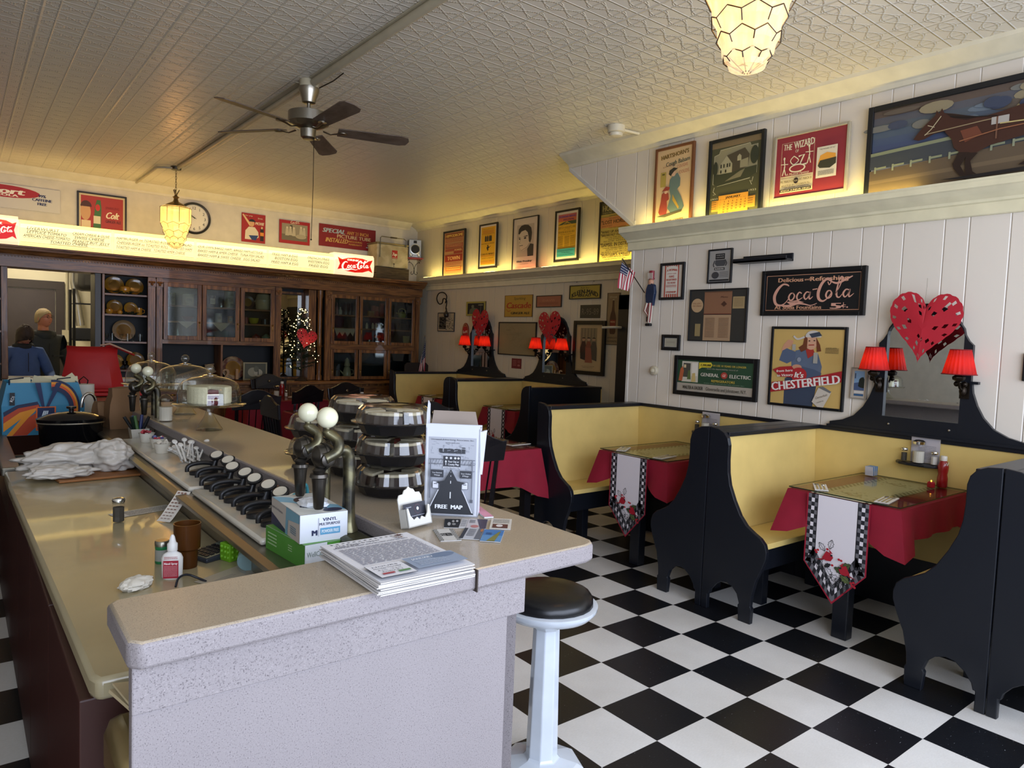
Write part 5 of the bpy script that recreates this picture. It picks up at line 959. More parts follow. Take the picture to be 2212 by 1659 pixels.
def flag_mesh(name,lab,p0,p1,c4,cat='flag',par=None,nu=13,seed=0):
    """pole p0->p1, cloth corners c4 tl,tr,br,bl (world)"""
    o=Vector(p0); t=thing(name,lab,cat,o)
    MB().tube([Vector((0,0,0)),Vector(p1)-o],.0045,6).build('pole',mat('dark_pole','#2c2219',.4),t)
    MB().ball(Vector(p1)-o,.008,8,6).build('finial',mat('gold_finial','#a38a4a',.3,.8),t)
    cs=[Vector(q)-o for q in c4]; mb=MB(); rd=mat('flag_red','#9c2434',.7); wt=mat('flag_white','#d5cdc4',.7); bl=mat('flag_blue','#1e2a4c',.7)
    m_=10; n1=(cs[1]-cs[0]).cross(cs[3]-cs[0]).normalized()
    def Pt(u,v):
        p=(cs[0]*(1-u)+cs[1]*u)*(1-v)+(cs[3]*(1-u)+cs[2]*u)*v; return p+n1*(.012*math.sin(u*11+v*3+seed)*v)
    V=[[mb.bm.verts.new(Pt(i/nu,j/m_)) for j in range(m_+1)] for i in range(nu+1)]
    for i in range(nu):
        for j in range(m_): mb.m(bl if (i>=nu*.0 and i<7 and j<4) else (rd if i%2==0 else wt)); mb._f([V[i][j],V[i+1][j],V[i+1][j+1],V[i][j+1]])
    mb.m(wt)
    for i in range(6):
        for j in range(4):
            p=Pt((i+.6)/nu,(j+.5)/m_); 
            for s in (1,-1): mb.box(p+n1*.001*s,(.006,.006,.006))
    mb.build('cloth',None,t,smooth=50); return t
p0=at(1392,632,x=XN-.052); p1=at(1345,560,x=XN-.45)
t=flag_mesh('small_flag','small striped flag on a pole held by the wooden figure',p0,p1,[at(1343,566,x=XN-.43),at(1372,588,x=XN-.25),at(1360,630,x=XN-.28),at(1334,622,x=XN-.42)])
# ================= WALL MIRRORS WITH SCONCES AND PAPER HEARTS =================
OUT=[(.545,0),(.545,.03),(.46,.05),(.39,.085),(.335,.145),(.30,.21),(.275,.28),(.267,.335),(.262,.34),(.26,.55),(.235,.575),(.215,.61),(.207,.645),(.19,.67),(.165,.715),(.12,.757),(.06,.782),(0,.79)]
shade=bpy.data.materials.new('red_pleated_shade'); shade.use_nodes=True; _n=shade.node_tree.nodes; _l=shade.node_tree.links; _b=_n['Principled BSDF']
_b.inputs['Base Color'].default_value=lin('#a31a20'); _b.inputs['Roughness'].default_value=.7; _tr=_n.new('ShaderNodeBsdfTranslucent'); _tr.inputs[0].default_value=lin('#c8301c'); _mx=_n.new('ShaderNodeMixShader'); _mx.inputs[0].default_value=.5; _l.new(_b.outputs[0],_mx.inputs[1]); _l.new(_tr.outputs[0],_mx.inputs[2]); _l.new(_mx.outputs[0],_n['Material Output'].inputs[0])
brz=mat('dark_bronze','#2c241c',.4,.8)
heartm=mat('red_paper','#b01c2c',.6)
def heart_pts(n=60,sx=1,sy=1):
    P=[]
    for i in range(n):
        t=2*PI*i/n; x=16*math.sin(t)**3; y=13*math.cos(t)-5*math.cos(2*t)-2*math.cos(3*t)-math.cos(4*t); P.append((x/17*.5*sx,(y+2.5)/14.5*.46*sy))
    return P
def heart(label,loc,rz,w=.43,h=.40,tilt=0,ns=9,layers=1):
    """lacy cut paper heart: scalloped rim, punched holes (boolean free: grid faces left out)"""
    t=thing('paper_heart',label,'decoration',loc,rz,'cut paper hearts')
    rr=random.Random(int(loc[1]*100)+3); 
    for L_ in range(layers):
        mb=MB(); k=1-.04*L_; HP=heart_pts(90,w*k,h*k)
        # scalloped outline
        Q=[]
        for i,(x,y) in enumerate(HP):
            s=1+.022*abs(math.sin(i*PI/3)); Q.append((x*s,y*s))
        # cells: triangulate by concentric rings with holes between
        R=[1,.93,.82,.70,.58,.46,.34,.22,.10]; y0=.02*h
        V=[]
        for q in R: V.append([mb.bm.verts.new((x*q,(-.012*L_)-.010*(1-q),y0+(y-y0)*q)) for i,(x,y) in enumerate(Q)])
        n=len(Q)
        for r in range(len(R)-1):
            for i in range(n):
                hole=(r==1 and i%4==1) or (r==3 and (i+2)%9 in (0,1)) or (r==5 and i%13 in(0,1,2)) or (r in (2,4) and rr.random()<.04)
                if hole: continue
                mb._f([V[r][i],V[r][(i+1)%n],V[r+1][(i+1)%n],V[r+1][i]])
        mb._f(V[-1]); o=mb.build('paper_layer',heartm,t,solid=.0012); o.rotation_euler=(0,math.radians(tilt),0)
    MB().tube([(0,0,.3*h),(.004,.005,.55*h),(.0,.012,.66*h)],.0012,5).build('hanging_string',mat('string','#8c8474',.8),t)
    return t
def sconce(label,loc,rz,e=2.2,src=None):
    t=thing('wall_sconce',label,'lamp',loc,rz,'red shaded sconces on the mirrors')
    MB().lathe([(.086,-.075),(.083,-.073),(.052,.062),(.05,.062)],(0,-.10,0),44,fl=.022).build('lamp_shade',shade,t)
    mb=MB(); 
    for z,r in ((-.075,.087),(.062,.052)): mb.lathe([(r,-.003),(r+.003,0),(r,.003),(r-.002,0)],(0,-.10,z),36)
    mb.build('shade_trim',mat('shade_trim','#7c1018',.6),t)
    mb=MB().tube([(0,-.002,-.16),(0,-.04,-.17),(0,-.08,-.15),(0,-.10,-.11),(0,-.10,-.07)],.007,8).lathe([(.005,-.12),(.028,-.105),(.03,-.09),(.018,-.08),(.014,-.05)],(0,-.10,0),12,fl=.12).ball((0,-.03,-.17),.02,10,6,(1,1,1.6)).ball((.02,-.07,-.13),.016,8,6).ball((-.02,-.07,-.13),.016,8,6); mb.box((0,-.004,-.17),(.05,.008,.09))
    mb.build('bracket',brz,t,smooth=50)
    MB().ball((0,-.10,-.015),.018,12,8,(1,1,1.5)).build('bulb',mat('warm_bulb','#ffe0a0',emit=14,col2='#ffb860'),t)
    p=t.matrix_basis@Vector((0,-.10,-.03)); lamp('sconce_light','POINT',p,e,'#ff9c4a',.015)
    return t
def mirror(label,xw,yc,zb,sc=1.0):
    t=thing('wall_mirror',label,'mirror',(xw-.001,yc,zb),-PI/2,'arched black mirrors on the wall')
    # one outline with a mirror opening: build as left+right+top+bottom pieces
    gx,g0,g1=.213,.10,.60
    def outer(s): return [(s*x,z) for x,z in OUT]
    mb=MB(); fn=lambda u,v,w:Vector((u,-.003-w,v)); D=.028
    def wat(z):  # half width of outline at height z
        for (xa,za),(xb,zb_) in zip(OUT,OUT[1:]):
            if za<=z<=zb_ and zb_>za: return xa+(xb-xa)*(z-za)/(zb_-za)
        return .0
    for s in (-1,1):
        P=[(s*gx,g0),]+[(s*wat(g0),g0)]+[(s*x,z) for x,z in OUT if g0<z<g1]+[(s*wat(g1),g1),(s*gx,g1)]
        mb.prism(P,D,fn)
    mb.prism([(-gx,0)]+[(gx,0)]+[(.545,0),(.545,.03),(.46,.05),(.39,.085),(wat(g0),g0),(-wat(g0),g0),(-.39,.085),(-.46,.05),(-.545,.03),(-.545,0)],D,fn)
    arc=[(gx*math.cos(a),g1+.125*math.sin(a)) for a in [PI*i/16 for i in range(17)]]
    top=[(x,z) for x,z in OUT if z>g1]
    outl=[(wat(g1),g1)]+top+[(-x,z) for x,z in top[::-1][1:]]+[(-wat(g1),g1)]
    mb.prism(outl+[(-gx,g1)]+arc[::-1][1:-1]+[(gx,g1)],D,fn)
    mb.bx(-.30,-.255,-.036,-.003,.33,.345).bx(.255,.30,-.036,-.003,.33,.345)
    mb.bx(-.56,.56,-.04,-.003,-.004,.012)
    mb.build('frame',black2,t)
    mb=MB(); mb.prism([(-gx-.003,g0-.003),(gx+.003,g0-.003),(gx+.003,g1)]+[(x*1.01,z) for x,z in arc]+[(-gx-.003,g1)],.004,lambda u,v,w:Vector((u,-.008-w,v))); mb.build('mirror_glass',mirm,t)
    for s in (-1,1): MB().ball((s*.17,-.034,.055),.007,8,6).build('screw',mat('screw_metal','#a39c90',.3,.9),t)
    return t
for i,(xw,yc,zb,lab) in enumerate(((XN,1.815,1.066,'near the front booth table'),(XF,6.39,1.066,'above the nearer far booth'),(XF,7.92,1.066,'above the farthest booth'))):
    mirror(('large arched black mirror '+lab) ,xw,yc,zb)
    e=1.1 if i==0 else 1.6
    sconce('red shaded lamp on the left side of the mirror '+lab,(xw-.032,yc+.235,zb+.46),-PI/2,e)
    sconce('red shaded lamp on the right side of the mirror '+lab,(xw-.032,yc-.235,zb+.46),-PI/2,e)
heart('big red paper heart hanging before the mirror near the front booth table',(XN-.10,1.80,1.71),-PI/2,.42,.44,5)
heart('red paper heart on the mirror above the nearer far booth',(XF-.10,6.42,1.70),-PI/2,.42,.44,-3)
heart('red paper heart on the mirror above the farthest booth',(XF-.10,7.86,1.73),-PI/2,.40,.46,4)
# ================= CEILING FIXTURES =================
nick=mat('brushed_nickel','#a09a8c',.28,1); bladem=mat('fan_blade','#6a5a4c',.5,kind='wood',col2='#584839',scale=3)
fx_,fy_=1.93,4.84
t=thing('ceiling_fan','five bladed ceiling fan with brushed metal motor','ceiling fan',(fx_,fy_,ZC-.001))
MB().lathe([(.062,-.05),(.064,-.0)],n=28).build('mounting_plate',mat('cream_plate','#b8ad90',.5),t,smooth=40)
MB().lathe([(.03,-.155),(.045,-.15),(.05,-.12),(.068,-.075),(.07,-.05),(.05,-.048)],n=32).build('canopy',nick,t,smooth=40)
MB().lathe([(.012,-.21),(.012,-.14)],n=12).build('downrod',nick,t)
MB().lathe([(.02,-.21),(.11,-.213),(.135,-.222),(.137,-.29),(.12,-.298),(.10,-.31),(.06,-.325)],n=40).build('motor',nick,t,smooth=35)
MB().lathe([(.0,-.40),(.035,-.398),(.05,-.385),(.054,-.33),(.045,-.32)],n=28).build('switch_housing',nick,t,smooth=35)
for a in (54.6,126.6,198.6,270.6,342.6):
    bl=MB(); zz=-.325
    P=[(.20,-.055),(.64,-.072),(.69,-.055),(.705,0),(.69,.055),(.64,.072),(.20,.055)]
    R=rotm('X',-12)
    bl.prism(P,.007,lambda u,v,w:Vector((u,0,zz))+R@Vector((0,v,w))); o=bl.build('blade',bladem,t,bevel=.002); o.rotation_euler=(0,0,math.radians(a))
    b=MB().tube([(.10,0,zz-.005),(.15,0,zz-.02),(.20,0,zz-.008),(.25,0,zz-.004)],[.012,.01,.014,.016],8,.4); b.lathe([(.03,0),(.03,.006)],(.235,0,zz-.008),16); q=b.build('blade_arm',nick,t,smooth=50); q.rotation_euler=(0,0,math.radians(a))
MB().tube([(.02,-.05,-.39),(.02,-.055,-.7),(.015,-.05,-1.08)],.0022,5).ball((.015,-.05,-1.085),.006,8,6).build('pull_chain',brz,t)
t=MB().tube([(fx_+.005,YF,ZC-.028),(fx_+.005,4.76,ZC-.028)],.026,12).bx(fx_-.03,fx_+.04,YF,4.76,ZC-.01,ZC-.001).build('ceiling_conduit',mat('painted_pipe','#b8ad92',.45),smooth=50); tag(t,'thick painted pipe on the ceiling in front of the fan','pipe')
t=MB().tube([(1.925,4.92,ZC-.024),(1.89,8.3,ZC-.024)],.020,10).bx(1.87,1.95,4.92,8.3,ZC-.008,ZC-.001).build('ceiling_conduit',mat('painted_pipe','#b8ad92',.45),smooth=50); tag(t,'painted pipe on the ceiling between fan and far pendant lamp','pipe')
a=at(272,412,z=ZC-.02); t=MB().tube([(1.85,8.40,ZC-.02),(1.78,8.43,ZC-.02),(1.72,8.5,ZC-.02),(a.x,min(a.y,YB-.15),ZC-.02)],.012,8).build('ceiling_conduit',mat('painted_pipe','#b8ad92',.45),smooth=50); tag(t,'thin pipe running from the far pendant lamp towards the back wall','pipe')
t=MB().tube([at(690,190,z=ZC-.012),at(720,175,z=ZC-.012),at(742,158,z=ZC-.012)],.004,6).build('ceiling_cable',ir); tag(t,'thin dark cable on the ceiling beside the fan','cable')
c=at(1331,283,z=ZC-.04); t=thing('smoke_detector','round white smoke detector on the ceiling near the bulkhead','smoke detector',(c.x,c.y,ZC-.001))
MB().lathe([(.035,-.085),(.05,-.08),(.055,-.06),(.05,-.055),(.068,-.05),(.07,0)],n=28).build('body',mat('detector_white','#cfc7b0',.4),t,smooth=35)
b=at(1430,300,z=ZC-.02); t=MB().tube([(c.x+.07,c.y,ZC-.015),(XN-.16,c.y-.02,ZC-.015)],.012,8).build('cable_cover',mat('detector_white','#cfc7b0',.4),smooth=50); tag(t,'white cable cover from the smoke detector to the wall','cable cover')
# leaded glass pendants
lead=mat('dark_leading','#2c281c',.5,.3)
def pendant(label,x,y,zb,e,gm,chain_top=ZC):
    t=thing('pendant_lamp',label,'pendant lamp',(x,y,zb),0,'leaded glass pendant lamps')
    prof=[(.03,0),(.06,.012),(.066,.03),(.088,.062),(.092,.09),(.105,.115),(.108,.155),(.126,.185),(.130,.225),(.152,.27),(.155,.42),(.150,.43),(.14,.442),(.05,.455)]
    N_=16
    MB().lathe(prof,n=N_).build('lamp_shade',gm,t)
    # leading lines
    mb=MB()
    def pt(r,z,a): return (r*1.012*math.cos(a),r*1.012*math.sin(a),z)
    def hexrow(z0,z1,r0,r1,off,n=8,d=.012):
        for k in range(n*2):
            a=2*PI*(k+off)/(n*2); b=2*PI*(k+1+off)/(n*2); zz0=z1+(d if k%2 else -d); zz1=z1+(-d if k%2 else d)
            mb.tube([pt(r1,zz0,a),pt(r1,zz1,b)],.0022,4)
            if k%2==0: mb.tube([pt(r0,z0+d,a),pt(r1,zz0,a)],.0022,4)
    for i in range(8): a=2*PI*i/8; mb.tube([pt(.155,.43,a),pt(.155,.27,a)],.0024,4)
    mb.tube([pt(.154,.43,2*PI*i/24) for i in range(25)],.003,4)
    hexrow(.19,.255,.128,.15,0); hexrow(.12,.175,.107,.126,1); hexrow(.065,.11,.09,.106,0); hexrow(.02,.05,.066,.08,1,d=.008)
    for i in range(8): a=2*PI*(i+.5)/8; mb.tube([pt(.012,-.001,a),pt(.07,.04,a)],.002,4)
    mb.build('leading',lead,t)
    MB().lathe([(.125,.44),(.10,.462),(.06,.485),(.03,.50),(.02,.53),(.035,.55),(.018,.56),(.008,.58)],n=24).build('cap',mat('pendant_brass','#8a7650',.35,.9),t,smooth=50)
    mb=MB()
    for s in range(3): a=2*PI*s/3; mb.tube([(0,0,.56),(.02*math.cos(a),.02*math.sin(a),.60),(.035*math.cos(a),.035*math.sin(a),.63)],.006,6)
    mb.build('finial',nick,t,smooth=50)
    mb=MB(); z=.58; top=chain_top-zb; k=0
    while z<top-.03:
        R=rotm('Z',90*(k%2)); mb.tube([R@Vector((.007*math.cos(q*PI/4),0,.018*math.sin(q*PI/4)))+Vector((0,0,z)) for q in range(9)],.0022,4); z+=.029; k+=1
    mb.lathe([(.05,top-.03),(.055,top-.002)],n=20); mb.build('chain',mat('chain_metal','#4c4436',.4,.9),t)
    lamp('pendant_light','POINT',(x,y,zb+.28),e,'#ffb868',.10)
    return t
def pendant_glass(name,c1,c2,e):
    m=bpy.data.materials.new(name); m.use_nodes=True; N=m.node_tree.nodes; L=m.node_tree.links; b=N['Principled BSDF']; b.inputs['Base Color'].default_value=lin('#a88c5c'); b.inputs['Roughness'].default_value=.3
    n=N.new('ShaderNodeTexNoise'); n.inputs['Scale'].default_value=9; tc=N.new('ShaderNodeTexCoord'); mp=N.new('ShaderNodeMapping'); mp.inputs['Scale'].default_value=(3,3,.5); L.new(tc.outputs['Object'],mp.inputs[0]); L.new(mp.outputs[0],n.inputs['Vector'])
    r=N.new('ShaderNodeValToRGB'); r.color_ramp.elements[0].color=lin(c1); r.color_ramp.elements[1].color=lin(c2); r.color_ramp.elements[0].position=.3; r.color_ramp.elements[1].position=.7; L.new(n.outputs[0],r.inputs[0]); L.new(r.outputs[0],b.inputs['Emission Color']); b.inputs['Emission Strength'].default_value=e
    t_=N.new('ShaderNodeBsdfTransparent'); mx=N.new('ShaderNodeMixShader'); mx.inputs[0].default_value=.35; L.new(b.outputs[0],mx.inputs[1]); L.new(t_.outputs[0],mx.inputs[2]); L.new(mx.outputs[0],N['Material Output'].inputs[0]); return m
pendant('leaded glass pendant lamp glowing in front of the wall clock',1.89,8.42,2.41,24,pendant_glass('pendant_opal_far','#ffcf6a','#ffe890',.85))
pendant('large cream leaded glass lamp cut by the top picture edge',2.15,1.495,2.50,15,pendant_glass('pendant_opal_near','#f0c890','#fff0d0',.9))
# ================= WORK COUNTER BEHIND THE BAR =================
WZ=.88; tan=mat('worn_laminate','#a39877',.27,kind='patch',col2='#9a8f70',scale=3,coat=.35); brn=mat('dark_brown_laminate','#3c221c',.45,scale=2); chrome=mat('chrome','#d0d0cc',.08,1); sst=mat('brushed_steel','#8f8a7c',.3,.9,scale=4); dst=mat('green_grey_steel','#5c584a',.35,.7,scale=4)
t=thing('work_counter','low tan laminate work counter behind the lunch counter','counter',(.40,2.7,0))
def L_(x,y): return (x-.40,y-2.7)
pts=[L_(.195,1.53),L_(.205,1.50),L_(.60,1.49),L_(.652,1.50),L_(.648,3.86),L_(.163,3.86),L_(.163,3.5)]
MB().prism(pts,.045,lambda u,v,w:Vector((u,v,WZ-.045+w))).build('worktop',tan,t,bevel=.01,smooth=35)
mb=MB()
for i in range(4): mb.bx(.178-.40,.64-.40,1.53+.583*i-2.7,1.53+.583*i+.578-2.7,.10,WZ-.047)
mb.build('cabinet',brn,t,bevel=.004)
MB().bx(.21-.4,.64-.4,1.53-2.7,3.86-2.7,0,.10).build('toe_kick',black2,t)
# ingredient trough with rim between worktop and counter
t=thing('ice_trough','long steel trough with rim between work counter and lunch counter','trough',(.75,2.8,0))
def tl(x,y): return Vector((x-.75,y-2.8,0))
MB().bx(.655-.75,.868-.75,1.47-2.8,4.95-2.8,.50,.90).build('body',dst,t)
MB().prism([(.645-.75,.862),(.652-.75,.862),(.652-.75,.945),(.866-.75,.945),(.866-.75,.958),(.635-.75,.958),(.612-.75,.952),(.612-.75,.938),(.645-.75,.94)],3.48,lambda u,v,w:Vector((u,1.47-2.8+w,v))).build('rim',sst,t,bevel=.002)
MB().bx(.862-.75,.868-.75,1.47-2.8,4.95-2.8,.958,1.012).build('back_strip',black2,t)
# sink section beyond
t=thing('sink_counter','steel sink section beyond the work counter','sink',(.45,4.65,0))
mb=MB(); ringframe(mb,.50,1.5,.07,-.02,.02); o=mb.build('sink_rim',sst,t,bevel=.006); o.rotation_euler=(-PI/2,0,0); o.location=(-.045,0,WZ-.01)
MB().bx(-.225,.14,-.68,.68,.60,.61).bx(-.225,-.215,-.68,.68,.61,WZ-.03).bx(.13,.14,-.68,.68,.61,WZ-.03).bx(-.22,.14,-.02,.0,.61,WZ-.05).build('basin',dst,t)
MB().bx(-.26,.14,-.74,.74,0,.59).build('sink_cabinet',brn,t)
# waste bin at the near end
t=thing('waste_bin','steel topped bin tucked under the counter end','bin',(.40,1.36,0))
MB().bx(-.195,.20,-.1,.1,.72,.835).build('bin_hood',mat('tan_steel','#8c7a52',.28,.6,scale=3),t,bevel=.03,smooth=40)
MB().bx(-.18,.20,-.09,.12,0,.718).build('bin_body',brn,t,bevel=.01)
o=tag(MB().box((0,0,0),(.10,.16,.006),rotm('Y',12)@rotm('Z',14)).box((0,0,.01),(.10,.16,.004),rotm('Y',12)@rotm('Z',8)).build('papers',mat('old_paper','#b5a582',.7),loc=(.285,1.40,.855)),'loose papers on the steel bin hood','paper')
o=tag(MB().bx(-1.75,.05,1.0,8.6,0,.012).build('floor_mat',mat('red_mat','#4a1210',.8,bump=.3)),'dark red floor mat in the aisle behind the counter','mat')
# back bar along the left wall (mostly outside the picture)
o=tag(MB().bx(-1.74,-1.15,1,8.5,.0,.9).build('left_back_bar',brn),'dark back bar cabinet along the left wall','cabinet')
# far return counter between sink and kitchen opening
t=thing('return_counter','reddish laminate counter in front of the kitchen opening','counter',(.75,7.0,0))
MB().prism([(-.95,-.25),(.17,-1.25),(.30,-1.05),(.30,1.9),(-.95,1.9)],.04,lambda u,v,w:Vector((u,v,.90+w))).build('counter_top',mat('pink_laminate','#9c7258',.35,coat=.2),t,bevel=.008)
MB().prism([(-.92,-.20),(.15,-1.18),(.27,-1.0),(.27,1.88),(-.92,1.88)],.90,lambda u,v,w:Vector((u,v,w))).build('base',brn,t)
# ---- items on the worktop ----
def on(px,py,z=WZ): return at(px,py,z=z)
p=on(256,1128)
t=thing('pepper_shaker','square glass pepper shaker with chrome top on the worktop','shaker',p); pg=glass('shaker_glass','#ffffff',.03,.5); pep=mat('ground_pepper','#3c372e',.9,scale=60)
def shaker(t,fill,h=.085,w=.017):
    MB().lathe([(w*1.25,0),(w*1.25,.012),(w*1.12,.02),(w*1.12,h*.72),(w*1.0,h*.8)],n=8).build('glass_body',pg,t); MB().lathe([(w*1.02,.004),(w*1.02,h*.62)],n=8).build('filling',fill,t)
    MB().lathe([(w*1.1,h*.78),(w*1.18,h*.80),(w*1.18,h*.92),(w*1.0,h*.99),(w*.4,h*1.02)],n=20).build('cap',chrome,t,smooth=40)
shaker(t,pep)
def paper_art(name,label,cat,loc,w,h,rz,items,bg='#d8d4ca',tilt=None,group=None):
    t=thing(name,label,cat,loc,rz,group); A=Art(w,h); A.rect(0,0,1,1,bg); items(A); o=A.build('sheet',t); o.rotation_euler=(-PI/2,0,0) if tilt is None else tilt; return t
p=on(300,1103)
paper_art('receipt','long white receipt lying behind the pepper shaker','receipt',(p.x+.01,p.y-.02,WZ+.0012),.21,.078,math.radians(15),lambda A:(A.lines(.2,.98,.1,.95,14,'#4c4840',th=.35),A.text('TOTAL',.9,.5,.16,'#2c2824',w=.08)))
p0=on(352,1128); p1=at(398,1066,z=.958)
t=thing('curled_receipt','curled receipt strip hanging over the trough rim','receipt',(p0.x,p0.y,WZ)); d=(Vector((p1.x,p1.y,.966))-Vector((p0.x,p0.y,WZ+.002))); perp=Vector((-d.y,d.x,0)).normalized()*.027
A=MB(); A.m(mat('receipt_white','#dcd6cc',.7)); n=10; V=[]
for i in range(n+1):
    q=i/n; c=Vector((d.x*q,d.y*q,.002+d.z*(q**1.7)+.012*math.sin(q*PI))); V.append((A.bm.verts.new(c-perp),A.bm.verts.new(c+perp)))
for a,b in zip(V,V[1:]): A._f([a[0],a[1],b[1],b[0]])
A.m(mat('receipt_print','#8c6a5c',.7))
for i in range(1,n):
    for s in (-.6,-.1,.4):
        q=i/n; c=Vector((d.x*q,d.y*q,.0035+d.z*(q**1.7)+.012*math.sin(q*PI)+.001)); dd=d*.04
        A._f([A.bm.verts.new(c+perp*s),A.bm.verts.new(c+perp*(s+.35)),A.bm.verts.new(c+perp*(s+.35)+Vector((dd.x,dd.y,dd.z*q*1.6))),A.bm.verts.new(c+perp*s+Vector((dd.x,dd.y,dd.z*q*1.6)))])
A.build('strip',None,t)
p=on(404,1224); t=thing('amber_tumbler','brown plastic tumbler on the worktop','tumbler',p)
amb=mat('amber_plastic','#5a3414',.3,trans=.35,kind='plain',ior=1.3); MB().lathe([(.026,0),(.027,.004),(.028,.05),(.0345,.055),(.036,.125),(.034,.125),(.0325,.057),(.026,.052),(.025,.008),(0,.008)],n=32).build('tumbler_body',amb,t,smooth=50)
p=on(372,1248); t=thing('nasal_spray','white squeeze bottle with red label in front of the tumbler','bottle',p,math.radians(-25)); wp=mat('white_plastic','#dcdad6',.35)
MB().lathe([(.024,0),(.026,.004),(.027,.055),(.022,.066),(.012,.072),(.011,.078)],n=28,sy=.62).build('bottle_body',wp,t,smooth=50); MB().lathe([(.013,.076),(.013,.094),(.009,.098),(.006,.112),(.003,.118)],n=20).build('nozzle_cap',wp,t,smooth=50)
A=Art(.038,.048,y=-.0); A.rect(0,0,1,1,'#9c1c30'); A.text('Nasal Spray',.5,.16,.12,'#e8d8d8',w=.86,bold=.04); A.lines(.06,.94,.3,.92,8,'#c98a90'); o=A.build('label_print',t); o.location=(0,-.0170,.028)
A=Art(.034,.01); A.lines(0,1,.1,.9,2,'#a8484c'); o=A.build('label_print',t); o.location=(0,-.0165,.058)
p=on(350,1215); t=thing('pill_bottle','small green banded jar with silver lid behind the squeeze bottle','jar',p)
MB().lathe([(.018,0),(.019,.003),(.018,.01),(.018,.042),(.019,.045),(.018,.05)],n=24).build('jar_body',mat('jar_green','#1f6a3c',.35),t,smooth=50); MB().lathe([(.0186,.008),(.0186,.040)],n=24).build('label_band',mat('jar_label','#8c8c84',.5),t); MB().lathe([(.0195,.050),(.0195,.062),(.017,.065)],n=24).build('lid',sst,t,smooth=40)
p=on(294,1270); mb=MB(); rr=random.Random(4)
def crumple(rx,ry,rz,n=26,m=16,amp=.35,seed=1,fr=1):
    rr=random.Random(seed); K=[(Vector((rr.gauss(0,1),rr.gauss(0,1),rr.gauss(0,1))).normalized(),rr.uniform(3,9)*fr,rr.random()*6) for _ in range(14)]
    mb=MB(); G=[]
    for i in range(m+1):
        th=PI*i/m; row=[]
        for j in range(n):
            ph=2*PI*j/n; d=Vector((math.sin(th)*math.cos(ph),math.sin(th)*math.sin(ph),math.cos(th))); r=1+amp*sum(abs(math.sin(k.dot(d)*f+q))-.6 for k,f,q in K)/5
            row.append(mb.bm.verts.new((d.x*rx*r,d.y*ry*r,max(0,d.z*rz*r+rz*.75))))
        G.append(row)
    for a,b in zip(G,G[1:]): mb.bridge(a,b)
    return mb
tag(crumple(.042,.030,.016,seed=3).build('crumpled_napkin',mat('tissue_white','#d8d2c4',.85),loc=p,rotz=.6,smooth=30),'crumpled white napkin at the left of the squeeze bottle','napkin')
p=on(462,1200); t=thing('desk_calculator','grey calculator behind the brown tumbler','calculator',(p.x,p.y,WZ),math.radians(20))
MB().prism([(-.06,0),(.06,0),(.06,.022),(-.06,.012)],.10,lambda u,v,w:Vector((u,-.05+w,v))).build('case',mat('calc_case','#2c3038',.4),t,bevel=.004)
R=Matrix.Rotation(-math.atan2(.01,.12),3,'Y'); MB().box((-.012,0,.0170),(.085,.084,.002),R).build('keypad',mat('calc_face','#8c8468',.5),t)
mb=MB()
for i in range(5):
    for j in range(5): mb.box((-.046+.0165*i,-.032+.0155*j,.0155+.0013*i),(.011,.011,.006),R)
o=mb.build('keys',mat('calc_keys','#1c1d20',.4),t); o['kind']='stuff'
MB().box((.046,0,.0225),(.022,.085,.003),R).build('display',mat('calc_display','#6c7468',.2),t)
p=on(500,1208); t=thing('green_sponge_cube','bright green knobbly cube beside the calculator','toy',(p.x,p.y,WZ),.35); gr=mat('lime_rubber','#6ca81e',.45)
mb=MB().box((0,0,.026),(.046,.046,.052))
for a in range(4):
    R=rotm('Z',90*a)
    for u in (-.013,.003,.016):
        for v in (.012,.028,.042): mb.ball(R@Vector((u,-.023,v)),.0055,8,6)
mb.build('cube',gr,t,smooth=40,bevel=.004); MB().lathe([(.011,.0525),(.011,.054)],n=14).build('top_emblem',mat('dark_green_print','#16382c',.5),t)
p=on(536,1232); t=thing('lying_jar','clear jar lying on its side near the green cube','jar',(p.x,p.y,WZ+.03),math.radians(70))
RX=rotm('Y',90); MB().lathe([(.0,-.04),(.026,-.04),(.029,-.034),(.029,.03),(.027,.036),(.027,.04)],n=26,rot=RX).build('glass_body',pg,t,smooth=40); MB().lathe([(.0293,-.006),(.0293,.022)],n=26,rot=RX).build('label_band',mat('jar_band','#7c9ca0',.5),t); MB().lathe([(.0285,.028),(.029,.04),(.0,.041)],n=26,rot=RX).build('lid',mat('jar_lid_pink','#b09c94',.5),t)
p=on(515,1243); paper_art('note_paper','loose grey paper under the lying jar','paper',(p.x-.02,p.y+.0,WZ+.0012),.16,.10,.5,lambda A:A.lines(.2,.6,.4,.6,2,'#8c8880'),'#a39a88')
p=on(404,1262); t=MB().tube(catmull([(-.03,-.01,0),(-.018,.012,.014),(.004,.018,.018),(.03,.01,.006),(.045,-.01,0)],4),.003,6).build('hair_band',mat('dark_band','#1c1e26',.4),loc=(p.x,p.y,WZ+.002),smooth=60); tag(t,'thin dark loop half hidden behind the counter ledge','hair band')
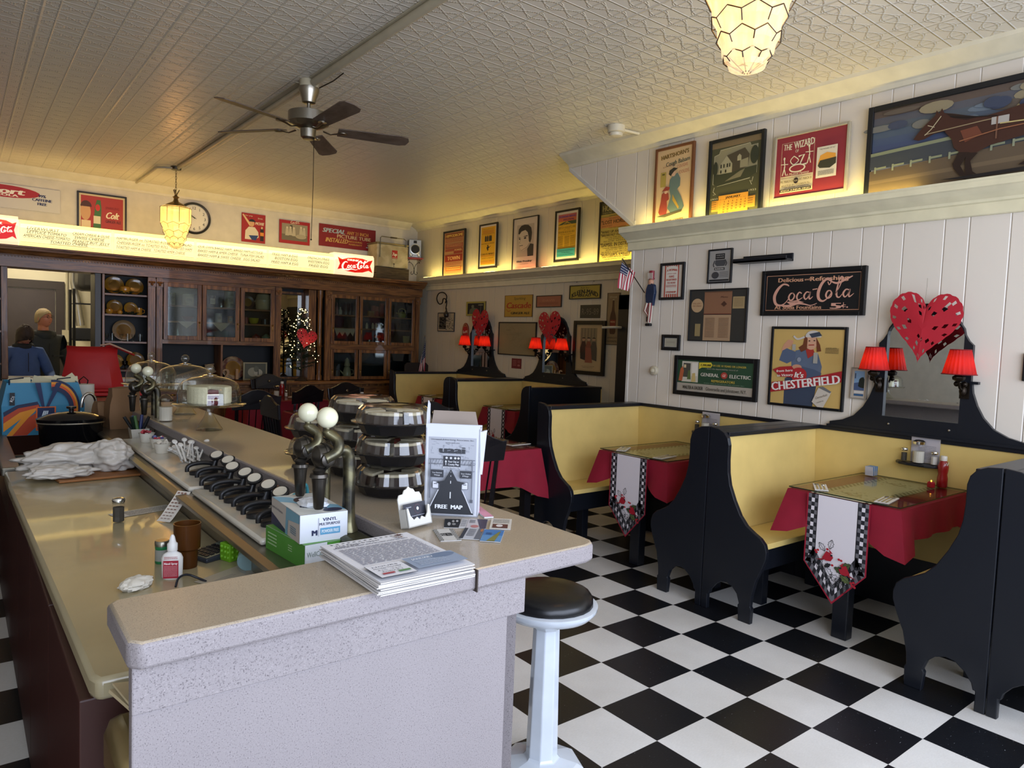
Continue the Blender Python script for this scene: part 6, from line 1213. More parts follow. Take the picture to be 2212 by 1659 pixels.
# ---- white lids / trays on the trough ----
wl=mat('white_lid','#cfcabc',.25,coat=.3)
def tray(lab,y0,y1,xx0=.655,xx1=.862):
    t=thing('white_tray',lab,'tray',((xx0+xx1)/2,(y0+y1)/2,.9585)); w=xx1-xx0; l=y1-y0
    MB().box((0,0,.010),(w,l,.020)).build('tray_body',wl,t,bevel=.008,smooth=40); return t
tray('long white tray holding cups and plastic spoons',2.70,4.02); tray('long white tray under the black syrup pumps',1.93,2.66)
TZ=.979
def pump(x,y,lab,rz,src=None):
    if src: return dup(src,(x,y,TZ),rz,lab)
    t=thing('syrup_pump',lab,'pump',(x,y,TZ),rz,'black syrup pumps in a row'); bp_=mat('black_plastic','#1d1d1f',.35)
    MB().lathe([(.047,0),(.048,.012),(.044,.016),(.0,.017)],(-.008,0,0),28,1.15,.78).build('oval_lid',bp_,t,smooth=45)
    MB().tube([(.028,0,.016),(.034,0,.04),(.042,0,.062)],[.016,.011,.010],10).build('stem',bp_,t,smooth=60)
    MB().tube(catmull([(.034,0,.036),(-.01,0,.044),(-.050,0,.042),(-.070,0,.032),(-.072,0,.014)],4),.0085,8).build('spout',bp_,t,smooth=60)
    R=rotm('Z',-20)@rotm('X',26)@rotm('Y',-14); MB().lathe([(.0,.0),(.018,-.002),(.027,.004),(.028,.011),(.024,.013)],(.044,0,.062),26,rot=R).build('knob',bp_,t,smooth=50); MB().lathe([(.0215,.0125),(.0215,.0150)],(.044,0,.062),24,rot=R).build('knob_label',mat('knob_label','#cfc9b8',.5),t); return t
PL=[(462,1012),(492,1032),(512,1045),(538,1062),(570,1080),(603,1100)]
pos=[(.775,2.93),(.78,2.80),(.755,2.655),(.76,2.53),(.755,2.41),(.76,2.29),(.755,2.17),(.76,2.06)]
ordn=['farthest from the gloves','second from the spoon tray end','third from the spoon tray end','fourth from the spoon tray end','fourth from the glove boxes','third from the glove boxes','second from the glove boxes','right beside the teal scissors']
s=None
for (x,y),o_ in zip(pos,ordn):
    q=pump(x,y,'black syrup pump with white knob label, '+o_,math.radians(8+random.uniform(-8,8)),s); s=s or q
# cups, packets, spoons on the far tray
def cup(lab,x,y,fillc,k):
    t=thing('paper_cup',lab,'cup',(x,y,TZ),0,'cups on the white tray'); MB().lathe([(.026,0),(.036,.045),(.038,.046),(.034,.044),(.024,.004),(0,.004)],n=24).build('cup_body',wl,t,smooth=40)
    mb=MB(); rr=random.Random(k)
    for c in fillc:
        mb.m(mat('packet_'+c.strip('#'),c,.4))
        for _ in range(5): mb.box((rr.uniform(-.018,.018),rr.uniform(-.018,.018),.03+rr.random()*.025),(.022,.012,.004),rotm('X',rr.uniform(0,180))@rotm('Z',rr.uniform(0,180)))
    mb.build('packets',None,t); return t
cup('white cup of red packets at the far tray end',.74,3.86,['#9c1c28','#c8c0b0','#7c1420'],1); cup('white cup of red and striped packets next to the spoons',.75,3.66,['#9c1c28','#4c4a7c','#d0c8b8'],2); cup('nearly empty small white cup before the spoons',.735,3.5,['#c8c0b0'],3)
t=thing('spoon_bundle','fanned bundle of white plastic spoons on the tray','spoons',(.77,3.22,TZ)); rr=random.Random(6); sp_=mat('white_spoon','#d8d6d0',.3)
for i in range(22):
    a=rr.uniform(-.35,.5); y0=rr.uniform(-.10,.02); z=.004+.0015*i; mb=MB(); dx,dy=math.sin(a),math.cos(a)
    mb.box((0,.05,0),(.007,.12,.0025)).ball((0,.12,0),.013,10,5,(.9,1.3,.3)); q=mb.build('spoon',sp_,t); q.location=(rr.uniform(-.04,.04),y0,z); q.rotation_euler=(math.radians(rr.uniform(4,26)),0,-a)
t=thing('pen_holder','white bin of dark markers at the far tray end','pen holder',(.755,4.14,.9585)); MB().lathe([(.05,0),(.062,.055),(.058,.054),(.047,.004),(0,.004)],n=4,rot=rotm('Z',45)).build('bin_body',wl,t)
for i,(c,x,y,a,b) in enumerate((('#16241c',-.02,.0,20,-18),('#1c2c5c',.01,.01,-10,8),('#16181c',.02,-.015,14,20),('#3a5c2c',-.01,-.02,-16,-8),('#22508c',.0,.025,6,-24),('#101214',-.03,.02,-4,-30))):
    q=MB().cyl((0,0,-.03),(0,0,.07),.009,.008,10).build('marker',mat('marker_'+c.strip('#'),c,.4),t); q.location=(x,y,.055); q.rotation_euler=(math.radians(a),math.radians(b),0)
# glove boxes, scissors, phone-like scanner
g0=on(655,1160,1.02)
t=thing('glove_box','green and white glove box at the bottom of the pair','box',(.735,1.80,.9585),math.radians(4)); bw,bl_,bh=.125,.235,.062
def boxart(t,w,l,h,front,left,top,base='#d8dade'):
    MB().box((0,0,h/2),(w,l,h)).build('carton',mat('carton_'+base.strip('#'),base,.45),t)
    A=Art(w,h,y=-l/2-.0004); front(A); o=A.build('front_print',t); o.location=(0,0,h/2)
    A=Art(l,h,y=-w/2-.0004); left(A); o=A.build('side_print',t); o.location=(0,0,h/2); o.rotation_euler=(0,0,-PI/2)
    A=Art(w,l,y=-.0004); top(A); o=A.build('top_print',t); o.location=(0,0,h); o.rotation_euler=(-PI/2,0,0)
def f1(A): A.rect(0,0,1,1,'#d5d8da'); A.rect(.48,0,1,1,'#4c8c34'); A.text('WellCare',.24,.4,.22,'#7c8c80',w=.40); A.text('Coton Clear',.74,.3,.13,'#d0e0c8',w=.4); A.text('Size: S',.7,.6,.13,'#d0e0c8',w=.2)
def l1(A): A.rect(0,0,1,1,'#4a8a32'); A.lines(.06,.3,.2,.8,4,'#a8c898'); A.lines(.6,.7,.3,.6,3,'#a8c898')
boxart(t,bw,bl_,bh,f1,l1,lambda A:A.rect(0,0,1,1,'#5a9440'))
t=thing('glove_box','white and blue vinyl glove box on top of the green one','box',(.742,1.81,.9585+bh+.001),math.radians(-3))
def f2(A): A.rect(0,0,1,1,'#d5d9e0'); A.text('VINYL',.62,.22,.12,'#22284c',w=.3,bold=.03); A.text('MULTIPURPOSE',.62,.38,.10,'#22284c',w=.44,bold=.02); A.rect(.42,.52,.84,.76,'#5c9cc0'); A.text('POWDER FREE',.63,.64,.12,'#e0e8ec',w=.36,bold=.03); A.text('M',.3,.66,.2,'#22284c',w=.1,bold=.05); A.line([(.38,.15),(.38,.8)],.0008,'#22284c')
def l2(A): A.rect(0,0,1,1,'#b8b0a8'); A.poly([(0,.55),(.5,.85),(.6,1),(0,1)],'#2a2f4c'); A.poly([(.55,0),(1,0),(1,.3),(.62,.42),(.6,1),(.52,1)],'#6f9cb0'); A.text('Powder-Free Fine Multipurpose',.22,.3,.10,'#2a2f4c',w=.4); A.lines(.7,.9,.55,.85,4,'#4c7c94')
def t2(A):
    A.rect(0,0,1,1,'#d8d9d2'); A.poly([(0,.0),(.3,.12),(.7,.55),(1,.7),(1,.95),(.6,.8),(.2,.4),(0,.3)],'#7fb0c8'); A.ell(.5,.35,.22,.17,'#4a3c3e'); A.text('VICTORIA',.46,.72,.06,'#22284c',w=.6,bold=.05,rot=-35); A.ell(.75,.9,.2,.08,'#2a2f4c')
boxart(t,bw,bl_,.072,f2,l2,t2); o=crumple(.035,.05,.012,18,10,.4,9).build('glove_tuft',mat('glove_white','#d0d4d8',.5),t); o.location=(.005,-.02,.070)
t=thing('open_tray_edge','small white container behind the newsletters','container',(.82,1.555,.9585)); MB().lathe([(.05,0),(.058,.05),(.054,.05),(.046,.006),(0,.006)],n=4,rot=rotm('Z',45)).build('container_body',wl,t)
t=thing('scissors','teal handled scissors leaning beside the glove boxes','scissors',(.80,2.0,TZ+.045),.3); te=mat('teal_plastic','#4a9ca8',.35)
for s in (-1,1):
    P=[(s*.018+.02*math.cos(a),.0,.03+s*.012+.034*math.sin(a)) for a in [PI*2*i/14 for i in range(15)]]; o=MB().tube(P,.0055,8).build('handle_ring',te,t,smooth=60); o.rotation_euler=(0,0,s*.5)
MB().box((0,0,-.03),(.012,.004,.03)).build('blade',steel,t)
t=thing('label_printer','small black device behind the pumps','device',(.825,2.34,TZ-.001),.3); MB().box((0,0,.028),(.055,.08,.055)).build('device_body',mat('device_black','#17181c',.35),t,bevel=.01); MB().box((0,-.01,.058),(.03,.03,.004)).build('device_top',mat('device_tan','#8c6a54',.5),t)
# ---- draft taps ----
pew=mat('aged_brass','#6f6a50',.32,.85,kind='patch',col2='#3c3a34',scale=18); ivory=mat('ivory_ball','#d5d2b4',.18,coat=.5)
def tap(lab,x,y,z0,col=(.075,0),H=.31,two=False):
    """column with gooseneck, valve bulb, nozzle and ball lever"""
    t=thing('soda_tap',lab,'tap',(x,y,z0),0,'old soda fountain taps')
    cx,cy=col
    MB().tube(catmull([(cx,cy,0),(cx,cy,.04),(cx,cy,H*.55),(cx-.003,cy,H*.82),(cx-.02,cy*.8,H*.90),(cx-.045,cy*.5,H*.88)],5),[.027,.026,.024,.021,.019,.018,.017,.0165,.016,.016,.016,.016,.016,.016,.016,.016,.016,.016,.016,.016,.0155,.015,.0145,.014,.014,.014][:26],12).build('column',pew,t,smooth=60)
    vz=H*.86; vm=mat('dark_pewter','#4c4842',.3,.85)
    MB().lathe([(.0,-.032),(.012,-.03),(.028,-.02),(.034,0),(.028,.02),(.014,.03),(.0,.032)],(0,0,vz),24,rot=rotm('Y',90)).lathe([(.035,-.004),(.036,0),(.035,.004)],(0,0,vz),24,rot=rotm('Y',90)).lathe([(.012,-.04),(.017,-.038),(.017,-.03)],(-.004,-.0,vz-.004),16,rot=rotm('X',-90)).build('valve',vm,t,smooth=40)
    MB().lathe([(.010,-.135),(.013,-.13),(.017,-.07),(.019,-.055),(.024,-.052),(.022,-.044),(.014,-.042),(.018,-.034),(.012,-.028)],(-.012,0,vz),20).build('nozzle',vm,t,smooth=40)
    MB().tube(catmull([(-.012,-.036,vz),(.018,-.038,vz+.015),(.026,-.03,vz+.04),(.012,-.018,vz+.055),(.003,-.012,vz+.062),(.003,-.010,vz+.075)],4),[.015]+[.013]*17+[.008]*3,10).build('lever',pew,t,smooth=60)
    MB().ball((.003,-.010,vz+.10),.027,24,16).build('ball_knob',ivory,t,smooth=True)
    return t
t=MB().bx(.775,.852,1.62,1.74,.9585,1.03).build('tap_base',mat('olive_metal','#4c4c38',.4,.6),bevel=.018,smooth=50); tag(t,'square olive metal base of the near soda taps','tap base')
tap('near soda tap with white ball knob and bent column',.735,1.70,1.031,(.08,.02),.242)
tap('second soda tap with white ball knob just behind the near one',.765,1.90,.959,(.06,.0),.315)
tap('far soda tap with white ball knob before the brown bags, left one',.765,4.30,.959,(.10,.02),.305); tap('far soda tap with white ball knob before the brown bags, right one',.80,4.18,.959,(.055,.0),.295)
# ---- on the lunch counter ----
# newsletters
P=[at(893,1172.6,z=CZ),at(1021,1251,z=CZ),at(810.6,1293.8,z=CZ),at(687.7,1206,z=CZ)]; c=sum(P,Vector())/4
ang=math.atan2((P[0]-P[3]).y,(P[0]-P[3]).x)
def A_news(A):
    A.rect(0,0,1,1,'#dcdce0')
    for k in range(14): A.poly([(.08+.062*k,.03),(.11+.062*k,.03),(.12+.062*k,.045),(.09+.062*k,.045)],'#3a3c50',lift=False)
    A.text('The Eavesdropper',.36,.085,.03,'#3a3c4c',w=.5,bold=.01); A.text('January 2026',.22,.12,.018,'#3a3c4c',w=.26,bold=.04)
    A.lines(.06,.9,.14,.17,2,'#7c7c88'); A.lines(.08,.94,.20,.62,20,'#8c8c98',th=.45,seed=7)
    for k in range(10): a=k*.628; A.poly([(.82+.07*math.cos(a),.10+.05*math.sin(a)),(.82+.03*math.cos(a+.3),.10+.022*math.sin(a+.3)),(.82+.03*math.cos(a-.3),.10+.022*math.sin(a-.3))],'#8c6a50')
    A.ell(.82,.10,.03,.022,'#4c2c2c'); A.rect(.03,.70,.40,.97,'#3a3c44'); A.rect(.035,.704,.395,.966,'#dcdce0'); A.text('HOURS',.21,.75,.02,'#4c4c58',w=.26); A.text('Monday-Thursday',.21,.79,.02,'#4c4c58',w=.28); A.text('8 a.m. - 2 p.m.',.21,.83,.02,'#4c4c58',w=.24); A.text('Friday 8-1',.21,.87,.02,'#4c4c58',w=.2); A.rect(.08,.90,.2,.93,'#a84c50'); A.rect(.24,.90,.36,.93,'#5c8a54')
    A.rect(.42,.70,.97,.95,'#8f9cb0'); A.ell(.82,.76,.14,.05,'#6c7c94'); A.text('JANUARY',.60,.76,.03,'#dfe3ea',w=.24,bold=.03); A.lines(.48,.8,.82,.92,4,'#b8c2d0')
for k in range(8):
    rr=random.Random(k+20); t=thing('newsletter',('printed newsletter on top of the pile, hours box and january picture showing' if k==7 else 'newsletter %s the pile on the counter ledge'%('at the bottom of','second from the bottom in','third from the bottom in','fourth from the bottom in','fourth from the top in','third from the top in','second from the top in')[k]),'newsletter',(c.x+.0+rr.uniform(-.004,.004),c.y+rr.uniform(-.004,.004),CZ+.0012+.0034*k),ang+rr.uniform(-.025,.025),'pile of newsletters on the counter ledge')
    mb=MB().box((0,0,.0012),(.216,.279,.0022)); mb.build('sheets',mat('newsprint','#c9c6c4',.7),t)
    if k==7: A=Art(.216,.279); A_news(A); o=A.build('front_page',t); o.rotation_euler=(-PI/2,0,0); o.location=(0,0,.0028)
# map dispenser box
b0,b1=at(915,1112,z=CZ),at(1031,1118,z=CZ); w=(b1-b0).length; ang=math.atan2((b1-b0).y,(b1-b0).x); h=.255; cw=(b0+b1)/2; nv=Vector((-math.sin(ang),math.cos(ang),0)); dp=.055
t=thing('map_box','white cardboard free map dispenser box standing on the counter','box',cw+nv*dp/2,ang); wc=mat('white_card','#c9ccd4',.6); kraft=mat('grey_card','#8c7f74',.7)
mb=MB().box((0,-dp/2+.0015,h/2),(w,.003,h)).box((0,dp/2-.0015,h*.49),(w,.003,h*.98)).box((w/2-.0015,0,h*.48),(.003,dp,h*.96)).box((-w/2+.0015,0,h*.48),(.003,dp,h*.96)).box((0,0,.0015),(w,dp,.003)); mb.build('carton',wc,t)
MB().prism([(-w/2+.006,0),(w/2-.012,0),(w/2-.022,.035),(-w/2+.008,.035)],.002,lambda u,v,q:Vector((u,dp/2-.002+q+v*.5,h*.98+v))).build('back_flap',kraft,t); MB().prism([(0,0),(.05,0),(.05,.10),(.02,.12),(0,.06)],.002,lambda u,v,q:Vector((-w/2+q,-dp/2+.004+u*.9,h*.96+v*.6))).build('side_flap',wc,t); MB().prism([(0,0),(.045,0),(.04,-.02),(.01,-.24)],.002,lambda u,v,q:Vector((w/2+q*3+u*.2,-dp/2+.006+u,h*.93+v*.5))).build('side_flap',wc,t)
def A_mapb(A):
    A.rect(.06,.14,.94,.96,'#a3a6ae'); rr=random.Random(12); A.k+=1; A.col('#82858e')
    for i in range(110):
        x=.08+rr.random()*.8; y=.16+rr.random()*.5
        if rr.random()<.5: A.poly([(x,y),(x+.06,y+.01*rr.random()),(x+.06,y+.004+.01*rr.random()),(x,y+.004)],'#82858e',lift=False)
        else: A.poly([(x,y),(x+.007,y),(x+.012,y+.03),(x+.005,y+.03)],'#82858e',lift=False)
    A.text('Universal Advertising Associates, Inc.',.5,.165,.017,'#2c2e34',w=.80); A.text('www.uaai.com',.5,.198,.014,'#2c2e34',w=.26); A.text('uaai',.5,.275,.078,'#5c5f66',w=.46,bold=.12); A.text('uaai',.5,.272,.074,'#34363c',w=.44,bold=.05)
    A.rect(.34,.34,.66,.47,'#34363c'); 
    for x in (.40,.48,.56,.62): A.ell(x,.362,.022,.012,'#c8cad0')
    A.text('Your City or',.53,.40,.02,'#d5d7dc',w=.2,bold=.03); A.text('County Map',.53,.43,.02,'#d5d7dc',w=.2,bold=.03); A.poly([(.39,.385),(.37,.405),(.385,.405),(.385,.44),(.395,.44),(.395,.405),(.41,.405)],'#d5d7dc'); A.rect(.34,.455,.66,.475,'#b8bac0'); A.text('Quality Maps Since 1978',.5,.465,.012,'#2c2e34',w=.28)
    for y in (.375,.425): A.rect(.08,y,.34,y+.006,'#54575f'); A.rect(.66,y,.93,y+.006,'#54575f')
    for k in range(4): A.line([(.13+.055*k,.43),(.17+.055*k,.375)],.001,'#54575f'); A.line([(.68+.055*k,.43),(.72+.055*k,.375)],.001,'#54575f')
    A.rect(.10,.37,.125,.80,'#6c6f78'); A.rect(.87,.37,.895,.82,'#6c6f78'); A.rect(.855,.80,.91,.835,'#54575f')
    for x0,x1,a,b in ((.12,.36,'Your Business','Webpage'),(.66,.88,'Your Online','Map')): A.rect(x0,.49,x1,.57,'#34363c'); A.text(a,(x0+x1)/2,.52,.015,'#d5d7dc',w=.18); A.text(b,(x0+x1)/2,.545,.015,'#d5d7dc',w=.11)
    for x in (.16,.70): A.rect(x,.61,x+.12,.69,'#54575f'); A.rect(x+.01,.615,x+.11,.685,'#c8cad0'); A.rect(x+.03,.635,x+.09,.642,'#34363c')
    A.poly([(.5,.475),(.38,.60),(.22,.62),(.30,.64),(.30,.70),(.06,.96),(.94,.96),(.70,.70),(.70,.64),(.78,.62),(.62,.60)],'#2a2c31')
    for y,l,w_ in ((.50,.01,.006),(.54,.015,.008),(.60,.03,.012),(.72,.07,.018)): A.rect(.5-w_/2,y,.5+w_/2,y+l,'#d5d7dc')
    A.poly([(.27,.70),(.08,.94),(.10,.94),(.285,.70)],'#c8cad0'); A.poly([(.73,.70),(.92,.94),(.90,.94),(.715,.70)],'#c8cad0'); A.text('FREE  MAP',.48,.88,.045,'#e0e2e6',w=.50,bold=.06)
A=Art(w,h,y=-dp/2-.0004); A_mapb(A); o=A.build('front_print',t); o.location=(0,0,h/2)
# card holder
p=at(905,1142,z=CZ); t=thing('card_holder','ornate white metal business card holder leaning by the map box','card holder',(p.x+.0,p.y+.012,CZ),math.radians(14)); wm=mat('chipped_white_metal','#c4c2ba',.45,bump=.1)
R=rotm('X',-14); fn=lambda u,v,q:R@Vector((u,q,v))+Vector((0,.01,.002))
MB().prism([(-.042,0),(.042,0),(.042,.075),(.036,.085),(.022,.086),(.016,.095),(.006,.098),(0,.104),(-.006,.098),(-.016,.095),(-.022,.086),(-.036,.085),(-.042,.075)],.004,fn).build('back_plate',wm,t,bevel=.001)
fn2=lambda u,v,q:R@Vector((u,-.026+q,v))+Vector((0,.01,.002))
MB().prism([(-.042,.0),(.042,0),(.042,.048),(.035,.05),(.03,.03),(.02,.018),(.008,.024),(0,.016),(-.008,.024),(-.02,.018),(-.03,.03),(-.035,.05),(-.042,.048)],.003,fn2).prism([(-.042,.0),(-.039,0),(-.039,.048),(-.042,.048)],.026,fn2).prism([(.042,.0),(.039,0),(.039,.048),(.042,.048)],.026,fn2).prism([(-.042,0),(.042,0),(.042,.003),(-.042,.003)],.026,fn2).build('card_tray',wm,t)
def A_c0(A): A.rect(0,0,1,1,'#22242e'); A.ell(.62,.35,.14,.25,'#5c3c44'); A.ell(.62,.35,.13,.23,'#22242e'); A.ell(.62,.33,.05,.09,'#c8cad0'); A.lines(.1,.34,.18,.26,1,'#a8aab4'); A.lines(.3,.9,.68,.74,1,'#a8aab4'); A.ell(.6,.88,.04,.07,'#8c9cc0')
A=Art(.078,.048); A_c0(A); o=tag(A.build('business_card'),'dark business card held in the white card holder','card','business cards by the map box'); o.location=Vector((p.x,p.y+.012,CZ))+rotm('Z',14)@(R@Vector((0,-.012,.036))+Vector((0,.01,.002))); o.rotation_euler=(math.radians(-14),0,math.radians(14))
def flatcard(lab,pts,items,bg,thick=.0012,z=CZ+.0006,grp='business cards by the map box'):
    P=[at(a,b,z=z) for a,b in pts]; c=sum(P,Vector())/4; w=((P[1]-P[0]).length+(P[2]-P[3]).length)/2; h=((P[3]-P[0]).length+(P[2]-P[1]).length)/2; a=math.atan2((P[1]-P[0]).y,(P[1]-P[0]).x)
    t=thing('business_card',lab,'card',(c.x,c.y,z),a,grp); MB().box((0,0,thick/2),(w,h,thick)).build('card_stock',mat('card_white','#d0d0ce',.6),t); A=Art(w,h); A.rect(0,0,1,1,bg); items(A); o=A.build('print',t); o.rotation_euler=(-PI/2,0,0); o.location=(0,0,thick+.0002); return t
Q=lambda l:[(860+a/7.9,1040+b/7.9) for a,b in l]
def cA(A):
    rr=random.Random(1)
    for x0,x1 in ((0,.2),(.8,1)):
        for i in range(6):
            for j in range(14):
                if (i+j)%2: A.poly([(x0+.033*i,j/14),(x0+.033*(i+1),j/14),(x0+.033*(i+1),(j+1)/14),(x0+.033*i,(j+1)/14)],'#2c2c2c',lift=False)
    A.text('COLLEEN',.36,.5,.16,'#1c1c1c',w=.80*.57,rot=90,bold=.02); A.text('MULLIGAN',.58,.5,.16,'#1c1c1c',w=.85*.57,rot=90,bold=.02); A.text('SUITABLE DESIGNS',.72,.5,.07,'#1c1c1c',w=.8*.57,rot=90)
flatcard('patterned black and white business card lying nearest the newsletters',Q([(665,830),(1010,815),(1000,1020),(640,1020)]),cA,'#c8c6c0')
flatcard('black business card under the map box edge',Q([(850,650),(1110,655),(1010,800),(725,790)]),lambda A:(A.ell(.3,.6,.1,.2,'#b0b0b0'),A.ell(.55,.3,.08,.14,'#a0a0a0'),A.ell(.6,.65,.12,.12,'#8c8c8c'),A.ell(.8,.3,.08,.12,'#b0b0b0')),'#1c1d20',z=CZ+.0007)
flatcard('white lined business card beside the black one',Q([(1115,650),(1230,655),(1110,800),(1005,800)]),lambda A:A.lines(.1,.9,.1,.9,8,'#6c6c70'),'#c9c9cc',z=CZ+.001)
flatcard('purple and white business card with a pink picture',Q([(1235,650),(1590,665),(1430,820),(1120,800)]),lambda A:(A.poly([(.45,0),(1,0),(1,1),(.7,1)],'#3c3850'),A.ell(.42,.8,.2,.14,'#b5706c'),A.lines(.1,.4,.15,.5,4,'#5c5c64')),'#c2bdc0',z=CZ+.0009)
flatcard('white business card with a red figure at the far corner',Q([(1640,640),(1975,655),(1880,830),(1515,800)]),lambda A:(A.lines(.1,.9,.1,.5,5,'#4c4c4c'),A.rect(.12,.58,.85,.95,'#5c3430'),A.ell(.45,.75,.16,.12,'#d8d0cc')),'#cfc9bf',z=CZ+.0008)
flatcard('grey business card with a photo stripe in the middle',Q([(1170,805),(1500,825),(1360,1000),(1010,975)]),lambda A:(A.rect(0,0,.18,1,'#2a2c34'),A.rect(.72,0,1,1,'#5c6068'),A.lines(.26,.64,.1,.8,7,'#5c5c60'),A.ell(.92,.2,.07,.15,'#a86a3c')),'#b8bac0',z=CZ+.0012)
flatcard('blue business card with a coast photo, nearest the counter edge',Q([(1515,830),(1855,850),(1700,1045),(1360,1015)]),lambda A:(A.rect(0,.5,1,1,'#5a8ab8'),A.poly([(.3,1),(.75,.2),(.86,.1),(.8,.5),(.7,1)],'#7c7a3c'),A.lines(.15,.45,.3,.5,3,'#22406c')),'#3f74b0',z=CZ+.0014)
for k in range(3): flatcard(('bottom pink card','middle pink card','top pink card')[k]+' in the small stack behind the map box',[(1033,1098-k*1),(1053,1097-k),(1051,1120-k),(1031,1119-k)],lambda A:A.lines(.3,.45,.1,.8,1,'#7c4c5c'),'#d090a4',z=CZ+.0006+.0014*k,grp='pink cards by the map box')
# ---- clamshell pie boxes ----
clear=glass('clear_plastic','#f4f4f0',.08,1.8); pie=mat('dark_pie','#2c1c18',.5,scale=20); creamt=mat('pie_cream','#cfc4aa',.7); trayb=mat('black_pie_tray','#151416',.3)
def pie_box(lab,x,y,z,rz,tilt=0,src=None):
    if src: 
        t=dup(src,(x,y,z),rz,lab); t.rotation_euler=(tilt,0,rz); return t
    t=thing('pie_box',lab,'food container',(x,y,z),rz,'clear pie boxes stacked on the counter')
    MB().lathe([(.0,.0),(.085,0),(.098,.006),(.112,.034),(.13,.036),(.131,.040)],n=12).build('tray_base',trayb,t)
    MB().lathe([(.131,.041),(.118,.043),(.108,.078),(.096,.090),(.05,.091),(0,.088)],n=48,fl=.012).build('clear_lid',clear,t)
    mb=MB()
    for k in range(4):
        a=k*PI/2+.3; mb.prism([(.015*math.cos(a+PI/4)*1.4,.015*math.sin(a+PI/4)*1.4)]+[(.098*math.cos(a+q*PI/14+.06),.098*math.sin(a+q*PI/14+.06)) for q in range(7)],.028,lambda u,v,w:Vector((u,v,.036+w)))
    mb.build('pie_slices',pie,t)
    mb=MB()
    for k in range(4):
        a=k*PI/2+.3; mb.prism([(.02*math.cos(a+PI/4)*1.4,.02*math.sin(a+PI/4)*1.4)]+[(.09*math.cos(a+q*PI/14+.08),.09*math.sin(a+q*PI/14+.08)) for q in range(7)],.008,lambda u,v,w:Vector((u,v,.0645+w)))
    mb.build('cream_topping',creamt,t); return t
pp=pie_box('bottom clear pie box of the front stack',1.07,1.95,CZ+.001,.2)
pie_box('middle clear pie box of the front stack',1.075,1.955,CZ+.094,.7,0,pp); pie_box('top clear pie box of the front stack',1.07,1.95,CZ+.187,1.2,0,pp)
for k,(x,y,z,r,l) in enumerate(((1.12,2.28,0,.1,'bottom clear pie box of the rear stack'),(1.12,2.28,.093,.5,'second clear pie box of the rear stack'),(1.125,2.28,.186,1,'third clear pie box of the rear stack'),(1.09,2.56,0,.4,'bottom clear pie box of the low stack behind the taps'),(1.09,2.56,.093,.9,'upper clear pie box of the low stack behind the taps'))): pie_box(l,x,y,CZ+.001+z,r,0,pp)
# ---- cake stands ----
cgl=glass('cake_glass','#f6f6ee',.02,1.5); cake=mat('coconut_cake','#d8d4bc',.85,scale=60,bump=.5); choc=mat('red_cake','#5c2028',.8,scale=40)
def cake_stand(lab,x,y,hs=.125,R=.165,dome=.145,filled=True,z=CZ):
    t=thing('cake_stand',lab,'cake stand',(x,y,z+.001),0,'glass cake stands with domes')
    MB().lathe([(.06,0),(.062,.004),(.045,.03),(.022,.07),(.018,.09),(.025,.11),(.05,hs-.006),(R-.01,hs-.004),(R,hs+.004),(R-.004,hs+.007),(0,hs+.003)],n=48).build('pedestal_plate',cgl,t,smooth=50)
    r=R*.86; MB().lathe([(r,hs+.006),(r*.995,hs+.05),(r*.95,hs+.085),(r*.82,hs+.112),(r*.55,hs+.13),(.035,hs+.138),(.035,hs+.142),(.012,hs+.146),(.012,hs+.152)],n=48).build('glass_dome',cgl,t,smooth=60)
    MB().ball((0,0,hs+.172),.022,20,14).build('dome_knob',cgl,t,smooth=True)
    if filled:
        c=thing('layer_cake','white coconut layer cake with red cake pieces under the front dome','cake',(x,y,z+.001+hs+.005))
        pts=[(0,0)]+[(.10*math.cos(a),.10*math.sin(a)) for a in [math.radians(-62+q*12) for q in range(27)]]
        MB().prism(pts,.085,lambda u,v,w:Vector((u,v,w))).build('white_cake',cake,c,bevel=.008)
        MB().prism([(.0,-.005)]+[(.085*math.cos(a),.085*math.sin(a)) for a in [math.radians(-112+q*9) for q in range(5)]],.07,lambda u,v,w:Vector((u,v,w))).build('red_layers',choc,c,bevel=.003)
        mb=MB()
        for z in (.02,.045): mb.prism([(.0,-.006)]+[(.086*math.cos(a),.086*math.sin(a)) for a in [math.radians(-113+q*9.6) for q in range(5)]],.006,lambda u,v,w,z=z:Vector((u,v,z+w)))
        mb.build('cream_layers',creamt,c)
    return t
cake_stand('front glass cake stand with dome on the lunch counter',.965,3.60,.125,.170)
cake_stand('middle glass cake stand with dome behind the front one',1.02,4.30,.145,.175,filled=False)
cake_stand('rear left glass cake stand with dome behind the sugar jar',.94,4.78,.14,.165,filled=False)
t=thing('sugar_jar','glass sugar jar left of the cake stands','jar',(.86,4.02,CZ+.001)); MB().lathe([(.034,0),(.036,.008),(.034,.09),(.03,.105)],n=16).build('glass_body',pg,t); MB().lathe([(.032,.004),(.032,.075)],n=16).build('sugar',mat('sugar','#c9c4b4',.9),t); MB().lathe([(.036,.105),(.037,.115),(.02,.135),(.004,.142)],n=20).build('lid',glass('lid_glass','#d8d8cc',.1,1.5),t)
t=thing('glass_bowl','small clear glass bowl beside the sugar jar','bowl',(.93,3.98,CZ+.001)); MB().lathe([(.03,0),(.035,.006),(.055,.035),(.053,.035),(.032,.008),(0,.008)],n=20).build('bowl_body',pg,t)
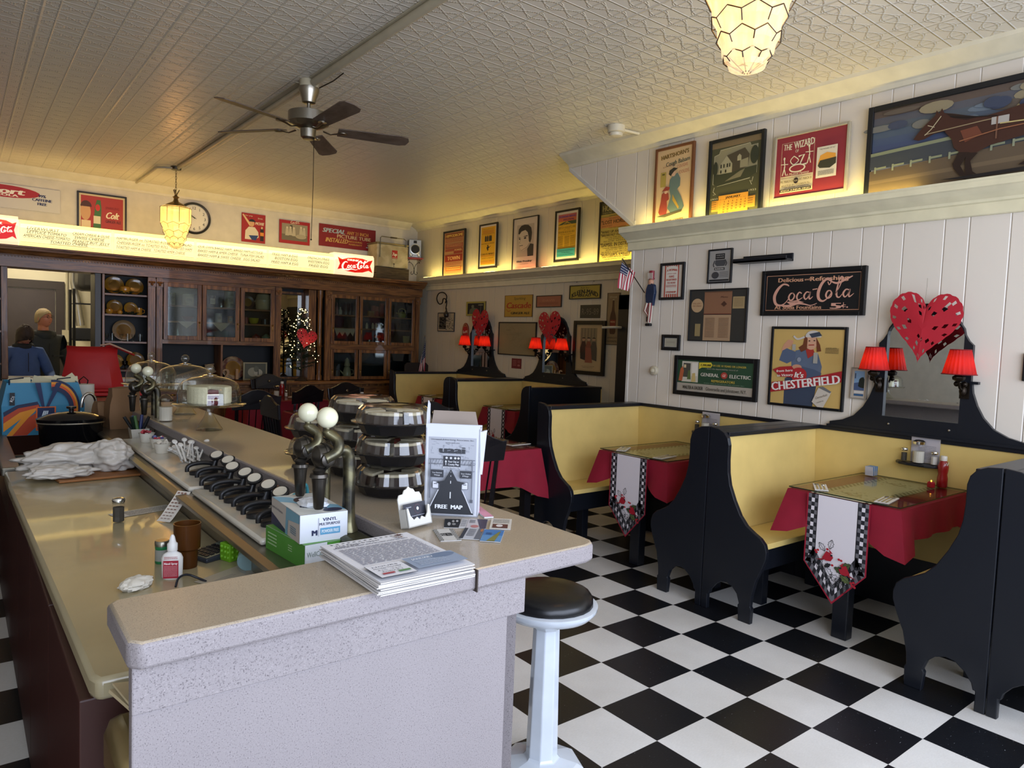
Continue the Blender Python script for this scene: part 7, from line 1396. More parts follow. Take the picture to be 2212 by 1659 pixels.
# ---- left end clutter ----
bagb=mat('bag_blue','#2a7a9c',.55,scale=4)
t=thing('grocery_bag','blue shopping bag with orange bands and a white word behind the roaster','bag',(.405,5.16,WZ+.001),math.radians(4)); bw,bd,bh=.42,.20,.32
V=lambda u,v,w:Vector((u,v,w))
mb=MB(); A4=[(-bw/2,-bd/2),(bw/2,-bd/2),(bw/2,bd/2),(-bw/2,bd/2)]; lo=[mb.bm.verts.new((x*.98,y,0)) for x,y in A4]; mi=[mb.bm.verts.new((x*1.0,y*1.05,bh*.55)) for x,y in A4]; hi=[mb.bm.verts.new((x*.86,y*.8,bh+(-.01 if i in(0,1) else .0))) for i,(x,y) in enumerate(A4)]; mb.bridge(lo,mi); mb.bridge(mi,hi); mb._f(lo[::-1]); mb.build('bag_body',bagb,t,solid=.003)
A=Art(bw*.86,bh*.98,y=-.0)
def band(rs,cx,cy,a0,a1,cols):
    for r,c in zip(rs,cols): A.line([(cx+r*math.cos(math.radians(a)),cy-r*1.5*math.sin(math.radians(a))) for a in range(a0,a1+1,10)],.024,c)
A.poly([(-.06,.55),(.12,.42),(.40,.36),(.44,.46),(.2,.55),(-.04,.75)],'#1c2444'); A.poly([(-.06,.64),(.14,.48),(.42,.42),(.42,.50),(.2,.60),(-.06,.84)],'#b0401c'); A.poly([(-.06,.76),(.16,.56),(.40,.48),(.36,.56),(.28,.66),(.06,1),(-.02,1),(.18,.68),(-.06,.92)],'#d98a1c'); A.poly([(.06,1),(.28,.66),(.4,.56),(.42,.8),(.26,1)],'#b0401c')
band([.36,.33,.30,.27],.62,.52,-75,100,['#1c2444','#d98a1c','#c8501c','#1c2444'])
A.rect(.38,.46,.66,.92,'#d8641c'); A.rect(.40,.48,.64,.90,'#16244c')
for k in range(3): A.poly([(.44+.03*k,.72),(.485+.025*k,.54),(.505+.025*k,.54),(.465+.03*k,.72)],'#c8d4dc')
for k in range(3): A.rect(.54+.006*k,.62+.04*k-.04*0,.60+.012*k,.645+.04*k,'#c8d4dc')
A.text('ALDI',.52,.82,.10,'#d8dce0',w=.22,bold=.05)
A.poly([(.36,.0),(.44,.0),(.50,.46),(.46,.46)],'#16244c'); A.poly([(.66,.0),(.74,.0),(.56,.46),(.52,.46)],'#16244c'); A.rect(.02,.18,.09,.42,'#16181c'); A.text('RDI',.055,.3,.05,'#d8d8d8',w=.09,rot=70)
o=A.build('front_print',t); o.location=(0,-bd/2-.012,bh*.49); o.rotation_euler=(math.radians(4),0,0)
for s in (-.12,.12):
    MB().tube([(s-.05,-bd*.42,bh-.02),(s-.05,-bd*.42,bh+.012),(s+.02,-bd*.4,bh+.02)],.012,6,.3).build('strap',mat('strap_navy','#141c38',.7),t)
mb=MB(); rr=random.Random(2)
for k in range(6): mb.box((rr.uniform(-.12,.16),rr.uniform(-.05,.05),bh-.01),(.10,.004,.06),rotm('Y',rr.uniform(-40,40))@rotm('X',rr.uniform(-20,20)))
mb.build('papers_inside',mat('bag_papers','#c8bf9c',.7),t)
# roaster
t=thing('electric_roaster','black oval roaster with domed glass lid','roaster',(.497,4.56,WZ+.001),math.radians(-5)); bk=mat('gloss_black','#0d0d0f',.15,coat=.4)
MB().lathe([(.15,0),(.165,.02),(.172,.12),(.178,.125)],n=40,sx=.90,sy=.68).build('pot',bk,t,smooth=50); MB().lathe([(.179,.125),(.181,.129),(.179,.133)],n=40,sx=.90,sy=.68).build('steel_band',sst,t); MB().lathe([(.181,.134),(.184,.15),(.165,.158),(.13,.172),(.07,.184),(0,.188)],n=40,sx=.90,sy=.68).build('lid',bk,t,smooth=50); MB().lathe([(.012,.185),(.012,.20),(.024,.205),(.024,.215),(.0,.217)],n=16).build('knob',bk,t,smooth=40)
# white plastic bags on a cutting board
t=thing('cutting_board','orange edged board under the white plastic bags','board',(.46,3.60,WZ+.001),math.radians(6)); MB().box((.03,0,.006),(.34,.24,.011)).build('board_body',mat('board_wood','#8c5a2c',.5),t,bevel=.003)
plb=mat('thin_white_plastic','#c4beb4',.35,kind='plain',bump=.9,scale=9)
def bagheap(lab,x,y,z,rx,ry,rz,seed,r=0,amp=.42): return tag(crumple(rx,ry,rz,64,40,amp,seed,1.0).build('plastic_bag',plb,loc=(x,y,z),rotz=r,smooth=True),lab,'plastic bag','heap of white plastic bags')
bagheap('large crumpled white plastic bag on the cutting board',.42,3.74,WZ+.014,.20,.11,.062,11,.1); bagheap('white plastic bag bunched at the right of the heap',.555,3.66,WZ+.014,.075,.10,.075,12,.4); bagheap('flat white plastic bag at the front left of the heap',.345,3.55,WZ+.014,.12,.055,.028,15,.0)
# paper towel, faucet
t=thing('paper_towel_holder','white paper towel roll on a black stand','paper towels',(.66,5.42,WZ+.001)); MB().lathe([(.02,.01),(.062,.012),(.062,.275),(.02,.277)],n=32).build('roll',mat('towel_white','#cfcbc0',.8),t,smooth=40); MB().tube([(-.02,0,.27),(-.025,0,.30),(0,0,.325),(.025,0,.30),(.02,0,.27)],.004,6).lathe([(.07,0),(.07,.01)],n=20).build('stand',ir,t)
t=thing('faucet','chrome gooseneck faucet beside the paper towels','faucet',(.665,4.95,WZ+.012),math.radians(200)); MB().tube(catmull([(0,0,0),(0,0,.12),(0,0,.20),(.02,0,.235),(.05,0,.24),(.075,0,.21),(.08,0,.16)],4),.009,10).lathe([(.022,0),(.02,.02),(.01,.03)],n=16).build('spout',chrome,t,smooth=60)
# brown paper bags
pb=mat('brown_paper','#7c5c3c',.75,scale=6,bump=.3)
def pbag(lab,x,y,z,w,d,h,rz,top=.85):
    t=thing('paper_bag',lab,'paper bag',(x,y,z),rz,'brown paper bags by the far taps'); mb=MB(); lv=[(0,1),(h*.3,1.03),(h*.6,.97),(h*.82,.9),(h,top)]; prev=None; rr=random.Random(int(x*100))
    for zz,k in lv:
        cur=[mb.bm.verts.new((a*w/2*k+rr.uniform(-.006,.006),b*d/2*(1-(1-k)*2.2)+rr.uniform(-.006,.006),zz+rr.uniform(-.006,.006)*(zz>0))) for a,b in ((-1,-1),(-.4,-1.06),(.3,-.95),(1,-1),(1,0),(1,1),(0,1.04),(-1,1),(-.93,0))]
        if prev: mb.bridge(prev,cur)
        else: mb._f(cur[::-1])
        prev=cur
    mb.build('bag_body',pb,t,smooth=25); return t
pbag('tall brown paper bag behind the far soda taps',.76,4.62,.9585,.16,.12,.235,.1); pbag('short brown paper bag left of the tall one',.68,4.72,.9585,.11,.08,.15,.3)
# red bag on the return counter
t=thing('red_tote','large bright red folded chair bag standing in front of the plate niche','bag',(.93,7.1,.942),math.radians(-6)); rb=mat('red_nylon','#a81818',.55,scale=6,bump=.25)
mb=MB(); lv=[(0,.24,.16),(.12,.23,.15),(.26,.20,.12),(.36,.185,.09),(.415,.19,.06)]; prev=None
for zz,hw,hd in lv:
    cur=[mb.bm.verts.new((a*hw,b*hd,zz+.006*math.sin(a*5))) for a,b in ((-1,-.6),(-.6,-1),(0,-.94),(.6,-1),(1,-.6),(1,.6),(.6,1),(0,.95),(-.6,1),(-1,.6))]
    if prev: mb.bridge(prev,cur)
    prev=cur
mb.build('bag_body',rb,t,smooth=35,solid=.004)
MB().tube([(.10,-.04,.42),(.16,-.05,.43),(.24,-.06,.39),(.32,-.07,.35)],[.02,.024,.022,.018],8,.45).build('red_strap',rb,t,smooth=50); MB().tube([(.06,-.045,.43),(.13,-.055,.445),(.21,-.065,.41),(.30,-.08,.37)],[.018,.022,.02,.016],8,.4).build('pale_lining',mat('pale_lining','#c9a48c',.8),t,smooth=50)
MB().box((.12,-.14,.02),(.52,.25,.03)).box((.10,-.12,.05),(.46,.22,.025)).build('folded_cloth',rb,t,bevel=.012)
t=thing('white_carton','white cardboard carton behind the red bag','box',(1.22,7.75,.942)); MB().box((0,0,.05),(.30,.2,.10)).build('carton',mat('carton_pale','#bdb5ac',.6),t,bevel=.003)
# ================= THINGS IN THE CABINETS =================
def YI(y=YB-.16): return y
amberg=mat('amber_plate','#8a6420',.15,coat=.3); mustard=mat('mustard_ware','#a87c2c',.2,coat=.3); creamw=mat('cream_ware','#b5a98c',.3,coat=.2); greenw=mat('pale_green_ware','#6c8c78',.25,coat=.3); tinc=mat('old_tin','#8f8462',.45,kind='patch',col2='#6c6248',scale=14); redw=mat('red_ware','#7c2420',.3,coat=.3); dkg=glass('dark_bottle_glass','#5c5548',.05,1.2); clg=glass('clear_ware','#e8ece8',.05,1.5)
def plate(lab,px,py,r,zb,m=amberg,y=YB-.10,grp='amber plates in the niche'):
    x=at(px,py,y=y).x; t=thing('display_plate',lab,'plate',(x,y,zb+.003),0,grp); R=rotm('X',78)
    MB().lathe([(r*.6,0),(r*.62,.004),(r*.98,.018),(r,.022),(r*.97,.024),(r*.6,.010),(0,.009)],(0,0,r*.985),32,rot=R).build('plate_body',m,t,smooth=50)
    MB().lathe([(r*.62,.012),(r*.60,.014),(r*.58,.012)],(0,0,r*.985),32,rot=R).build('inner_ring',mat('plate_ring','#b5843c',.2,coat=.3),t); return t
def pot(name,lab,cat,px,py,zb,prof,m,y=YB-.16,extra=None,grp=None):
    x=at(px,py,y=y).x; t=thing(name,lab,cat,(x,y,zb+.002),0,grp); MB().lathe(prof,n=24).build('body',m,t,smooth=45)
    if extra: extra(t)
    return t
sa,sb,sc_,sd=[z+.008 for z in sh]
plate('large amber plate at the left of the top niche shelf',246,620,.105,sa); plate('large amber plate at the right of the top niche shelf',290,622,.10,sa)
pot('mustard_bowl','round mustard bowl between the two top plates','bowl',270,628,sa,[(.03,0),(.055,.02),(.065,.05),(.058,.085),(.03,.10)],mustard,YB-.22)
plate('amber plate at the left of the second niche shelf',247,665,.085,sb); plate('amber plate with dark leaves at the right of the second niche shelf',282,667,.075,sb,mustard)
pot('mustard_cup','squat mustard jar at the left of the second shelf','jar',236,675,sb,[(.025,0),(.042,.02),(.04,.05),(.02,.065)],mustard,YB-.24); pot('mustard_cup','small mustard jar beside the left plate','jar',259,677,sb,[(.018,0),(.03,.015),(.028,.035),(.012,.05)],mustard,YB-.26)
def mug(t): MB().tube([(.035,0,.02),(.06,0,.03),(.06,0,.06),(.035,0,.07)],.005,6).build('handle',mustard,t)
pot('mustard_mug','mustard mug at the right of the second shelf','mug',300,672,sb,[(.03,0),(.036,.01),(.036,.085),(.033,.085)],mustard,YB-.24,mug)
lv=mat('dark_leaf','#23301c',.6)
def garland(lab,z,x0,x1,k):
    mb=MB(); rr=random.Random(k)
    for i in range(46): x=rr.uniform(x0,x1); mb.box((x-(x0+x1)/2,rr.uniform(-.03,.03),rr.uniform(.006,.035)),(.035,.014,.002),rotm('Z',rr.uniform(0,180))@rotm('X',rr.uniform(-60,60)))
    o=mb.build('leaf_garland',lv,loc=((x0+x1)/2,YU+.07,z)); tag(o,lab,'garland',None,'stuff')
garland('dark green leaf garland along the top niche shelf',sa,at(228,640,y=YU).x,at(310,640,y=YU).x,1); garland('dark green leaves on the second niche shelf',sb,at(270,680,y=YU).x,at(300,680,y=YU).x,2)
plate('big pale tan plate alone on the third niche shelf',267,715,.125,sc_,mat('tan_plate','#8f7450',.2,coat=.3))
for i,px in enumerate((231,243,262,276,288,303)): pot('stem_glass','small clear glass on the third niche shelf, %s from its left end'%('first','second','third','fourth','fifth','sixth')[i],'glass',px,725,sc_,[(.02,0),(.02,.003),(.005,.008),(.005,.03),(.02,.05),(.022,.085)] if i%2==0 else [(.02,0),(.023,.09)],clg,YB-.26,grp='small glasses on the third niche shelf')
plate('amber plate at the left of the lowest niche shelf',249,770,.085,sd,mustard); plate('amber plate at the right of the lowest niche shelf',292,773,.10,sd,amberg)
pot('amber_goblet','dark goblet between the lowest plates','goblet',270,778,sd,[(.03,0),(.006,.01),(.006,.04),(.03,.06),(.032,.10)],dkg,YB-.22)
z1,z2,z3=z_db+.002,zsd[1]+.008,zsd[0]+.008
def tin(lab,px,py,zb,r,h,m=tinc,txt=None,col='#2c2820',y=YB-.14):
    t=pot('old_tin',lab,'tin',px,py,zb,[(r,0),(r,h*.93),(r*1.03,h*.93),(r*1.03,h),(0,h)],m,y)
    if txt: A=Art(r*1.2,h*.6,y=-r-.002); A.rect(0,.1,1,.9,'#a89c78' if col!='#e' else '#333'); A.text(txt,.5,.5,.4,'#2c2820',w=.8); o=A.build('label_print',t); o.location=(0,0,h*.5)
    return t
tin('narrow pale tin at the upper left behind the first glass door',372,650,z3,.035,.15); tin('round cream tin with oval label behind the first glass door',406,652,z3,.075,.145,mat('cream_tin','#a89c7c',.4),'COFFEE')
tin('brown tin with arched label behind the second glass door',457,655,z3,.05,.15,mat('brown_tin','#5c4434',.4),'COCOA'); pot('glass_jar','tall clear jar behind the second glass door','jar',478,650,z3,[(.04,0),(.042,.20),(.03,.22)],clg,YB-.14); tin('tall olive tin behind the second glass door',495,648,z3,.062,.215,mat('olive_tin','#7c7848',.4),'TEA')
tin('white tin with black print on the middle shelf of the second door',472,687,z2,.045,.12,mat('white_tin','#b5b0a0',.4),'CLABBER'); tin('small orange tin on the middle shelf of the second door',497,690,z2,.032,.09,mat('orange_tin','#a8782c',.4),'C')
def hnd(t): MB().tube([(-.10,0,.10),(-.12,0,.11),(-.10,0,.12)],.005,6).tube([(.10,0,.10),(.12,0,.11),(.10,0,.12)],.005,6).build('handle',creamw,t)
pot('enamel_pot','white enamel pot with grey lid behind the third glass door','pot',569,655,z3,[(.08,0),(.10,.02),(.105,.13),(.108,.13),(.10,.14),(.085,.20),(.04,.225),(0,.23)],creamw,YB-.16,hnd); plate('dark patterned plate behind the third glass door',534,655,.09,z3,mat('dark_plate','#4c302c',.3),grp='plates in the glass door cabinet')
tin('small red and white tin behind the third glass door',532,690,z2,.025,.085,mat('red_tin','#8c3c34',.4)); pot('yellow_bowl','yellow bowl on the middle shelf of the third door','bowl',548,692,z2,[(.03,0),(.055,.02),(.068,.08),(.064,.08)],mat('yellow_ware','#a8a02c',.25,coat=.3),YB-.16); pot('dark_canister','dark canister right of the yellow bowl','canister',572,692,z2,[(.05,0),(.05,.07),(.02,.08)],mat('dark_ware','#22242a',.3),YB-.16)
pot('red_teapot','small dark red teapot at the bottom of the third door','teapot',553,735,z1,[(.03,0),(.055,.03),(.05,.07),(.02,.09),(.01,.10)],redw,YB-.18); pot('green_teapot','pale green covered dish at the bottom of the third door','dish',575,735,z1,[(.03,0),(.06,.02),(.062,.06),(.03,.09),(.01,.105)],greenw,YB-.18)
pot('glass_pitcher','clear pitcher at the bottom of the first door','pitcher',384,725,z1,[(.05,0),(.055,.05),(.045,.18),(.05,.20)],clg,YB-.16); pot('glass_pitcher','second clear pitcher at the bottom of the first door','pitcher',405,727,z1,[(.045,0),(.048,.14),(.05,.15)],clg,YB-.18); pot('pink_bowl','pinkish bowl on the middle shelf of the first door','bowl',406,690,z2,[(.03,0),(.07,.03),(.075,.06)],mat('pink_ware','#7c4c50',.3,coat=.3),YB-.16); pot('glass_pitcher','large green tinted bowl at the bottom of the second door','bowl',478,735,z1,[(.05,0),(.09,.05),(.10,.12)],mat('tinted_ware','#4c5c54',.2,coat=.3),YB-.18)
lace=mat('lace','#a89f8c',.8)
for lab,px,py,w,h in (('cream lace doily hanging from the shelf of the first glass door',403,694,.20,.08),('cream triangular cloth hanging from the shelf of the second glass door',478,697,.22,.11)):
    p=at(px,py,y=YU+.028); MB_=MB().prism([(-w/2,.0),(w/2,0),(w*.25,-h*.55),(0,-h),(-w*.25,-h*.55)],.003,lambda u,v,q:Vector((u,q,v))); tag(MB_.build('shelf_doily',lace,loc=(p.x,YU+.024,p.z-.004)),lab,'doily')
z2r=at(745,709,y=YU+.05).z+.008; z3r=at(745,681,y=YU+.05).z+.008
p0=at(722,710,y=YU+.028); p1=at(768,712,y=YU+.028); w=p1.x-p0.x; q=[(0,0)]+[(w,0)]+[(w-w*i/8,-(.11 if i%2 else .05)) for i in range(1,8)]
tag(MB().prism(q,.003,lambda u,v,k:Vector((u,k,v))).build('shelf_doily',lace,loc=(p0.x,YU+.024,z2r-.012)),'scalloped lace edging below the shelf right of the christmas tree','doily')
for i,(px,h,r,c) in enumerate(((728,.17,.018,'#8c5c5c'),(735,.11,.028,'#a39c8c'),(747,.18,.024,'#3c3c34'),(756,.17,.028,'#2a1c18'),(765,.13,.02,'#4c4c44'))): pot('old_bottle','old bottle on the top shelf right of the tree, %s from the left'%('first','second','third','fourth','fifth')[i],'bottle',px,675,z3r,[(r,0),(r,h*.55),(r*.4,h*.75),(r*.4,h)],mat('bottle_'+c.strip('#'),c,.2),YB-.14,grp='old bottles behind the upper left door of the right cabinet')
for i,(px,w,h,c) in enumerate(((797,.09,.075,'#8c6a3c'),(806,.05,.16,'#8c4434'),(813,.05,.15,'#944c38'),(824,.055,.20,'#a8482c'))):
    x=at(px,680,y=YB-.14).x; tag(MB().box((0,0,h/2),(w,.05,h)).build('old_carton',mat('carton_'+c.strip('#'),c,.5),loc=(x,YB-.14-.055*(i==0),z3r+.002),bevel=.002),('low tan carton in front on the top shelf of the middle right door','first tall red carton on the top shelf of the middle right door','second tall red carton on the top shelf of the middle right door','tallest red can at the end of the middle right door shelf')[i],'carton')
def kh(t): MB().tube([(-.06,0,.07),(-.055,0,.12),(0,0,.145),(.055,0,.12),(.06,0,.07)],.006,6).tube([(-.06,0,.06),(-.10,0,.075)],.008,6).build('handle',mat('pale_yellow','#a8a060',.25,coat=.3),t)
pot('yellow_kettle','pale yellow enamel kettle behind the last upper glass door','kettle',868,680,z3r,[(.05,0),(.065,.03),(.068,.06),(.04,.085),(.01,.10)],mat('pale_yellow','#a8a060',.25,coat=.3),YB-.14,kh)
for i,px in enumerate((792,805,812,823)): pot('small_jar','small pale jar on the middle shelf of the middle right door, %s from the left'%('first','second','third','fourth')[i],'jar',px,708,z2r,[(.02,0),(.02,.06),(.012,.07),(.012,.085)],creamw,YB-.18,grp='small jars in the right cabinet')
pot('red_toaster','orange topped steel toaster at the bottom of the middle right door','toaster',814,742,z1,[(.05,0),(.06,.03),(.055,.10)],mat('dim_steel','#6c6a64',.25,.8),YB-.18,lambda t:MB().lathe([(.056,.102),(.05,.14),(0,.145)],n=20).build('orange_top',mat('orange_ware','#a8441c',.3,coat=.3),t)); pot('chrome_cup','chrome lidded pot left of the toaster','pot',797,744,z1,[(.03,0),(.045,.03),(.04,.07),(.045,.075)],mat('dim_steel','#6c6a64',.25,.8),YB-.20)
def ch(t): MB().tube([(.05,0,.03),(.10,0,.05),(.10,0,.10),(.055,0,.11)],.007,6).tube([(-.05,0,.04),(-.11,0,.10)],[.014,.008],8).build('handle',creamw,t)
z0r=z_ct+.05
pot('white_coffee_pot','white enamel coffee pot at the lower glass door right of the tree','coffee pot',749,815,z0r,[(.06,0),(.065,.05),(.045,.14),(.03,.15),(.045,.16),(.03,.25),(.01,.28)],creamw,YB-.16,ch); tin('round brown tin left of the white coffee pot',727,812,z0r,.05,.10,mat('brown_tin','#5c4434',.4))
for lab,px,py,w,h in (('dark wooden box behind the upper left door of the right cabinet',752,698,.14,.12),('grey picture card behind the last upper door',873,706,.16,.10)):
    x=at(px,py,y=YB-.12).x; tag(MB().box((0,0,h/2),(w,.04,h)).build('dark_box',mat('box_dark','#3a2a1c',.5),loc=(x,YB-.12,z2r+.001)),lab,'box')
x=at(878,738,y=YB-.12).x; tag(MB().box((0,0,.07),(.12,.02,.14),rotm('X',-8)).build('yellow_card',mat('card_yellow','#a8904c',.6),loc=(x,YB-.12,z1+.004)),'small yellow card standing behind the last upper glass door','card')
# open niche left of the tree: jar, arrow sign, decorated plate, numerals, photo
pot('lidded_jar','clear lidded jar at the left of the dark open niche','jar',361,815,z_ct+.016,[(.05,0),(.055,.02),(.055,.14),(.03,.16),(.035,.17),(.01,.20)],clg,YB-.25)
p=at(414,812,y=YB-.30); t=thing('arrow_sign','tan wooden arrow sign slanting in the dark open niche','sign',(p.x,YB-.16,p.z)); a=math.radians(17)
MB().prism([(-.34,-.045),(.22,-.045),(.22,-.075),(.34,-.055),(.30,0),(.34,.055),(.22,.075),(.22,.045),(-.34,.045)],.012,lambda u,v,q:Vector((u*math.cos(a)-v*math.sin(a),q,u*math.sin(a)+v*math.cos(a)))).build('board',mat('arrow_tan','#7c6648',.6),t)
A=Art(.7,.09,y=-.001); A.text('COUNTER AND RESTAURANT',.48,.5,.5,'#2c2016',w=.62,bold=.03); o=A.build('lettering',t); o.rotation_euler=(0,-a,0)
MB().bx(-.02,.02,.013,.03,-p.z+z_ct+.016,-.02).build('prop',inner,t)
plate('round red and cream decorated plate in the dark open niche',503,800,.155,z_ct+.016,mat('decor_plate','#5c2c1c',.4,kind='patch',col2='#a88f68',scale=9),YB-.12,'plates in the open niche')
for s_,px in (('2',490),('1',513)):
    x=at(px,820,y=YU+.10).x; A=Art(.08,.16); A.text(s_,.5,.5,.9,mat('numeral_wood','#a8845c',.5),bold=.03); o=A.build('wooden_numeral'); o.location=(x,YU+.12,z_ct+.016+.085); q=o.modifiers.new('s','SOLIDIFY'); q.thickness=.015; tag(o,'pale wooden numeral %s standing before the decorated plate'%('two' if s_=='2' else 'one'),'numeral')
c,w,h=quad([(527,786),(579,785),(577,826),(525,823)],'y',YU+.08); t=thing('photo_frame','silver framed old photograph standing in the open niche','photo frame',(c.x,YU+.10,z_ct+.018+h/2)); mb=MB(); ringframe(mb,w,h,.022,-.008,.008); mb.build('frame',mat('pewter_frame','#8c8468',.35,.6),t,bevel=.003)
A=Art(w-.04,h-.04,y=0); A.rect(0,0,1,1,'#4c4f42'); A.ell(.4,.55,.25,.3,'#8c8c78'); A.ell(.65,.6,.2,.25,'#a09f8c'); A.ell(.55,.35,.12,.2,'#5c5f50'); A.rect(.62,.4,.66,.75,'#2c2c26'); A.build('photograph',t)
# ---- christmas tree ----
tx=at(650,800,y=YU-.02).x; ty=YU-.03; zt0=z_ct+.016
t=thing('christmas_tree','small lit christmas tree standing on the oak back bar','tree',(tx,ty,zt0))
MB().cyl((0,0,.0),(0,0,.95),.015,.006,8).lathe([(.09,0),(.08,.01),(.03,.05),(.015,.06)],n=16).build('trunk',mat('tree_trunk','#2a1e14',.8),t)
mb=MB(); rr=random.Random(5); gm=mat('fir_green','#1c2a16',.8); BR=[]
for i in range(150):
    q=rr.random()**.8; z=.14+q*.84; L_=(.32*(1-q)+.045)*rr.uniform(.75,1.1); a=rr.random()*2*PI; e=Vector((L_*math.cos(a)*.95,L_*math.sin(a)*.5,z+L_*.12)); s_=Vector((0,0,z)); BR.append((s_,e)); d=(e-s_); n_=int(L_/.012)+2
    for k in range(n_):
        c=s_+d*((k+1)/n_)
        for m_ in range(5):
            b=rr.random()*2*PI; nv=(Vector((math.cos(b),math.sin(b),math.sin(b*2))).normalized()*.03+d.normalized()*.014); si=nv.cross(d).normalized()*.0022
            mb._f([mb.bm.verts.new(c-si),mb.bm.verts.new(c+si),mb.bm.verts.new(c+nv)])
o=mb.build('needles',gm,t)
lm=mat('fairy_light','#ffe0a0',emit=9,col2='#ffdc94')
fl=[(s_+(e-s_)*rr.uniform(.6,1.05)) for s_,e in BR]; fl.sort(key=lambda v:v.y); fl=fl[:95]
base=None
for v in fl:
    if base is None: base=MB().ball((0,0,0),.0052,8,6).build('fairy_light',lm,t); o=base
    else: o=base.copy(); COL.objects.link(o)
    o.location=v+Vector((0,-.012,0))
lamp('tree_glow','POINT',(tx,ty-.35,zt0+.5),1.2,'#ffd890',.2)
heart('red paper heart hanging on the lit christmas tree',(at(661,735,y=ty-.22).x,ty-.22,at(661,733,y=ty-.22).z),math.radians(0),.30,.28,14)
flg=at(905,815,y=YU-.25); t=flag_mesh('corner_flag','furled striped flag on a pole in the far corner',(flg.x+.02,YU-.25,.875),(flg.x+.10,YU-.22,1.56),[(flg.x+.10,YU-.25,1.50),(flg.x+.02,YU-.27,1.25),(flg.x-.05,YU-.27,.90),(flg.x+.09,YU-.25,.88)],nu=9)
x=flg.x+.2; t=thing('wicker_chair_back','dark rounded chair back in the far corner','chair',(min(x,XF-.30),9.15,0)); MB().prism([(-.2,.9),(.2,.9),(.2,1.12),(.16,1.16),(-.16,1.16),(-.2,1.12)],.03,lambda u,v,q:Vector((u,q,v))).build('backrest',mat('dark_wicker','#241a14',.7),t,bevel=.006)
for a in (-.18,.18): MB().bx(a-.02,a+.02,0,.03,0,.9).build('leg',mat('dark_wicker','#241a14',.7),t)
MB().bx(-.2,.2,-.35,0,.42,.45).build('seat',mat('dark_wicker','#241a14',.7),t)
# ================= DINING TABLES AND CHAIRS =================
dwood=mat('dark_chair_wood','#120f12',.28,coat=.2)
def chair(label,x,y,rz,src=None):
    if src: return dup(src,(x,y,0),rz,label)
    t=thing('dining_chair',label,'chair',(x,y,0),rz,'dark wooden dining chairs')   # faces -Y locally, back at +Y
    MB().lathe([(.2,0),(.21,.01),(.21,.03),(.19,.04)],(0,0,.43),4,rot=rotm('Z',45),sx=1.06,sy=1).build('seat',dwood,t,bevel=.008)
    for a in (-.17,.17): MB().tube([(a,-.15,0),(a,-.15,.43)],[.016,.02],4).build('leg',dwood,t); MB().tube([(a*1.0,.19,0),(a,.16,.43),(a*1.08,.22,.93)],[.018,.02,.016],4).build('leg',dwood,t)
    MB().tube([(-.17,-.15,.2),(.17,-.15,.2)],.01,6).tube([(-.17,-.15,.16),(-.17,.17,.16)],.01,6).tube([(.17,-.15,.16),(.17,.17,.16)],.01,6).build('stretcher',dwood,t)
    P=[(-.225,.80),(.225,.80),(.235,.93),(.20,.925),(.13,.95),(.06,.985),(0,.995),(-.06,.985),(-.13,.95),(-.20,.925),(-.235,.93)]
    MB().prism(P,.024,lambda u,v,w:Vector((u,.205+w+.05*(v-.8)*2-.10*u*u*4*.3,v))).build('crest_rail',dwood,t,bevel=.005)
    for k in range(5): a=-.12+.06*k; MB().tube([(a,.165,.46),(a*1.03,.185,.62),(a*1.08,.215,.81)],.010,4,.5).build('slat',dwood,t)
    MB().ball((0,.192,.90),.016,12,8,(1,.5,1)).build('knob',mat('chair_knob','#6c5c44',.3,.6),t); return t
def square_table(x,y,w,d,rz,lab,zt=.752,seed=5):
    t=thing('dining_table','dark wooden dining table under the '+lab,'table',(x,y,0),rz,'dining tables'); MB().box((0,0,zt-.03),(w-.02,d-.02,.025)).build('tabletop',dwood,t)
    for a in (-1,1):
        for b in (-1,1): MB().box((a*(w/2-.07),b*(d/2-.07),(zt-.045)/2),(.06,.06,zt-.045)).build('leg',dwood,t)
    c=tablecloth(w,d,zt-.008,.26,.22,14,seed).build('tablecloth',red,loc=(x,y,0),rotz=rz,smooth=50); tag(c,'red tablecloth '+lab,'tablecloth','red tablecloths')
    g=MB().bx(-w/2,w/2,-d/2,d/2,zt,zt+.006).build('glass_sheet',tglass,loc=(x,y,0),rotz=rz); tag(g,'glass sheet on the red cloth '+lab,'glass sheet','glass sheets on the dining tables')
    return zt+.0065
def square_table_l(l): return l
ta=(3.05,6.58); tb=(3.05,8.42); tc_=(3.02,4.44)
za=square_table(ta[0],ta[1],.92,.86,0,'on the middle table behind the pie boxes',seed=6); zb=square_table(tb[0],tb[1],.92,.74,0,'on the table near the christmas tree',seed=7); zc_=square_table(tc_[0],tc_[1],.86,.84,0,'behind the single booth bench',seed=8)
ch0=chair('dark chair in front of the middle table, crest behind the ball knobs',2.56,5.68,PI)
for x,y,r,l in ((3.55,7.36,.1,'dark chair at the far side of the middle table'),(2.36,6.12,PI/2,'brown edged dark chair at the left side of the middle table'),
  (2.85,7.45,PI+.45,'dark chair in front of the table near the tree'),(2.24,6.98,PI,'dark chair with round knob right behind the front cake stand'),(3.2,8.98,0,'dark chair between the tree and its table'),
  (2.47,3.70,PI-.05,'dark chair nearest the map box, back to the street'),(3.25,5.02,.05,'dark chair with small red mark beyond the table behind the single bench')): chair(l,x,y,r,ch0)
def setting(x,y,z,rz,w): return cutlery(x,y,z,rz,w)
def ats(px,py,z): q=at(px,py,z=z); return q.x,q.y,z
setting(*ats(848,890,za),.5,'at the right of the middle table'); setting(*ats(822,887,za),1.2,'beside the menu card of the middle table'); setting(*ats(672,852,zb),.2,'on the table near the tree'); setting(*ats(634,857,zb),.9,'at the left of the table near the tree'); setting(*ats(1120,960,zc_),.1,'on the near edge of the third table'); setting(3.26,4.70,zc_,.3,'on the far side of the third table')
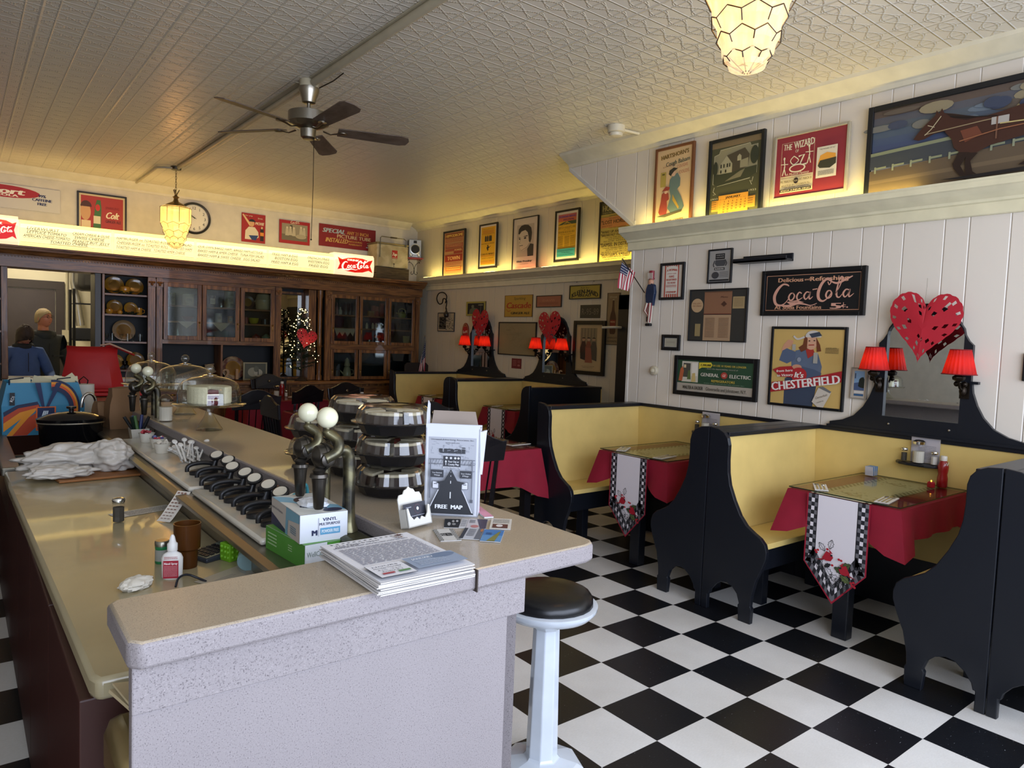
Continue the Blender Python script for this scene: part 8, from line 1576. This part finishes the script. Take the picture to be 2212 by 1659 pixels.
ketch=mat('ketchup_red','#8c1418',.25,coat=.3)
def ketchup(lab,x,y,z):
    t=thing('ketchup_bottle',lab,'ketchup bottle',(x,y,z),0,'red ketchup bottles'); MB().lathe([(.024,0),(.028,.006),(.028,.05),(.024,.075),(.028,.10),(.029,.12),(.022,.145),(.016,.155)],n=24).build('bottle_body',ketch,t,smooth=50); MB().lathe([(.018,.154),(.018,.178),(.015,.182)],n=20).build('cap',mat('white_cap','#d5d0c4',.4),t,smooth=40)
    A=Art(.02,.026,y=-.0); A.poly([(0,.1),(.5,.9),(1,.1),(.8,.0),(.5,.6),(.2,0)],'#c9c4b4'); o=A.build('neck_label',t); o.location=(-.010,-.0245,.135); o.rotation_euler=(0,0,-.4); return t
def sugar(lab,x,y,z):
    t=thing('sugar_pourer',lab,'sugar pourer',(x,y,z),0,'glass sugar pourers'); MB().lathe([(.032,0),(.034,.006),(.034,.10),(.03,.115)],n=16).build('glass_body',pg,t); MB().lathe([(.030,.004),(.030,.07)],n=16).build('sugar',mat('sugar','#c9c4b4',.9),t); MB().lathe([(.034,.113),(.035,.128),(.02,.138),(.0,.14)],n=24).build('cap',chrome,t,smooth=40); return t
saltm=mat('salt','#cfcac0',.9)
def shk(lab,x,y,z,fill):
    t=thing('table_shaker',lab,'shaker',(x,y,z),0,'salt and pepper shakers'); shaker(t,fill,.08,.016); return t
def menucard(lab,x,y,z,rz):
    t=thing('menu_card',lab,'menu',(x,y,z),rz,'white menu cards'); MB().box((0,0,.075),(.16,.002,.15)).build('card_stock',mat('card_pale','#b8b0ac',.6),t); A=Art(.15,.14,y=-.0015); A.rect(0,0,1,1,'#b8b2b4'); A.lines(.25,.9,.3,.9,9,'#8c888c'); o=A.build('print',t); o.location=(0,0,.075); return t
# booth wall shelves with condiments
for i,(xw,yc,zs,w_) in enumerate(((XN,1.83,.935,'by the front booth table'),(XN,3.33,.93,'by the second booth table'))):
    if i==0:
        a=at(2020,1006,x=XN-.05); yc=at(1983,1000,x=XN-.06).y; zs=at(1983,1002,x=XN-.10).z
    else: yc=at(1524,912,x=XN-.06).y; zs=at(1524,925,x=XN-.06).z-.03
    t=thing('condiment_shelf','small black half round shelf '+w_,'shelf',(XN-.013,yc,zs-.018),-PI/2); MB().prism([(-.14,0),(.14,0),(.13,-.04),(.10,-.075),(.05,-.09),(-.05,-.09),(-.10,-.075),(-.13,-.04)],.016,lambda u,v,q:Vector((u,v,q))).build('shelf_board',black2,t,bevel=.004)
    sugar('sugar pourer on the half round shelf '+w_,XN-.06,yc+.0,zs+.0); shk('pepper shaker on the half round shelf '+w_,XN-.05,yc+.085,zs,pep); shk('salt shaker on the half round shelf '+w_,XN-.055,yc-.085,zs,saltm); menucard('white menu card behind the condiments '+w_,XN-.022,yc-.02,zs,-PI/2)
z7=.785+.0065
q=at(2041,1052,z=z7); ketchup('red ketchup bottle on the front booth table',min(q.x,XN-.06),q.y+.01,z7); q=at(2021,1050,z=z7); t=thing('table_candle','small red candle lamp on the front booth table','candle',(min(q.x,XN-.13),q.y,z7),.3); MB().lathe([(.02,0),(.022,.003),(.022,.026),(.016,.032)],n=6).build('candle_body',mat('candle_red','#9c1420',.35),t); MB().ball((0,0,.036),.004,8,6,(1,1,1.6)).build('flame',mat('flame','#ffb040',emit=3),t)
q=at(1925,1022,z=z7); t=thing('packet_caddy','glass caddy of blue sweetener packets on the front booth table','caddy',(min(q.x,XN-.09),q.y+.02,z7)); MB().bx(-.04,.04,-.03,-.027,0,.035).bx(-.04,.04,.027,.03,0,.035).bx(-.04,-.037,-.027,.027,0,.035).bx(.037,.04,-.027,.027,0,.035).build('caddy_body',pg,t)
for k in range(9): MB().box((-.03+.0075*k,0,.032),(.002,.048,.056),rotm('Y',random.uniform(-8,8))).build('packet',mat('packet_blue' if k%3 else 'packet_white','#6c8cae' if k%3 else '#c4c4c8',.5),t)
ketchup('red ketchup bottle on the table near the tree',*ats(609,856,zb)); sugar('sugar pourer on the table near the tree',*ats(597,857,zb)); shk('salt shaker on the table near the tree',*ats(618,857,zb),saltm)
ketchup('red ketchup bottle on the middle table',*ats(781,884,za)); menucard('white menu card standing on the middle table',*ats(777,891,za),.15); sugar('sugar pourer before the menu card on the middle table',*ats(769,894,za)); shk('salt shaker before the menu card on the middle table',*ats(790,895,za),saltm)
# ================= KITCHEN AND PEOPLE =================
YK=12.59; dk=mat('kitchen_door_brown','#3a322e',.5)
P=[at(17,604,y=YK),at(139,624,y=YK),at(122,637,y=YK)]
mb=MB().bx(P[0].x-.3,P[1].x,YK-.04,YK,P[0].z-.10,P[0].z+.02).bx(P[2].x-.01,P[1].x,YK-.04,YK,0,P[0].z-.10); d=struct('trim_kitchen',mb,dk,bevel=.003)
MB().bx(P[0].x-.3,P[2].x-.02,YK-.02,YK+.0,0,P[0].z-.11).build('door_2',mat('kitchen_door_panel','#433a36',.45))['kind']='structure'
p=at(96,583,y=11.0); t=thing('fluorescent_fixture','two bright fluorescent tubes on the kitchen ceiling','ceiling light',(p.x,11.2,3.06),.0)
MB().box((0,0,.02),(.22,1.2,.03)).build('fixture_body',mat('fixture_white','#d0ccc0',.4),t)
for s in (-.05,.05): MB().cyl((s,-.58,-.012),(s,.58,-.012),.017,None,12).build('tube',mat('tube_light','#ffffff',emit=9,col2='#fff6e6'),t)
pw=mat('cream_pipe','#b5ac90',.4)
p=at(145,720,y=YK-.04); o=MB().tube([(p.x,YK-.03,1.2),(p.x,YK-.03,3.0)],.015,8).build('wall_pipe',pw); tag(o,'thin cream conduit on the kitchen wall beside the door','pipe')
p=at(144,726,y=YK-.05); o=MB().box((0,0,0),(.12,.05,.18)).build('switch_box',mat('switch_cream','#bdb498',.4),loc=(p.x,YK-.03,p.z)); tag(o,'cream electrical box on the kitchen wall','switch box')
p=at(160,600,y=YK-.3); q=at(172,645,y=YK-.3); o=MB().tube([(p.x,YK-.15,p.z+.2),(p.x,YK-.15,p.z-.05),(p.x+.05,YK-.15,q.z),(p.x+.1,YK-.15,q.z-.4)],[.03,.035,.05,.06],10).tube([(p.x,YK-.15,p.z+.2),(p.x+.25,YK-.2,p.z+.14)],.04,10).build('drain_pipe',mat('foil_pipe','#a8a59c',.25,.7),smooth=50); tag(o,'silver elbow pipe high on the kitchen wall','pipe')
xr=at(158,700,y=11.3).x; t=thing('wire_rack','black wire shelving rack in the kitchen','rack',(xr+.28,11.4,0)); 
for a,b in ((-.28,-.2),(.22,-.25),(-.28,.2),(.22,.2)): MB().cyl((a,b,0),(a,b,2.02),.018,None,8).build('post',mat('rack_black','#1c1d20',.4,.5),t)
for z in (.3,.95,1.32,1.82):
    mb=MB().bx(-.28,.22,-.23,-.215,z,z+.012).bx(-.28,.22,.2,.215,z,z+.012)
    for k in range(12): mb.bx(-.27+.043*k,-.265+.043*k,-.22,.2,z,z+.006)
    mb.build('shelf',mat('rack_black','#1c1d20',.4,.5),t)
for i,(z,h,c,w) in enumerate(((.963,.2,'#8c887c',.2),(1.333,.16,'#26282c',.24),(1.333,.3,'#3a3c3e',.14),(.313,.3,'#8a8478',.3))):
    o=MB().box((0,0,h/2),(w,.25,h)).build('stored_box',mat('stored_'+c.strip('#'),c,.5),loc=(xr+.18+(.14 if i==2 else -.06 if i==1 else 0),11.38,z+.002),bevel=.01); tag(o,('grey box on the third rack shelf','black box on the second rack shelf','dark grey tall box on the second rack shelf','pale box on the lowest rack shelf')[i],'box')
p=at(193,668,y=11.2); o=tag(MB().box((0,0,.05),(.16,.2,.10)).build('striped_carton',mat('striped_orange','#b5643c',.5,kind='patch',col2='#c9c0b0',scale=12),loc=(xr+.4,11.3,1.829)),'orange and white carton on the top rack shelf','carton')
xk=at(190,650,y=11.9).x; t=thing('hood_box','dark grey rounded hood hanging in the kitchen','hood',(1.55,12.0,2.12)); MB().box((0,0,.22),(.36,.5,.62)).build('hood_body',mat('hood_grey','#2b2a28',.4),t,bevel=.08,smooth=50); MB().cyl((0,0,.5),(0,0,.978),.03,None,8).build('hanger',pw,t)
# people
def limb(mb,pts,rs,n=14): mb.tube(catmull([tuple(p) for p in pts],5),[rs[0]+(0) for _ in range(1)]+[rs[min(int(i/5),len(rs)-2)]*(1-(i%5)/5)+rs[min(int(i/5)+1,len(rs)-1)]*((i%5)/5) for i in range(1,(len(pts)-1)*5+1)],n)
def face(par,h,skin,sex,glasses,hair,hc,rot):
    """head centred at origin of an empty-less group, faces -Y"""
    pass
def body(name,label,x,y,H,rz,coat,trouser,skin,hair,pose,hairstyle):
    t=thing(name,label,'person',(x,y,0),rz); hh=H/7.5; sh=H*.81; sk=mat(skin[0],skin[1],.5)
    hip=H*.50
    # body: one skinned surface (torso, neck, head core, arms, legs)
    me=bpy.data.meshes.new('body'); o=bpy.data.objects.new('body',me); COL.objects.link(o); o.parent=t
    lean=pose['lean']; hd=Vector(pose['head'])
    V=[((0,0,hip),.15),((0,-lean*.3,hip+.18*H*.9),.145),((0,-lean*.7,sh-.10),.165),((0,-lean,sh+.0),.085),(tuple(Vector((0,-lean,sh+.05))),.055)]
    E=[(0,1),(1,2),(2,3),(3,4)]
    def add(p,r,par): V.append((tuple(p),r)); E.append((par,len(V)-1)); return len(V)-1
    for s in (-1,1):
        k=add((s*.10,0,hip-.05),.10,0); k=add((s*.11,-.01,hip*.52),.07,k); k=add((s*.11,.01,.10),.05,k); k=add((s*.115,-.10,.04),.045,k)
        S_,El,Wr=pose['arm'][0 if s<0 else 1]; k=add((s*.17,-lean*.9,sh-.055),.075,2); k=add(El,.060,k); k=add(Wr,.042,k)
    me.from_pydata([v for v,_ in V],E,[]); m=o.modifiers.new('k','SKIN'); m.use_smooth_shade=True
    bpy.context.view_layer.objects.active=o
    for i,(v,r) in enumerate(V): me.skin_vertices[0].data[i].radius=(r*(1.25 if i in(0,1,2) else 1),r*(.85 if i in (0,1,2) else 1))
    me.skin_vertices[0].data[0].use_root=True
    q=o.modifiers.new('u','SUBSURF'); q.levels=2; q.render_levels=2; me.materials.append(trouser)
    dg=bpy.context.evaluated_depsgraph_get(); dg.update(); nm=bpy.data.meshes.new_from_object(o.evaluated_get(dg)); o.modifiers.clear(); o.data=nm
    nm.materials.clear(); nm.materials.append(coat); nm.materials.append(trouser)
    for p in nm.polygons:
        p.material_index=1 if p.center.z<hip-.10 else 0
    # head
    R=Matrix.Rotation(math.radians(pose['yaw']),3,'Z')@Matrix.Rotation(math.radians(pose['pitch']),3,'X'); hc_=Vector((hd.x,hd.y,hd.z))
    mb=MB(); n,mm=28,22; G=[]
    for i in range(mm+1):
        th=PI*i/mm; row=[]
        for j in range(n):
            ph=2*PI*j/n; d=Vector((math.sin(th)*math.sin(ph),-math.sin(th)*math.cos(ph),math.cos(th))); x,y,z=d.x*.078,d.y*.098,d.z*.118
            f=max(0,-d.y)
            if d.z<-.2: x*=1-.30*(-d.z-.2); y*=(1-.05*(-d.z)); 
            if f>0:
                y-=.020*f*math.exp(-((d.z+.12)/.10)**2)*math.exp(-(d.x/.16)**2)      # nose
                y+=.010*f*math.exp(-((d.z-.12)/.10)**2)*(math.exp(-((abs(d.x)-.34)/.16)**2))  # eye sockets
                y-=.006*f*math.exp(-((d.z+.42)/.06)**2)*math.exp(-(d.x/.3)**2); y-=.010*f*math.exp(-((d.z+.72)/.12)**2)*math.exp(-(d.x/.3)**2)
                x+=0
            row.append(mb.bm.verts.new(hc_+R@Vector((x,y,z))))
        G.append(row)
    for a,b in zip(G,G[1:]): mb.bridge(a,b)
    mb.cyl(hc_+R@Vector((0,.015,-.07)),Vector((0,-lean*.95,sh-.0)),.055,.062,16)
    for s in (-1,1): mb.ball(hc_+R@Vector((s*.079,.005,-.005)),.020,10,8,(.45,.9,1.5))
    mb.build('head',sk,t,smooth=True)
    mb=MB().m(mat('eye_dark','#1c1714',.3))
    for s in (-1,1): mb.ball(hc_+R@Vector((s*.030,-.084,.012)),.008,8,6,(1.3,.6,.6)); mb.box(hc_+R@Vector((s*.031,-.093,.034)),(.030,.006,.006),R)
    mb.m(mat('lip','#8c5048',.5)).box(hc_+R@Vector((0,-.095,-.052)),(.036,.008,.007),R); mb.build('face_features',None,t)
    # hair: shell over the skull
    mb=MB(); hm=mat(hair[0],hair[1],.7,bump=.4,scale=12); n,mm=30,14; G=[]; rr=random.Random(9)
    thm=2.0 if hairstyle=='short' else 2.35
    for i in range(mm+1):
        row=[]
        for j in range(n):
            ph=2*PI*j/n; fr=max(0,math.cos(ph)); th=min(thm-(.95 if hairstyle=='short' else .9)*fr**.7,thm)*i/mm; d=Vector((math.sin(th)*math.sin(ph),-math.sin(th)*math.cos(ph),math.cos(th))); r=1.05+.03*math.sin(j*2.3+i*.7)+rr.uniform(-.025,.025)
            z=d.z*.118*r; 
            if hairstyle=='long' and i>mm*.7: z-=.06*(i/mm-.7)*3*(1-fr*.6)
            row.append(mb.bm.verts.new(hc_+R@Vector((d.x*.078*r*1.04,d.y*.098*r+.004,z))))
        G.append(row)
    mb._f(G[0][::-1])
    for a,b in zip(G,G[1:]): mb.bridge(a,b)
    mb.build('hair',hm,t,smooth=50,solid=.008)
    mb=MB().m(mat('spectacle','#2c2826',.3,.5))
    for s in (-1,1): mb.tube([hc_+R@Vector((s*.032+.021*math.cos(a),-.100,.012+.014*math.sin(a))) for a in [2*PI*i/12 for i in range(13)]],.0018,5)
    mb.tube([hc_+R@Vector((-.011,-.101,.014)),hc_+R@Vector((.011,-.101,.014))],.0018,5)
    for s in (-1,1): mb.tube([hc_+R@Vector((s*.053,-.098,.014)),hc_+R@Vector((s*.080,0,.012))],.0016,5)
    mb.build('glasses',None,t)
    # hands
    for s in (0,1):
        _,El,Wr=pose['arm'][s]; El=Vector(El);Wr=Vector(Wr); d=(Wr-El).normalized(); up=Vector((0,0,1)) if abs(d.z)<.9 else Vector((0,-1,0)); sd=d.cross(up).normalized(); n_=sd.cross(d)
        mb=MB(); mb.tube([Wr-d*.02,Wr+d*.03,Wr+d*.07,Wr+d*.085],[.024,.034,.038,.030],12,.5)
        for k,(L_,o_) in enumerate(((.060,-.027),(.070,-.009),(.066,.009),(.050,.026))):
            b=Wr+d*.08+sd*o_; mb.tube([b,b+d*L_*.45-n_*.006,b+d*L_*.8-n_*.02,b+d*L_*.9-n_*.034],[.0095,.009,.008,.006],8)
        b=Wr+d*.035-sd*.034; mb.tube([b,b+d*.03-sd*.02,b+d*.055-sd*.022-n_*.008],[.012,.011,.008],8)
        mb.build('hand',pose.get('glove') or sk,t,smooth=60)
    return t,hc_,R
bcoat=mat('dark_coat','#1a1d1c',.7,bump=.2); blue=mat('blue_fleece','#3c5280',.85,bump=.25,scale=20); trou=mat('dark_trousers','#191a1c',.8); olt=mat('olive_trousers','#2e2c1e',.8)
hm=at(92,700,y=10.75); Hm=at(90,667,y=10.75).z
t,hc_,R=body('person','person with short pale hair and glasses in a dark coat in the kitchen opening',hm.x,10.75,Hm,math.radians(18),bcoat,olt,('skin_warm','#a8684c'),('pale_hair','#8f7c58'),{'lean':.02,'head':(0,-.035,Hm-.122),'yaw':24,'pitch':-4,'arm':[((0,0,0),(-.30,.0,Hm*.60),(-.27,-.14,Hm*.46)),((0,0,0),(.30,.02,Hm*.60),(.29,-.10,Hm*.46))]},'short')
MB().lathe([(.115,-.02),(.135,.02),(.125,.07),(.10,.085)],(0,.0,Hm*.81-.03),24,sx=1.15).build('collar',bcoat,t,smooth=50)
mb=MB()
for s in (-1,1): mb.box((s*.10,-.185,Hm*.66),(.12,.012,.02))
mb.box((0,-.20,Hm*.62),(.012,.01,.45)); mb.build('coat_trim',mat('coat_trim','#101212',.6),t)
hw=at(48,735,y=10.25); Hw=at(50,703,y=10.25).z+.03
t,hc_,R=body('person','person with long dark hair in a blue fleece looking down in the kitchen opening',hw.x,10.28,Hw,math.radians(14),blue,trou,('skin_pale','#8c5e4c'),('brown_hair','#2c1f19'),{'lean':.05,'head':(0,-.10,Hw-.14),'yaw':4,'pitch':34,'glove':mat('black_glove','#0f0f11',.6),'arm':[((0,0,0),(-.27,-.04,Hw*.60),(-.12,-.27,Hw*.56)),((0,0,0),(.28,-.04,Hw*.60),(.22,-.30,Hw*.57))]},'long')
MB().lathe([(.075,-.02),(.10,.01),(.095,.05),(.08,.06)],(0,-.04,Hw*.81-.01),24,sx=1.15).build('collar',mat('dark_collar','#15171c',.8),t,smooth=50)
mb=MB().box((0,-.205,Hw*.70),(.006,.006,.22)); mb.build('zip',mat('dark_collar','#15171c',.8),t)
